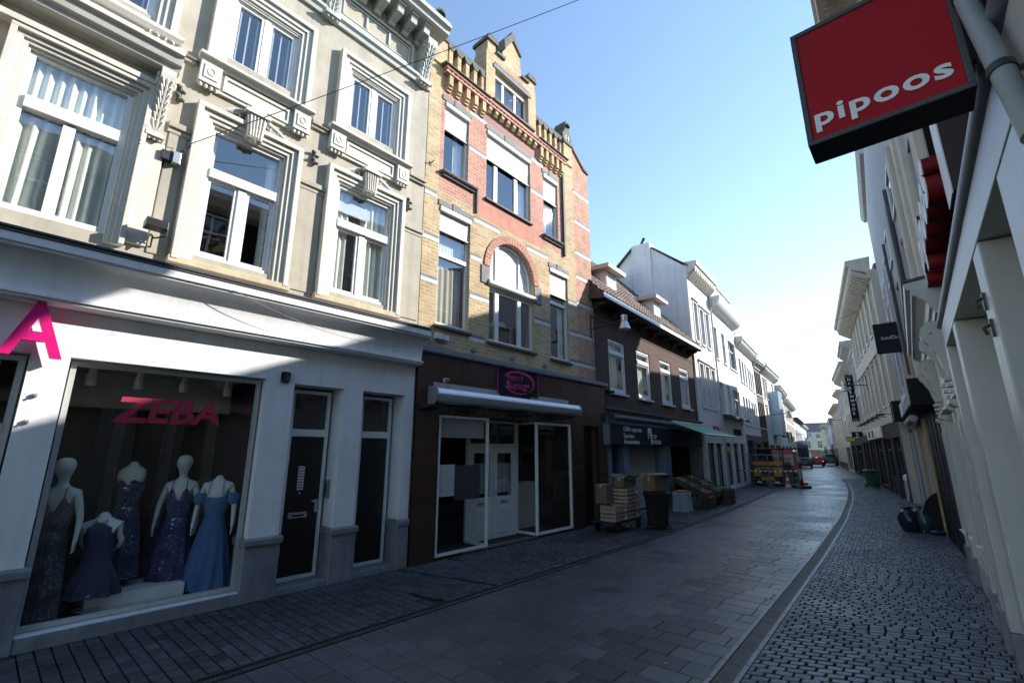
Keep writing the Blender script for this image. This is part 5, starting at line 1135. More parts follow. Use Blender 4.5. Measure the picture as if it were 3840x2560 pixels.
h = house('town_house', 'white house with a dark roof closing the view at the end of the street', FE, 0, FE.L, 7.6, 'old_white', [(2.0, 3.2, 5.8, 7.0), (4.4, 5.6, 5.8, 7.0), (7.4, 8.6, 5.8, 7.0), (2.0, 3.2, 2.9, 5.0), (4.6, 5.8, 2.9, 5.0), (7.6, 8.8, 2.9, 5.0)], shop=[(1, 4.5, .2, 2.2), (5.5, 10, .2, 2.2)], roof=(3.0, 4.0), z_shop=2.5)
b = MB(); b.box(4.2, 8.0, .0, 1.0, 2.1, 2.4); b.build('awning', 'cardboard', h)
# hanging signs and lamps on the left side, far down
def hanging_sign(F, u, v0, v1, z0, z1, label, panel, lines, col, lay=None, th=.14, arms=True, cat='sign', facing=-1):
    """a sign box standing out from the facade; lettering on the face that looks back down the street"""
    o = F.w(u, v0, z0); rz = math.atan2(F.n.y, F.n.x)         # local x runs outwards from the wall
    if facing < 0: pass
    t = thing('hanging_sign', label, cat, o, rz)
    w, h = v1 - v0, z1 - z0
    b = MB(); b.box(0, w, -th / 2, th / 2, 0, h); b.build('sign_box', panel, t, bevel=.01)
    if arms:
        b = MB()
        for z in (h * .15, h * .85): b.tube([(-v0, 0, z), (0, 0, z)], .02, 6)
        b.build('arm', 'dark_metal', t)
    return t, w, h, th
t, w, h_, th = hanging_sign(LF(52.5, 62), .5, .10, .62, 3.42, 3.95, 'square black hanging sign with a white swoosh emblem on the left side of the street', 'sign_black', [], '')
b = MB(); b.prism([(.10, .46), (.19, .46), (.26, .34), (.33, .46), (.42, .46), (.33, .22), (.19, .22)], 'v', th / 2 + .004, th / 2 + .012); b.build('emblem', 'letter_white', t); text('ZUMO', .34, .09, .12, .06, th / 2 + .004, 'letter_white', t, .01, .02)
t, w, h_, th = hanging_sign(LF(52.5, 62), 7.6, .12, .52, 3.05, 4.15, 'tall dark hanging sign with upright lettering on the left side of the street', 'sign_black', [], '')
o = text('PRO DUO', .95, .22, 0, 0, th / 2 + .004, 'letter_white', t, .01, .03); o.rotation_euler = (0, R(-90), 0); o.location = (.31, 0, .08)
street_lamp(LF(44, 52).w(1.2, 0, 5.2), LF(44, 52).rz, 1.6, 'bell-shaped street lamp in front of the pale blue bay', LG)
street_lamp(LF(78, 94).w(3, 0, 4.6), LF(78, 94).rz, 1.6, 'distant bell-shaped street lamp on the left near the street end', LG)
wire('street_cable', LF(34.1, 41).w(4, 0, 9.6), (-1.2, 31.5, 10.0), .25, .012, 'black_metal', 'thin cable slung across the street between the white house and the cream house')
# ---------------------------------------------------------------- right-hand row (in shade, seen at a grazing angle)
FS = Frame((.364, 7.35), (.556, -6.0)); LS = FS.L
def su(Y): return (7.35 - Y) / 13.35 * LS
FU = Frame((.60, 7.38), (.72, -6.0))
SH = thing('town_house', 'dark stone house with a pale panelled shop front and raised red letters', 'house', FS.w(0, 0, 0), FS.rz)
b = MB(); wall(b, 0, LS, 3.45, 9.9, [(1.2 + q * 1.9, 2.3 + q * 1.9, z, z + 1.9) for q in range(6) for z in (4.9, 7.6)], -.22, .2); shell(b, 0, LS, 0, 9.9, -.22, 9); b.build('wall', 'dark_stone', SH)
for q in range(6):
    for z in (4.9, 7.6): window(SH, 1.2 + q * 1.9, 2.3 + q * 1.9, z, z + 1.9, -.34, .07, .06, [(1.75 + q * 1.9, z, z + 1.9, .06)], [(z + 1.3, .07, .01)])
b = MB(); b.prism([(-.22, 9.5), (.1, 9.6), (.3, 9.8), (.3, 10.0), (-.4, 10.05)], 'u', 0, LS); b.build('cornice', 'cream_wall', SH)
b = MB(); b.prism([(-.3, 9.9), (-.9, 10.4), (-4, 10.4), (-9, 9.9)], 'u', .02, LS); b.build('roof', 'roof_slate', SH)
b = MB(); b.box(0, LS, -.36, .03, 3.26, 3.50); b.box(0, LS, -.22, -.03, 3.501, 3.56, 'slate_gray'); b.mats = ['front_paint', 'slate_gray']; b.build('fascia', 'front_paint', SH, bevel=.006)
b = MB(); b.tube([(0.04, .02, 3.545), (LS, .02, 3.545)], .048, 12); b.build('awning_roll', 'zinc', SH, smooth=40)
PIL = [(7.06, 7.30), (5.70, 5.97), (3.56, 3.84), (2.0, 2.72), (-.6, -.1), (-2.6, -2.1)]
for a, c in PIL:
    u0, u1 = su(c), su(a); b = MB()
    b.box(u0, u1, -.36, .028, .36, 3.255); b.build('pilaster', 'front_paint', SH, bevel=.008)
    b = MB(); b.box(u0 - .015, u1 + .015, -.30, .025, 0, .355); b.build('plinth', 'plinth_stone', SH, bevel=.008)
for (a, c), (d, e) in zip(PIL, PIL[1:]):
    u0, u1 = su(a), su(d); u0, u1 = su(a), su(e)
    b = MB(); b.box(u0 + .001, u1 - .001, -.36, -.30, .33, 3.40); b.box(u0 + .05, u0 + .09, -.30, -.28, .36, 3.25); b.box(u1 - .09, u1 - .05, -.30, -.28, .36, 3.25); b.build('panel', 'shutter_beige', SH, bevel=.004)
    b = MB(); b.box(u0 + .001, u1 - .001, -.28, -.04, 0, .33); b.build('stall_riser', 'plinth_stone', SH)
for Y, z in ((3.75, 2.95), (3.7, 2.78)):
    b = MB(); b.box(-.02, .02, 0, .03, -.05, .05); b.tube([(0, .03, .02), (0.02, .06, .0), (0.03, .05, -.04)], .01, 6)
    tag(b.build('wall_hook', 'dark_metal', loc=FS.w(su(Y), .012, z), rotz=FS.rz), 'small bent hook on the pale pilaster at the right edge, ' + ('upper' if z > 2.9 else 'lower'), 'hook', 'bent hooks on the right pilaster')
# raised red letters along the dark wall above the fascia
b = MB(); b.box(su(4.78), su(4.45), -.22, -.03, 3.98, 4.72); b.box(su(4.78), su(4.45), -.0295, -.020, 3.96, 4.74, 'letter_white'); b.mats = ['sign_brown', 'letter_white']; plain('sign_brown', (.035, .008, .008), .5, .15, 4, .02); b.build('sign_board', 'sign_brown', SH)
for ch, Y, w in (('p', 7.28, .36), ('i', 6.84, .12), ('p', 6.62, .36), ('o', 6.18, .38), ('o', 5.74, .38), ('s', 5.30, .34)):
    h = {'p': .56, 'i': .58}.get(ch, .42)
    z = 4.02 if ch == 'p' else 4.18
    t = thing('shop_letter', 'raised red shop letter ' + ch + ' with a white face ' + {7.28: 'at the far end of the row', 6.84: 'second from the far end', 6.62: 'third from the far end', 6.18: 'fourth from the far end', 5.74: 'next to the last', 5.30: 'at the near end of the row'}[Y], 'sign letter', FS.w(su(Y), 0, z), FS.rz, 'red letters on the dark stone house')
    text(ch, w, h, 0, 0, -.14, 'letter_red', t, .20, .05, 'letter_side'); text(ch, w * .97, h * .97, w * .015, h * .015, .061, 'letter_white', t, .008, .045, 'letter_face')
# hanging sign box: its face looks back along the street, towards the viewer
t = thing('hanging_sign', 'large square red hanging sign with white rounded lettering in a dark frame, top right', 'sign', (-.195, 2.25, 3.43), 0)
b = MB(); W_, H_ = .545, .60
b.box(0, W_, -.17, .0, 0, H_); b.build('sign_case', 'sign_black', t, bevel=.006)
b = MB(); ring(b, 0, W_, 0, H_, .022, .001, .014); b.build('sign_frame', 'slate_gray', t, bevel=.003)
b = MB(); b.box(.023, W_ - .023, .0012, .008, .023, H_ - .023); b.build('sign_face', 'sign_red', t)
text('pipoos', .455, .112, .040, .052, .0085, 'letter_white', t, .003, .024, spacing=1.1)
b = MB(); b.box(.023, W_ - .023, -.178, -.1712, .023, H_ - .023); b.build('sign_face', 'sign_red', t)
for z in (.16, .5):
    b = MB(); b.tube([(W_, -.085, z), (W_ + .27, -.085, z)], .012, 8); b.build('arm', 'black_metal', t)
b = MB(); b.tube([(0, 0, 0), (0, -.34, .786), (0, -.86, 1.99), (0, -1.3, 2.9), (0, -1.34, 6)], .031, 16)
for q in (.38, 1.0): b.tube([(0, -.34 * q, .786 * q), (0, -.34 * q - .014, .786 * q + .032)], .036, 16, 'black_metal'); b.tube([(0, -.34 * q, .786 * q), (.2, -.34 * q, .786 * q)], .010, 6, 'black_metal')
b.mats = ['gray_plastic', 'black_metal']
tag(b.build('drainpipe', 'gray_plastic', loc=(.36, 1.80, 2.955), smooth=40), 'thick slanting grey drainpipe clamped to the dark wall behind the red hanging sign', 'drainpipe')
# ---- shop front with carved consoles
FR1 = Frame((.29, 12.55), (.375, 7.40)); L1 = FR1.L
def cu_(Y): return (12.55 - Y) / 5.15 * L1
CS = thing('town_house', 'pale grey house with a carved wooden shop front on consoles, second on the right', 'house', FR1.w(0, 0, 0), FR1.rz)
OPS = [(cu_(7.95), cu_(7.52), 0, 0)]
b = MB(); b.box(0, L1, -.25, .0, 2.78, 3.74); b.box(0, L1, -.25, .03, 2.76, 2.80); b.build('shop_wall', 'front_paint', CS)
b = MB(); b.prism([(-.2, 3.70), (.06, 3.70), (.07, 3.76), (.10, 3.78), (.12, 3.86), (.20, 3.94), (.24, 3.96), (.24, 4.02), (.29, 4.05), (.30, 4.12), (-.2, 4.17)], 'u', -.02, L1 + .12); b.build('shop_cornice', 'front_paint', CS, bevel=.005)
b = MB(); b.prism([(-.2, 4.172), (.31, 4.128), (.31, 4.16), (-.2, 4.21)], 'u', -.03, L1 + .13); b.build('cornice_lead', 'slate_gray', CS)
for Yc in (7.78, 8.62, 11.1, 12.28):
    u = cu_(Yc); b = MB()
    b.box(u - .16, u + .16, -.2, .03, .42, 2.62); b.box(u - .10, u + .10, .03, .045, .6, 2.45); b.build('pilaster', 'front_paint', CS, bevel=.006)
    b = MB(); b.box(u - .18, u + .18, -.2, .06, 0, .42); b.build('plinth', 'plinth_stone', CS, bevel=.008)
    b = MB(); b.prism([(-.2, 2.62), (.05, 2.62), (.09, 2.66), (.09, 2.70), (-.2, 2.72)], 'u', u - .2, u + .2); b.build('capital', 'front_paint', CS)
    pr = [(0, 2.95), (.05, 2.95), (.06, 3.08), (.09, 3.13)] + [(.13 + .03 * math.sin(a), 3.22 + .06 * a) for a in (0, .6, 1.2)]
    b = MB(); pr = [(-.02, 2.98), (.045, 2.98), (.05, 3.05), (.075, 3.12), (.085, 3.20)]
    pr += [(.10, 3.28), (.14, 3.34), (.155, 3.40)] + [(.15 + .075 * math.cos(a), 3.54 + .12 * math.sin(a)) for a in (-1.1, -.6, 0, .6, 1.2)] + [(.15, 3.70), (-.02, 3.70)]
    b.prism(pr, 'u', u - .065, u + .065)
    for s in (-.07, .07): b.lathe([(.001, 0), (.022, 0), (.022, .012), (.001, .012)], (0, 0, 0), 10) if 0 else b.ball((u + s, .13, 3.55), .022, 8)
    for q in range(3): b.box(u - .09, u + .09, .0, .085 - q * .012, 2.94 - q * .075, 2.985 - q * .075)
    b.build('console', 'front_paint', CS, bevel=.003)
b = MB(); u0, u1 = cu_(8.46), cu_(7.94); b.box(u0, u1, -.24, -.18, 0, 2.75); ring(b, u0 + .06, u1 - .06, .6, 2.5, .05, -.18, -.165); b.build('door_panel', 'front_paint', CS)
o = window(CS, cu_(10.94), cu_(8.78), .45, 2.76, -.10, .06, .06, [((cu_(10.94) + cu_(8.78)) / 2, .5, 2.7, .05)], [(2.2, .06, 0)], frame='front_paint', pane='shop_glass', name='shop_window')
b = MB(); b.box(cu_(10.94), cu_(8.78), -.2, .0, 0, .44); b.build('stall_riser', 'front_paint', CS)
b = MB(); b.box(cu_(12.12), cu_(11.26), -.35, -.29, 0, 2.76); ring(b, cu_(12.1), cu_(11.28), .5, 2.6, .06, -.29, -.27); b.build('door', 'front_paint', CS)
b = MB(); b.box(0, L1, -.5, -.36, 0, 2.78); b.build('back_wall', 'interior_dark', CS)
for Y, z in ((8.15, .98), (9.55, .9), (11.0, .8), (11.6, .76)):
    b = MB(); b.box(-.03, .03, 0, .012, -.03, .03); b.prism([(.012, -.02), (.05, -.012), (.06, .02), (.012, .02)], 'u', -.022, .022)
    tag(b.build('awning_bracket', 'white_plastic', loc=FR1.w(cu_(Y), .047, z), rotz=FR1.rz, bevel=.005), 'small white bracket low on the carved shop front, ' + {8.15: 'nearest', 9.55: 'second nearest', 11.0: 'third', 11.6: 'farthest'}[Y] + ' of four', 'bracket', 'white brackets on the carved shop front')
FU1 = Frame((.46, 10.35), (.57, 7.40))
MB.OFF = 0
b = MB(); L_ = FU1.L
def tov(F0, F1, u, v, z): q = F0.w(u, v, z) - F1.p; return (q.dot(F1.d), q.dot(F1.n), z)
wl = MB(); wall(wl, 0, L_, 4.1, 10.75, [(1.0, 2.0, 4.7, 6.9), (1.0, 2.0, 7.4, 9.3)], 0, .2); shell(wl, 0, L_, 0, 10.75, 0, 9)
up = wl.build('upper_wall', 'gray_wall', None, loc=None); up.parent = CS; up.matrix_parent_inverse = Matrix.Identity(4)
rel = Matrix.Rotation(-FR1.rz, 4, 'Z') @ Matrix.Translation(-FR1.p) @ Matrix.Translation(FU1.p) @ Matrix.Rotation(FU1.rz, 4, 'Z')
def regraft(o): o.matrix_local = rel
regraft(up)
for z0, z1 in ((4.7, 6.9), (7.4, 9.3)):
    o = window(CS, 1.0, 2.0, z0, z1, -.1, .06, .06, [(1.5, z0, z1, .05)], [(z0 + 1.4, .06, .01)]); regraft(o)
b = MB()
for u in (2.15, .25): b.box(u, u + .55, 0, .06, 4.2, 10.2); b.box(u - .02, u + .57, 0, .10, 9.9, 10.2)
regraft(b.build('pilaster', 'cream_wall', CS))
b = MB(); b.prism([(0, 10.25), (.12, 10.3), (.2, 10.45), (.80, 10.52), (.82, 10.68), (.88, 10.72), (.88, 10.84), (-.1, 10.86)], 'u', -.06, L_ + .05)
for q in range(19):
    u = q * .155; b.box(u, u + .11, .28, .31, 10.455, 10.485); b.box(u, u + .03, .31, .62, 10.455, 10.49); b.box(u + .05, u + .11, .45, .48, 10.455, 10.49); b.box(u + .08, u + .11, .48, .70, 10.455, 10.495)
regraft(b.build('cornice', 'cream_wall', CS))
# ---- tall grey house with a raked gable
F2R = Frame((-.50, 26.0), (.45, 10.36)); L2 = F2R.L
def v2(Y): return (26 - Y) / 15.64 * L2
TG = thing('town_house', 'tall pale grey house with window strips over dark shop fronts, third on the right', 'house', F2R.w(0, 0, 0), F2R.rz)
WN = [(v2(c), v2(a), z, z + 2.1) for a, c in ((12.4, 13.5), (16.4, 17.4), (18.6, 19.6), (21.2, 22.2), (23.6, 24.6)) for z in (4.7, 7.4)]
b = MB(); wall(b, 0, L2, 0, 8.4, [(v2(25.6), v2(23.4), 0, 2.9), (v2(22.8), v2(20.4), 0, 2.9), (v2(19.6), v2(17.6), 0, 2.9), (v2(16.6), v2(12.7), 0.0, 3.0)] + [w for w in WN if w[3] < 8], 0, .2, 'gray_wall', None, [(0, v2(12.6), 0, 3.5, 'shop_dark')]); 
hi = [w for w in WN if w[3] > 8]
b2 = [(0, 8.4), (0, 12.95), (v2(19.5), 12.9), (v2(10.45), 9.4), (v2(10.36), 8.4)]
b.prism(b2, 'v', -.02, -.001); shell(b, 0, L2, 0, 8.4, 0, 9)
b.prism(b2, 'v', -9, -.021); b.build('wall', 'gray_wall', TG)
for w in WN:
    if w[3] < 8: window(TG, *w, -.1, .06, .06, [((w[0] + w[1]) / 2, w[2], w[3], .05)], [(w[2] + 1.4, .06, .01)])
    else:
        b = MB(); ring(b, w[0], w[1], w[2], min(w[3], 8.39), .07, 0, .05); o = b.build('window', 'white_paint', TG)
        g = MB(); g.box(w[0] + .07, w[1] - .07, .004, .02, w[2] + .07, min(w[3], 8.39) - .07); g.build('pane', 'dark_glass', o)
for Y in (10.7, 11.9, 15.0, 17.9, 20.4, 23.0, 25.7):
    b = MB(); b.box(v2(Y) - .22, v2(Y) + .22, 0, .07, 4.3, 8.38); b.build('pilaster', 'cream_wall' if Y < 12 else 'gray_wall', TG, bevel=.01)
b = MB(); b.prism([(0, 12.65), (.12, 12.67), (.22, 12.85), (.22, 13.0), (-.2, 13.03)], 'u', -.1, v2(19.5)); b.build('cornice', 'gray_wall', TG)
for k, Y in enumerate((13.8, 17.7)):
    b = MB(); b.tube([(v2(Y), .06, 4.3), (v2(Y), .06, 8.4)], .05, 8); b.build('downpipe', 'slate_gray', TG)
# ground floor of it: black shutter front, light boxes, brick pier
b = MB(); b.box(v2(16.6), v2(12.7), -.19, .015, 0, 3.0); [b.box(v2(12.7) - .4 - q * .9, v2(12.7) - .36 - q * .9, .015, .03, .05, 2.95) for q in range(4)]; b.build('black_front', 'sign_black', TG)
b = MB(); b.box(v2(17.5), v2(16.75), 0, .05, 0, 2.95); b.build('brick_pier', 'pale_brick', TG)
b = MB(); b.box(v2(20.2), v2(19.75), 0, .05, 0, 2.95); b.build('brick_pier', 'pale_brick', TG)
b = MB(); b.box(v2(20.3), v2(17.0), .0, .04, 3.75, 4.9); b.build('brick_band', 'pale_brick', TG)
for a, c in ((25.6, 23.4), (22.8, 20.4), (19.6, 17.6)):
    window(TG, v2(a), v2(c), .02, 2.88, -.12, .06, .06, [((v2(a) + v2(c)) / 2, 0, 2.9, .05)], [(2.3, .06, 0)], frame='slate_gray', name='shop_window')
each('plinth', 'plinth_stone', TG, ((v2(12.68), v2(10.45) - .02, 0, .03, 0, .4),) if 0 else ())
t = thing('light_box_sign', 'deep black sign box with a pale front above the black shop front', 'sign', F2R.w(v2(16.4), 0, 3.02), F2R.rz)
b = MB(); b.box(0, 3.55, 0, .42, .02, .58); b.build('sign_case', 'sign_black', t, bevel=.01)
b = MB(); b.box(.04, 3.51, .4205, .43, .05, .55); b.build('sign_face', 'gray_wall', t); 
b = MB(); b.tube([(.7 + q * .045, .432, .30 + .13 * math.sin(q * .95) * (1 - q / 60)) for q in range(44)], .014, 5); b.build('lettering', 'letter_white', t)
t = thing('light_box_sign', 'bluish shop light box above a rolled awning, beyond the black sign box', 'sign', F2R.w(v2(20.2), 0, 3.15), F2R.rz)
b = MB(); b.box(0, 3.2, 0, .34, .0, .46); b.build('sign_case', 'sign_black', t, bevel=.01); b = MB(); b.box(.03, 3.17, .3405, .35, .03, .43); b.build('sign_face', 'pale_blue', t)
b = MB(); b.tube([(0, .22, -.16), (3.2, .22, -.16)], .10, 12); b.build('awning_roll', 'gray_wall', t)
for k, (Y, z) in enumerate(((23.4, 3.2), (25.4, 3.3))):
    t = thing('hanging_sign', 'small black box sign standing out over the dark shops, ' + ('nearer' if k == 0 else 'farther') + ' of two', 'sign', F2R.w(v2(Y), 0, z), F2R.rz, 'small black box signs')
    b = MB(); b.box(-.09, .09, .1, .46, 0, .8); b.build('sign_case', 'sign_black', t, bevel=.01); b = MB(); b.box(-.012, .012, .0, .1, .2, .24); b.box(-.012, .012, 0, .1, .6, .64); b.build('arm', 'dark_metal', t); b = MB(); b.box(-.085, .085, .4605, .47, .05, .75); b.build('sign_face', 'gray_wall', t)
t = thing('hanging_sign', 'black square hanging sign with small pale lettering and a gold ring, behind the carved cornice', 'sign', (-.80, 20.0, 5.35), 0)
b = MB(); b.box(0, .82, -.10, 0, 0, 1.05); b.build('sign_case', 'sign_navy', t, bevel=.01)
text('Grand', .27, .12, .17, .47, .001, 'letter_gray', t, .004, .01); text('ptical', .26, .10, .57, .46, .001, 'letter_gray', t, .004, .01)
b = MB(); swoosh(b, .505, .53, .05, .05, 0, 2 * math.pi, .022, .022, .001); b.build('ring_emblem', 'gold', t)
b = MB(); b.tube([(.80, -.05, .2), (1.1, -.05, .2)], .02, 6); b.tube([(.80, -.05, .85), (1.1, -.05, .85)], .02, 6); b.build('arm', 'black_metal', t)
# ---- further houses on the right
def RF(y0, y1): return Frame((XRW(y1), y1), (XRW(y0), y0))
F3R = RF(26.0, 40.0); L3 = F3R.L; MB.OFF = 0
w3 = [(L3 - .9 - q * 1.95, L3 - .1 - q * 1.95 + .1, z, z + 2.3) for q in range(7) for z in (4.2, 7.6)]
w3 = [(L3 - 1.5 - q * 1.9, L3 - .65 - q * 1.9, z, z + 2.3) for q in range(7) for z in (4.2, 7.7)]
h = house('town_house', 'cream house with a broad dentil cornice and two rows of hooded windows', F3R, 0, L3, 10.3, 'cream_wall', w3, shop=[(.5, 3.2, .2, 2.7), (4.0, 7.2, .2, 2.7), (8.0, 11.0, .2, 2.7), (11.5, 13.6, .2, 2.7)], shopm='shop_dark', cornice=(9.9, 1.0, .85, 'cream_wall', .42), trim='cream_wall', z_shop=3.4)
b = MB(); b.prism([(-.2, 10.6), (-3, 11.0), (-9, 10.3), (-9, 10.2), (-.2, 10.2)], 'u', .1, L3 - .1); b.build('roof', 'roof_slate', h)
b = MB(); b.box(1.0, 8.5, .02, .10, 2.8, 3.4); b.box(2.0, 3.2, .101, .11, 2.9, 3.3, 'cardboard'); b.box(4.2, 5.0, .101, .11, 2.9, 3.3, 'slate_gray'); b.mats = ['letter_white', 'cardboard', 'slate_gray']; b.build('fascia_board', 'letter_white', h)
for k in range(6):
    b = MB(); b.box(-.02, .02, 0, .5, 0, .03); b.prism([(.30, -.06), (.62, -.08), (.62, .0), (.3, .06)], 'u', -.10, .10)
    tag(b.build('wall_lamp', 'black_metal', loc=F3R.w(L3 - 1.2 - k * 2.2, 0, 3.72), rotz=F3R.rz), 'small black spotlight over the shops of the cream house, ' + ('nearest', 'second', 'third', 'fourth', 'fifth', 'farthest')[k] + ' of six', 'lamp', 'spotlights over the shops of the cream house')
F4R = RF(40.0, 46.0); L4 = F4R.L
house('town_house', 'white house under a pale moulded cornice, between two cream houses', F4R, 0, L4, 9.2, 'old_white', [(.5 + q * 1.4, 1.2 + q * 1.4, z, z + 1.9) for q in range(4) for z in (3.8, 6.5)], shop=[(.5, 2.7, .2, 2.7), (3.4, 5.6, .2, 2.7)], shopm='shop_dark', cornice=(9.0, .8, .7, 'old_white', 0), roof=(1.6, 3.2), trim='old_white')
F5R = RF(46.0, 57.0); L5 = F5R.L
house('town_house', 'cream house behind the tall upright sign on the right', F5R, 0, L5, 8.6, 'cream_wall', [(.8 + q * 1.8, 1.6 + q * 1.8, z, z + 1.9) for q in range(6) for z in (3.6, 6.2)], shop=[(.5, 4.6, .2, 2.6), (5.6, 10.2, .2, 2.6)], shopm='shop_dark', cornice=(8.4, .9, .7, 'cream_wall', .5), roof=(1.2, 3.2))
F6R = RF(57.0, 63.0); L6 = F6R.L
house('town_house', 'narrow cream house with a small stepped top', F6R, 0, L6, 7.9, 'old_white', [(.8 + q * 1.7, 1.7 + q * 1.7, z, z + 1.7) for q in range(3) for z in (3.4, 5.7)], shop=[(.5, 5.4, .2, 2.5)], cornice=(7.7, .5, .5, 'old_white', 0), roof=(.8, 3))
F7R = RF(63.0, 79.0); L7 = F7R.L
h = house('town_house', 'long cream house with a nearly blank wall, dark base and steep dark roof', F7R, 0, L7, 7.0, 'cream_wall', [(2 + q * 4, 2.8 + q * 4, 4.2, 5.8) for q in range(4)], shop=[(.8, 2.4, .2, 2.5)], cornice=(6.8, .5, .5, 'cream_wall', 0), roof=(2.6, 3.0), z_shop=3)
b = MB(); b.box(2.6, L7 - .02, 0, .03, 0, .8); b.build('plinth', 'black_metal', h)
for k, (y0, y1, hh, m, lab) in enumerate(((79, 92, 6.4, 'gray_wall', 'grey house beyond the long cream house'), (92, 108, 6.4, 'white_wall', 'white house far down on the right'), (108, 128, 6.9, 'gray_wall', 'distant grey house front beside the pale yellow house'), (128, 150, 7.8, 'pale_yellow', 'pale yellow house far down the street'))):
    F = RF(y0, y1); n = int(F.L / 2.4)
    house('town_house', lab, F, 0, F.L, hh, m, [(.8 + q * 2.4, 1.8 + q * 2.4, z, z + 1.5) for q in range(n) for z in (3.3, 5.2)], shop=[(.8, F.L / 2 - .5, .2, 2.4), (F.L / 2 + .5, F.L - .8, .2, 2.4)], shopm='slate_gray' if k % 2 else None, cornice=(hh - .2, .45, .5, m, 0), roof=(2.0, 3.0))
t = thing('hanging_sign', 'tall upright black sign with white letters one above the other, on the right', 'sign', (-4.02, 44.0, 4.35), 0)
b = MB(); b.box(0, .48, -.12, 0, 0, 3.5); b.build('sign_case', 'sign_black', t, bevel=.01)
for k, ch in enumerate('HERENMODE'): text(ch, None, .20, .15, 3.05 - k * .325, .001, 'letter_white', t, .006, .02)
b = MB(); b.box(.06, .42, .001, .006, 3.36, 3.38); b.box(.06, .42, .001, .006, .12, .14); b.build('gold_line', 'gold', t)
b = MB(); b.tube([(-.05, -.06, 3.56), (.9, -.06, 3.56)], .022, 6); b.tube([(-.05, -.06, -.06), (.9, -.06, -.06)], .022, 6); b.build('arm', 'black_metal', t)
t = thing('hanging_sign', 'small black hanging sign with one white letter, low on the right', 'sign', (-3.80, 40.0, 3.05), 0)
b = MB(); b.box(0, .62, -.12, 0, 0, .34); b.build('sign_case', 'sign_black', t, bevel=.01); text('B', .14, .22, .24, .06, .001, 'letter_gray', t, .005, .01); b = MB(); b.tube([(.6, -.06, .2), (1.0, -.06, .2)], .02, 6); b.build('arm', 'dark_metal', t)
t = thing('hanging_sign', 'yellow hanging sign low on the right beyond the upright sign', 'sign', (-4.65, 44.6, 2.82), 0)
b = MB(); b.box(0, .6, -.14, 0, 0, .34); b.build('sign_case', 'slate_gray', t); b = MB(); b.box(.03, .57, .001, .008, .04, .26); b.build('sign_face', 'gold', t); b = MB(); b.tube([(.55, -.06, .2), (.95, -.06, .2)], .02, 6); b.build('arm', 'dark_metal', t)
street_lamp(RF(26, 40).w(5.3, 0, 6.0), F3R.rz, 1.15, 'bell-shaped street lamp in front of the tall upright sign on the right', LG)
street_lamp(RF(57, 63).w(1.5, 0, 5.4), F6R.rz, 1.2, 'bell-shaped street lamp on the narrow cream house far right', LG)
# ---------------------------------------------------------------- things on the street
def dirz(f, y): return math.atan2(-(f(y + 1) - f(y - 1)) / 2, 1)          # turn of the street at y
def wheelie_bin(loc, rz, m, label, w=.50, d=.56, h=1.0):
    t = thing('wheelie_bin', label, 'bin', loc, rz)
    def rg(z, k, ky, o=0): 
        r = []; 
        for sx, sy in ((1, 1), (-1, 1), (-1, -1), (1, -1)):
            for q in range(4):
                a = {(1, 1): 0, (-1, 1): 1, (-1, -1): 2, (1, -1): 3}[(sx, sy)] * math.pi / 2 + q / 3 * math.pi / 2
                r.append((sx * (w / 2 * k - .06) + .06 * math.cos(a), sy * (d / 2 * ky - .06) + .06 * math.sin(a) + o, z))
        return r
    b = MB(); b.loft([rg(.05, .76, .70), rg(.30, .82, .78), rg(h * .80, .93, .93), rg(h * .81, .97, .97), rg(h * .90, 1.0, 1.0)]); b.build('body', m, t, smooth=40)
    b = MB(); b.loft([rg(h * .905, 1.05, 1.06), rg(h * .94, 1.07, 1.08), rg(h * .985, .98, .96), rg(h * 1.0, .7, .66)]); b.tube([(-w * .42, -d * .56, h * .93), (w * .42, -d * .56, h * .93)], .018, 8); b.build('lid', m, t, smooth=40)
    for s in (-1, 1):
        b = MB(); b.tube([(s * (w * .40), -d * .40, .10), (s * (w * .40 + .055), -d * .40, .10)], .10, 16); b.build('wheel', 'rubber', t)
    b = MB(); b.tube([(-w * .42, -d * .52, h * .88), (-w * .42, -d * .6, h * .93), (w * .42, -d * .6, h * .93), (w * .42, -d * .52, h * .88)], .016, 8); b.build('handle', m, t)
    return t
wheelie_bin((-5.98, 12.98, .02), R(205), 'black_plastic', 'black wheelie bin with a carton on its lid, beside the crate trolley', .68, .74, .98)
def carton(loc, rz, w, d, h, label, openf=False, m='cardboard', tilt=0.0):
    t = thing('cardboard_box', label, 'box', loc, rz); t.rotation_euler.x = tilt
    b = MB(); b.box(-w / 2, w / 2, -d / 2, d / 2, 0, h); b.build('box', m, t, bevel=.006)
    b = MB(); b.box(-w / 2 - .001, w / 2 + .001, -.025, .025, h - .08, h + .002); b.build('tape', 'shutter_beige', t)
    if openf:
        b = MB(); b.prism([(d / 2, h), (d / 2 + .16, h + .07), (d / 2 + .16, h + .075), (d / 2, h + .008)], 'u', -w / 2, w / 2); b.build('flap', m, t); b = MB(); b.prism([(-d / 2, h), (-d / 2 - .12, h + .10), (-d / 2 - .12, h + .106), (-d / 2, h + .008)], 'u', -w / 2, w / 2); b.build('flap', m, t)
    return t
carton((-5.98, 12.98, 1.005), R(78), .62, .40, .36, 'large cardboard box lying on the lid of the black wheelie bin', True)
carton((-5.96, 13.05, 1.375), R(70), .66, .34, .09, 'flattened cardboard box on top of the large box on the bin', False, 'cardboard', R(6))
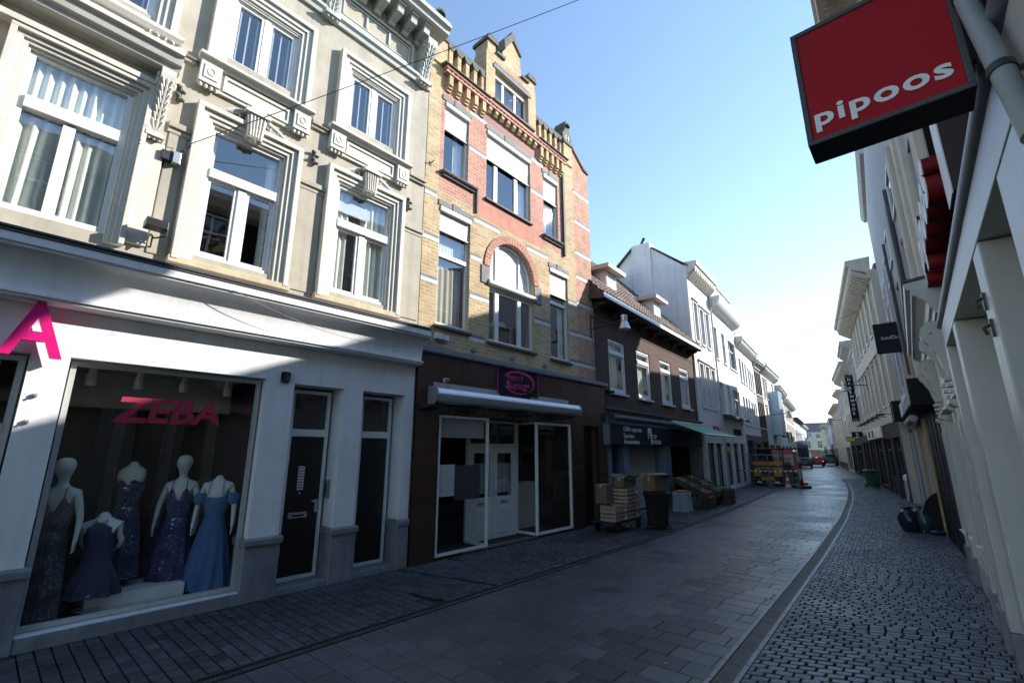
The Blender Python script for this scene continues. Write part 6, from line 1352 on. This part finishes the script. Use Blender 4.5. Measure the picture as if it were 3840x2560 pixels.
def crate(loc, rz, label, m='crate_wood', w=.60, d=.40, h=.17, group=None):
    t = thing('crate', label, 'crate', loc, rz, group)
    b = MB(); n = 2
    for k in range(n):
        z0 = .012 + k * h / n; z1 = z0 + h / n - .022
        b.box(-w / 2, w / 2, d / 2 - .010, d / 2, z0, z1); b.box(-w / 2, w / 2, -d / 2, -d / 2 + .010, z0, z1)
        b.box(-w / 2, -w / 2 + .010, -d / 2 + .0101, d / 2 - .0101, z0, z1); b.box(w / 2 - .010, w / 2, -d / 2 + .0101, d / 2 - .0101, z0, z1)
    b.box(-w / 2 + .011, w / 2 - .011, -d / 2 + .011, d / 2 - .011, .0, .010)
    for sx in (-1, 1):
        for sy in (-1, 1): b.box(sx * (w / 2 - .03) - .018, sx * (w / 2 - .03) + .018, sy * (d / 2 - .03) - .0185, sy * (d / 2 - .03) + .0185, .011, h + .012)
    b.build('slats', m, t)
    b = MB(); b.box(w / 2 - .16, w / 2 - .06, d / 2, d / 2 + .003, .03, .10); b.build('label_sticker', 'letter_white', t)
    b = MB(); b.box(-.05, .05, d / 2 + .0005, d / 2 + .002, h * .62, h * .72); b.build('grip_hole', 'interior_dark', t)
    return t
RZC = R(90)
t = thing('trolley', 'flat black trolley loaded with wooden crates in front of the shuttered phone shop', 'trolley', (-6.75, 12.15, 0), RZC)
b = MB(); b.box(-.86, .66, -.38, .38, .24, .29); b.build('platform', 'black_metal', t)
for sx in (-.6, .5):
    for sy in (-.33, .33):
        b = MB(); b.tube([(sx, sy - .03, .11), (sx, sy + .03, .11)], .105, 14); b.box(sx - .03, sx + .03, sy - .045, sy + .045, .20, .24); b.build('wheel', 'rubber', t)
b = MB(); b.tube([(.60, -.30, .26), (.64, -.30, .78), (.66, -.18, .86), (.66, .18, .86), (.64, .30, .78), (.60, .30, .26)], .017, 8); b.build('handle', 'black_metal', t)
CG = 'wooden crates on the trolley'
for k in range(2): crate((-6.60, 11.64, .292 + k * .20), RZC, 'pale wooden crate in the low stack at the left of the trolley, ' + ('lower' if k == 0 else 'upper'), 'crate_wood', .66, .46, .19, CG)
for k in range(4): crate((-6.60, 12.34, .292 + k * .205), RZC, 'pale wooden crate in the tall stack beside the bin, ' + ('lowest', 'second from below', 'third from below', 'topmost')[k], 'crate_wood', .70, .46, .19, CG)
crate((-6.98, 12.75, .90), RZC, 'pale wooden crate half hidden behind the tall stack', 'crate_wood', .55, .4, .19, CG)
carton((-6.62, 12.20, 1.125), RZC, .34, .30, .24, 'brown box on top of the tall crate stack, left one', True); carton((-6.62, 12.58, 1.125), RZC, .34, .30, .22, 'brown box on top of the tall crate stack, right one', True)
carton((-6.95, 11.80, .70), RZC, .44, .34, .50, 'tall brown box standing on the low crate stack against the wall')
carton((-6.98, 12.75, .292), RZC, .5, .36, .60, 'brown box at the back of the trolley under a crate')
# greengrocer's display
def heap(par, x0, x1, y0, y1, z0, z1, cols, n, r, v=None):
    b = MB()
    for k in range(n):
        q = random.random(); x = random.uniform(x0, x1); p = random.random()
        b.ball((x, y0 + (y1 - y0) * p, z0 + (z1 - z0) * p + random.uniform(0, r * .8)), r * random.uniform(.8, 1.15), 6, random.choice(cols))
    o = b.build('fruit', None, par, smooth=180); o['kind'] = 'stuff'; return o
plain('fruit_orange', (.40, .11, .015), .45, .15, 9, 0); plain('fruit_red', (.20, .015, .012), .35, .2, 9, 0); plain('fruit_green', (.05, .085, .02), .5, .2, 9, 0); plain('fruit_plum', (.06, .03, .10), .35, .2, 9, 0); plain('fruit_pale', (.22, .20, .11), .5, .2, 9, 0)
def sloped(loc, rz, w, ln, zb, zf, label, beds):
    """slanting fruit rack: side boards, back legs, trays filled with fruit"""
    t = thing('fruit_rack', label, 'fruit stand', loc, rz)
    b = MB(); 
    for s in (-w / 2, w / 2 - .02): b.prism([(0, zb - .16), (ln, zf - .16), (ln, zf + .05), (0, zb + .05)], 'u', s, s + .02)
    b.prism([(ln - .02, zf - .16), (ln, zf - .16), (ln, zf + .06), (ln - .02, zf + .06)], 'u', -w / 2 + .0205, w / 2 - .0205); b.prism([(0, zb - .1), (ln - .021, zf - .1), (ln - .021, zf - .085), (0, zb - .085)], 'u', -w / 2 + .0205, w / 2 - .0205); b.build('tray', 'dark_crate', t)
    for s in (-w / 2 + .04, w / 2 - .04):
        b = MB(); b.box(s - .025, s + .025, .05, .10, 0, zb - .15); b.build('leg', 'dark_crate', t)
        b = MB(); b.box(s - .025, s + .025, ln - .12, ln - .07, 0, zf - .15); b.build('leg', 'dark_crate', t)
    n = len(beds)
    for i, (cols, r) in enumerate(beds):
        a, c = i / n, (i + 1) / n - .03
        heap(t, -w / 2 + .06, w / 2 - .06, ln * a, ln * c, zb + (zf - zb) * a - .06, zb + (zf - zb) * c - .06, cols, 70, r)
        if i: b = MB(); q = ln * a; zz = zb + (zf - zb) * a; b.box(-w / 2 + .021, w / 2 - .021, q - .03, q - .018, zz - .08, zz + .04); b.build('divider', 'dark_crate', t)
    for i in range(n):
        q = ln * (i + .6) / n; zz = zb + (zf - zb) * (i + .6) / n; b = MB(); b.prism([(q, zz + .02), (q + .02, zz + .11), (q + .024, zz + .11), (q + .004, zz + .02)], 'u', -w / 2 + .1, -w / 2 + .24); b.build('price_card', 'letter_white', t)
    return t
zl = FB.rz
sloped((-7.65, 18.55, .0), zl, 1.05, 1.25, 1.12, .52, 'slanting fruit rack with plums and red fruit under the green awning', [(['fruit_pale', 'fruit_green'], .04), (['fruit_plum', 'fruit_pale'], .035), (['fruit_red', 'fruit_red', 'fruit_orange'], .045)])
sloped((-7.70, 20.0, .0), zl, 1.25, 1.25, 1.12, .50, 'slanting fruit rack with brown and green produce, farther one', [(['fruit_green', 'cardboard'], .05), (['cardboard', 'fruit_pale'], .05), (['cardboard', 'fruit_green'], .05)])
def stand(loc, rz, w, d, h, m, label, cols, r):
    t = thing('fruit_bin', label, 'crate', loc, rz)
    b = MB()
    pts = lambda z, k: [(-w / 2 * k, -d / 2 * k, z), (w / 2 * k, -d / 2 * k, z), (w / 2 * k, d / 2 * k, z), (-w / 2 * k, d / 2 * k, z)]
    b.loft([pts(0, 1.0), pts(h * .96, .86)]); b.loft([pts(h * .82, .90), pts(h * .82, .93), pts(h, .92), pts(h, .84)], cap=False); b.build('bin', m, t)
    if m == 'dark_crate':
        for k in range(5): b = MB(); z = .05 + k * h / 5; b.box(-w / 2 - .004, w / 2 + .004, -d / 2 - .006, d / 2 + .006, z, z + h / 9); b.build('slat', 'timber_dark', t)
    heap(t, -w / 2 * .75, w / 2 * .75, -d / 2 * .75, d / 2 * .75, h * .98, h * .98, cols, 70, r); return t
stand((-6.95, 17.22, 0), zl, .68, .52, .66, 'gray_wall', 'pale tapered bin of carrots in front of the greengrocer', ['fruit_orange', 'fruit_orange', 'fruit_pale'], .045)
stand((-6.52, 18.60, 0), zl, .55, .42, .40, 'dark_crate', 'low dark crate of red fruit at the front of the display', ['fruit_red', 'fruit_orange', 'fruit_pale'], .04)
stand((-6.52, 20.62, 0), zl, .85, .55, .58, 'dark_crate', 'dark slatted crate with greens at the far end of the fruit display', ['fruit_green', 'fruit_pale'], .055)
b = MB(); b.tube([(0, 0, 0), (.55, 0, 0)], .018, 8); tag(b.build('fluorescent_tube', 'white_tube' if 'white_tube' in M else 'letter_white', loc=FB.w(6.9, -1.2, 1.2), rotz=FB.rz), 'small bright tube light low inside the dark greengrocer shop', 'lamp')
plain('white_tube', (.9, .9, .95), .4, 0, 5, 0, emit=5); bpy.data.objects['fluorescent_tube'].data.materials[0] = M['white_tube']
o = text('SERI SENA', 2.2, .36, 2.9, 3.06, .02, 'sign_black', None, .05, .02, 'shop_letters', loc=F2.w(0, 0, 0), rotz=F2.rz); tag(o, 'black raised shop lettering on the white front beyond the red letters', 'sign letters')
b = MB(); b.box(0, .05, .0, .24, 0, .28); b.box(-.01, .06, -.02, .0, -.05, .33, 'slate_gray'); b.mats = ['gold', 'slate_gray']; tag(b.build('door_sign', 'gold', loc=F2.w(.55, .02, 2.05), rotz=F2.rz), 'small yellow sign beside the door of the white house with dark windows', 'sign')
# ---- road works behind a mesh fence
def fence_panel(p, q, h, label, board=False):
    F = Frame(p, q); t = thing('mesh_fence', label, 'fence', F.w(0, 0, 0), F.rz, 'mesh fence panels round the road works')
    b = MB(); L = F.L
    b.tube([(0, 0, .1), (0, 0, h), (L, 0, h), (L, 0, .1)], .021, 8); b.tube([(0, 0, .22), (L, 0, .22)], .018, 6); b.tube([(L / 2, 0, .2), (L / 2, 0, h)], .016, 6); b.build('frame', 'zinc', t)
    b = MB()
    for i in range(1, int(L / .12)): b.box(i * .12 - .002, i * .12 + .002, -.002, .002, .2, h)
    for i in range(1, int((h - .2) / .25)): b.box(0, L, .0025, .006, .2 + i * .25, .204 + i * .25)
    m = b.build('wire_mesh', 'zinc', t)
    for u in (0, L): b = MB(); b.box(u - .12, u + .12, -.34, .34, 0, .12); b.build('foot', 'cap_stone', t, bevel=.015)
    return t
fence_panel((-9.0, 31.2), (-7.3, 31.3), 1.88, 'mesh fence panel nearest the white houses in front of the yellow machine')
fence_panel((-7.25, 31.3), (-5.95, 31.9), 1.86, 'mesh fence panel at the road side of the yellow machine')
fence_panel((-5.9, 32.0), (-6.4, 35.4), 1.86, 'mesh fence panel running back along the road beside the red van')
def tape(p, q, z, label):
    F = Frame(p, q); t = thing('barrier_tape', label, 'tape', F.w(0, 0, z), F.rz); n = int(F.L / .13); A = MB()
    for i in range(n):
        s = lambda x: -.05 * 4 * (x / n) * (1 - x / n)
        A.add([(i * .13, .03, s(i) - .04), ((i + 1) * .13, .03, s(i + 1) - .04), ((i + 1) * .13 + .05, .03, s(i + 1) + .04), (i * .13 + .05, .03, s(i) + .04)], [(0, 1, 2, 3)], 'red_paint' if i % 2 else 'letter_white')
    A.build('tape', None, t); return t
tape((-9.1, 31.12), (-5.9, 31.78), .98, 'red and white striped barrier tape across the mesh fence')
t = thing('barrier_board', 'slanted red and white barrier plank at the road side of the works', 'barrier', (-5.78, 32.0, 0), R(72))
b = MB(); 
for k in range(5): b.box(-.16 + .0, .16, -.02, .02, .15 + k * .32, .15 + (k + 1) * .32, 'gray_wall' if k in (1, 2, 4) else 'red_paint')
b.build('plank', None, t); b = MB(); b.box(-.35, .35, -.35, .35, 0, .14); b.build('foot', 'rubber', t, bevel=.02)
t = thing('traffic_cone', 'orange and white traffic cone standing before the mesh fence', 'cone', (-6.50, 32.05, 0), 0)
b = MB(); b.lathe([(.16, .03), (.135, .20)], (0, 0, 0), 20, 'letter_white'); b.lathe([(.134, .20), (.10, .40)], (0, 0, 0), 20, 'orange_paint'); b.lathe([(.099, .40), (.075, .56)], (0, 0, 0), 20, 'letter_white'); b.lathe([(.074, .56), (.035, .78)], (0, 0, 0), 20, 'orange_paint'); b.build('cone', None, t, smooth=30)
b = MB(); b.box(-.2, .2, -.2, .2, 0, .035); b.build('foot', 'orange_paint', t, bevel=.01)
t = thing('road_machine', 'yellow compact loader with a dark cab parked behind the mesh fence with striped tape', 'loader', (-7.75, 33.6, 0), R(3))
b = MB(); pr = [(-.78, .55), (-.80, .80), (-.74, 1.02), (-.62, 1.10), (.62, 1.10), (.74, 1.02), (.80, .80), (.78, .55)]
b.prism(pr, 'v', .05, .85); b.build('engine_hood', 'yellow_paint', t, bevel=.03)
b = MB(); b.box(-.36, .36, .852, .90, .62, 1.04); [b.box(-.34, .34, .901, .915, .65 + q * .06, .68 + q * .06) for q in range(6)]; b.build('grille', 'slate_gray', t)
b = MB(); b.box(-.38, .38, .70, .95, .30, .54); b.build('counterweight', 'yellow_paint', t, bevel=.03)
b = MB(); b.prism([(-.85, 1.45), (-.85, 1.34), (-.72, 1.22), (.72, 1.22), (.85, 1.34), (.85, 1.45)], 'v', .30, .75); b.box(-.01, .01, .751, .756, 1.23, 1.44, 'black_metal'); b.build('tool_carrier', 'yellow_paint', t, bevel=.01)
b = MB(); b.box(-.9, .9, -2.2, .6, .35, .54); b.build('chassis', 'black_metal', t)
for sx in (-.78, .78):
    for y in (.30, -1.7):
        w = MB(); w.tube([(sx - .15, y, .42), (sx + .15, y, .42)], .42, 22); o = w.build('wheel', 'rubber', t); r = MB(); r.tube([(sx - .155, y, .42), (sx + .155, y, .42)], .2, 14); r.build('rim', 'yellow_paint', o)
for sx in (-.7, .7):
    for y in (.2, -1.0): b = MB(); b.box(sx - .035, sx + .035, y - .035, y + .035, 1.1, 2.20); b.build('cab_post', 'black_metal', t)
b = MB(); b.box(-.8, .8, -1.15, .35, 2.20, 2.30); b.build('cab_roof', 'slate_gray', t, bevel=.03)
b = MB(); b.box(-.62, .25, .16, .19, 1.62, 2.18); b.build('rear_screen', 'sign_navy', t)
b = MB(); b.box(-.3, .3, -.6, -.1, 1.11, 1.3); b.box(-.28, .28, -.1, .02, 1.3, 1.85); b.build('seat', 'rubber', t, bevel=.05)
for s in (-.5, .5): b = MB(); b.box(s - .12, s + .12, .86, .875, .18, .28); b.build('plate', 'letter_white', t)
t = thing('stacked_seat', 'black chair-like attachment standing between the machine and the barrier plank', 'machine part', (-6.62, 33.2, 0), R(10)) 
b = MB(); b.box(-.28, .28, -.25, .25, 0, .95); b.build('base', 'black_metal', t, bevel=.05); b = MB(); b.ball((.0, .0, 1.22), .2, 14, None, 1.0); b.lathe([(.24, .95), (.27, 1.02), (.2, 1.1), (.1, 1.12)], (0, 0, 0), 14); b.build('cover', 'rubber', t, smooth=60)
# ---- vehicles
def vehicle(name, label, cat, loc, rz, secs, m, W, group=None, wheels=(), wr=.31, rear=None, tail=None, plate=None, lit=False):
    """body lofted through cross-sections (y, z_bottom, z_belt, z_top, half belt width, half roof width)"""
    t = thing(name, label, cat, loc, rz, group); b = MB(); rings = []
    for y, zb, zm, zt, hw, hr in secs:
        rg = []
        for s in (1, -1):
            L_ = [(hw * .90, zb), (hw * .985, zb + (zm - zb) * .3), (hw, zb + (zm - zb) * .65), (hw * .965, zm), (hr + (hw - hr) * .35, zm + (zt - zm) * .6), (hr, zt - (zt - zm) * .12), (hr * .8, zt)]
            rg += [(s * x, -y, z) for x, z in (L_ if s > 0 else L_[::-1])]
        rings.append(rg)
    b.loft(rings); b.build('body', m, t, smooth=35)
    for x in (-1, 1):
        for y in wheels:
            w = MB(); w.tube([(x * (W / 2 - .19), -y, wr), (x * (W / 2 + .005), -y, wr)], wr, 20); o = w.build('wheel', 'rubber', t); r = MB(); r.tube([(x * (W / 2 - .05), -y, wr), (x * (W / 2 + .012), -y, wr)], wr * .62, 14); r.build('rim', 'alu', o)
    return t
def car(loc, rz, m, label, lit, k=.88, suv=False, group='cars standing down the street'):
    h = 1.62 if suv else 1.46
    secs = [(-.02, .42, .78, .88, .80, .70), (.10, .30, .92, 1.02, .86, .74), (.20, .26, .97, 1.18, .88, .68), (.55, .24, 1.0, h - .02, .89, .62), (1.2, .22, .98, h, .90, .63), (2.0, .22, .96, h - .03, .90, .63), (2.75, .22, .95, 1.08, .89, .72), (3.5, .24, .85, .92, .87, .70), (4.05, .30, .66, .74, .80, .62)]
    t = vehicle('parked_car', label, 'car', loc, rz, secs, m, 1.78, group, (.78, 3.3))
    b = MB(); b.quad((-.56, -.20, 1.04), (.56, -.20, 1.04), (.50, -.50, h - .10), (-.50, -.50, h - .10)); b.build('rear_window', 'dark_glass', t)
    for s in (-1, 1):
        b = MB(); b.quad((s * .885, -.75, 1.0), (s * .89, -2.4, 1.0), (s * .68, -1.9, h - .1), (s * .67, -.85, h - .1)); b.build('side_window', 'dark_glass', t)
        b = MB(); b.prism([(s * .54, .74), (s * .82, .72), (s * .80, .92), (s * .56, .90)], 'v', -.06, .0); b.build('tail_light', 'lamp_glass' if lit else 'red_paint', t)
        b = MB(); b.box(s * .94 - .09, s * .94 + .09, -2.45, -2.33, .98, 1.12); b.build('mirror', m, t, bevel=.02)
    if lit: b = MB(); b.box(-.16, .16, -.46, -.42, h - .085, h - .055); b.build('brake_light', 'lamp_glass', t)
    b = MB(); b.box(-.26, .26, .008, .022, .66, .77); b.build('number_plate', 'gold', t)
    b = MB(); b.prism([(-.82, .30), (.82, .30), (.86, .56), (-.86, .56)], 'v', -.15, .04); b.build('bumper', 'black_plastic', t, bevel=.03)
    b = MB(); b.box(-.6, .6, .0405, .045, .32, .37); b.build('bumper_trim', 'alu', t)
    b = MB(); b.box(-.62, .62, -.52, -.28, h - .02, h + .012); b.build('roof_spoiler', 'alu' if not lit else m, t, bevel=.01)
    t.scale = (k, k, k); return t
plain('car_black', (.016, .017, .02), .22, .1, 6, 0, spec=.6); plain('car_dark_red', (.10, .012, .014), .22, .1, 6, 0, spec=.6); plain('car_grey', (.05, .053, .06), .25, .1, 6, 0, spec=.6); plain('car_white', (.5, .52, .54), .25, .05, 6, 0, spec=.6)
RC = dirz(XRG, 75)
car((-11.75, 68.6, 0), RC, 'car_black', 'dark parked car nearest the left houses, left of the three in front', False)
car((-11.6, 76.3, 0), RC, 'car_dark_red', 'dark car with lit red brake lights in the middle of the street', True)
car((-11.0, 83.7, 0), RC, 'car_grey', 'broad dark car on the right of the braking car', False, 1.0, True)
car((-14.2, 95.0, 0), RC, 'car_white', 'pale car farther down the street behind the braking car', False)
def red_van():
    secs = [(-.02, .40, 1.0, 2.02, .86, .72), (.06, .32, 1.05, 2.16, .90, .78), (.6, .28, 1.1, 2.2, .91, .80), (2.6, .28, 1.1, 2.2, .91, .80), (3.3, .28, 1.1, 2.05, .91, .74), (3.9, .28, 1.05, 1.35, .89, .72), (4.6, .30, .9, 1.0, .84, .66)]
    t = vehicle('delivery_van', 'red delivery van with white panels on its back doors, parked behind the road works', 'van', (-7.88, 38.1, 0), dirz(XRG, 38), secs, 'red_paint', 1.82, None, (.9, 3.6), .33)
    for s in (-1, 1):
        b = MB(); b.box(s * .06 if s > 0 else -.66, .66 if s > 0 else -.06, .012, .03, 1.12, 1.88); o = b.build('back_door_window', 'gray_wall', t)
        for q in range(4): l = MB(); l.box(s * .36 - .22, s * .36 + .22 - .1 * (q % 2), .0305, .034, 1.30 + q * .10, 1.35 + q * .10); l.build('graphic_stripe', 'red_paint', o)
        b = MB(); b.box(s * .80 - .07, s * .80 + .07, -.02, .035, .75, 1.25); b.build('tail_light', 'lamp_red', t, bevel=.02)
    b = MB(); b.box(-.85, .85, -.04, .07, .36, .58); b.build('bumper', 'black_plastic', t, bevel=.03)
    b = MB(); b.box(-.012, .012, .012, .02, .6, 1.95); b.build('door_seam', 'black_metal', t)
    b = MB(); b.box(-.27, .27, .035, .045, .66, .78); b.build('number_plate', 'gold', t)
    b = MB(); b.box(-.7, .7, -2.4, -.2, 2.2, 2.24); b.build('roof_rack', 'black_metal', t)
plain('lamp_red', (.35, .01, .008), .25, .05, 5, 0)
red_van()
# ---- right pavement
wheelie_bin((-2.70, 35.1, .02), R(20), 'green_plastic', 'large dark green wheelie bin on the right pavement', .66, .72, 1.02)
t = thing('cabinet', 'pale grey pedestal cabinet with a rounded top and red emblem on the right pavement', 'cabinet', (-.84, 26.9, .0), dirz(XRW, 27))
b = MB(); b.prism([(-.15, 0), (.15, 0), (.13, .86), (-.13, .86)], 'v', -.13, .13); b.build('pedestal', 'gray_wall', t, bevel=.01)
b = MB(); b.lathe([(.16, .862), (.17, .95), (.15, 1.06), (.05, 1.12)], (0, 0, 0), 16); b.build('top', 'letter_white', t, smooth=40); b = MB(); b.tube([(0, .165, .97), (0, .172, .97)], .055, 16); b.build('emblem', 'red_paint', t)
for k, (x, y) in enumerate(((-1.45, 30.7), (-1.18, 28.5))):
    t = thing('planter', 'low dark post box against the right-hand shops, ' + ('farther' if k == 0 else 'nearer') + ' one', 'planter', (x, y, 0), dirz(XRW, 29), 'low dark boxes by the right-hand shops')
    b = MB(); b.box(-.10, .28, -.14, .14, 0, .80); b.build('box', 'black_metal', t, bevel=.01); b = MB(); b.box(-.14, .32, -.18, .18, .80, .84); b.build('top_board', 'dark_metal', t)
t = thing('display_board', 'black board with a rounded shoulder leaning by the rubbish bags', 'board', (-.10, 16.85, 0), R(4))
b = MB(); b.prism([(-.30, .0), (.26, .0), (.26, 1.06), (.14, 1.06), (-.02, .98), (-.16, .82), (-.26, .55)], 'v', -.05, .0); b.build('panel', 'sign_black', t, bevel=.008); b = MB(); b.tube([(-.30, .006, .02), (-.265, .006, .55), (-.165, .006, .82), (-.02, .006, .985), (.14, .006, 1.065)], .012, 6); b.build('edge', 'gray_plastic', t)
def bag(loc, r, h, m, label, seed, flat=1.0):
    t = thing('rubbish_bag', label, 'rubbish bag', loc, seed * 1.3)
    b = MB(); n = 30; rings = []; K = 16
    for j in range(K + 1):
        q = j / K; z = h * q
        rad = r * (max(0.0, math.sin(math.pi * min(1, q * .86 + .14))) ** .55) if q < .84 else r * (.20 + .35 * (q - .84) / .16)
        if q < .03: rad = r * .75
        rg = []
        for i in range(n):
            a = 2 * math.pi * i / n; d = mnoise.noise(Vector((math.cos(a) * 1.8 + seed * 5, math.sin(a) * 1.8, z * 4))) * .16 + mnoise.noise(Vector((math.cos(a) * 5 + seed, math.sin(a) * 5, z * 11))) * .07
            rg.append((rad * (1 + d) * math.cos(a), rad * (1 + d) * math.sin(a) * flat, z))
        rings.append(rg)
    b.loft(rings); b.build('sack', m, t, smooth=180)
    b = MB(); b.lathe([(r * .22, 0), (r * .26, .01), (r * .22, .02)], (0, 0, h * .835), 12); b.build('tie', m, t)
    return t
bag((-.66, 16.95, .015), .24, .62, 'bag_plastic', 'shiny black rubbish bag tied at the top, nearest the road', 1)
bag((-.36, 17.0, .015), .25, .66, 'bag_teal', 'dark teal rubbish bag between the black bag and the leaning board', 2, .9)
bag((-.12, 16.72, .015), .20, .14, 'bag_teal', 'flat slack teal bag on the ground before the leaning board', 3, .7)

b = MB()
for k in range(150):                                    # flecks of paper, leaf and chewing gum on the paving
    y = random.uniform(.6, 26); x = random.choice([random.uniform(XLW(y) + .1, XLG(y) - .1), random.uniform(XLG(y) + .2, XRG(y) - .2), random.uniform(XRG(y) + .2, XRW(y) - .1), random.uniform(XLW(y) + .1, XLG(y))])
    r = random.uniform(.006, .016); a = random.random() * 6; z = .004 + random.random() * .003
    b.add([(x + r * random.uniform(.6, 1.4) * math.cos(a + q), -(y + r * random.uniform(.6, 1.4) * math.sin(a + q)), z) for q in (0, 1.2, 2.5, 3.8, 5)], [(0, 1, 2, 3, 4)], random.choice(['letter_gray', 'letter_gray', 'shutter_beige', 'cardboard']))
tag(b.build('litter', None), 'small pale flecks of litter scattered over the dark paving', 'litter', kind='stuff')
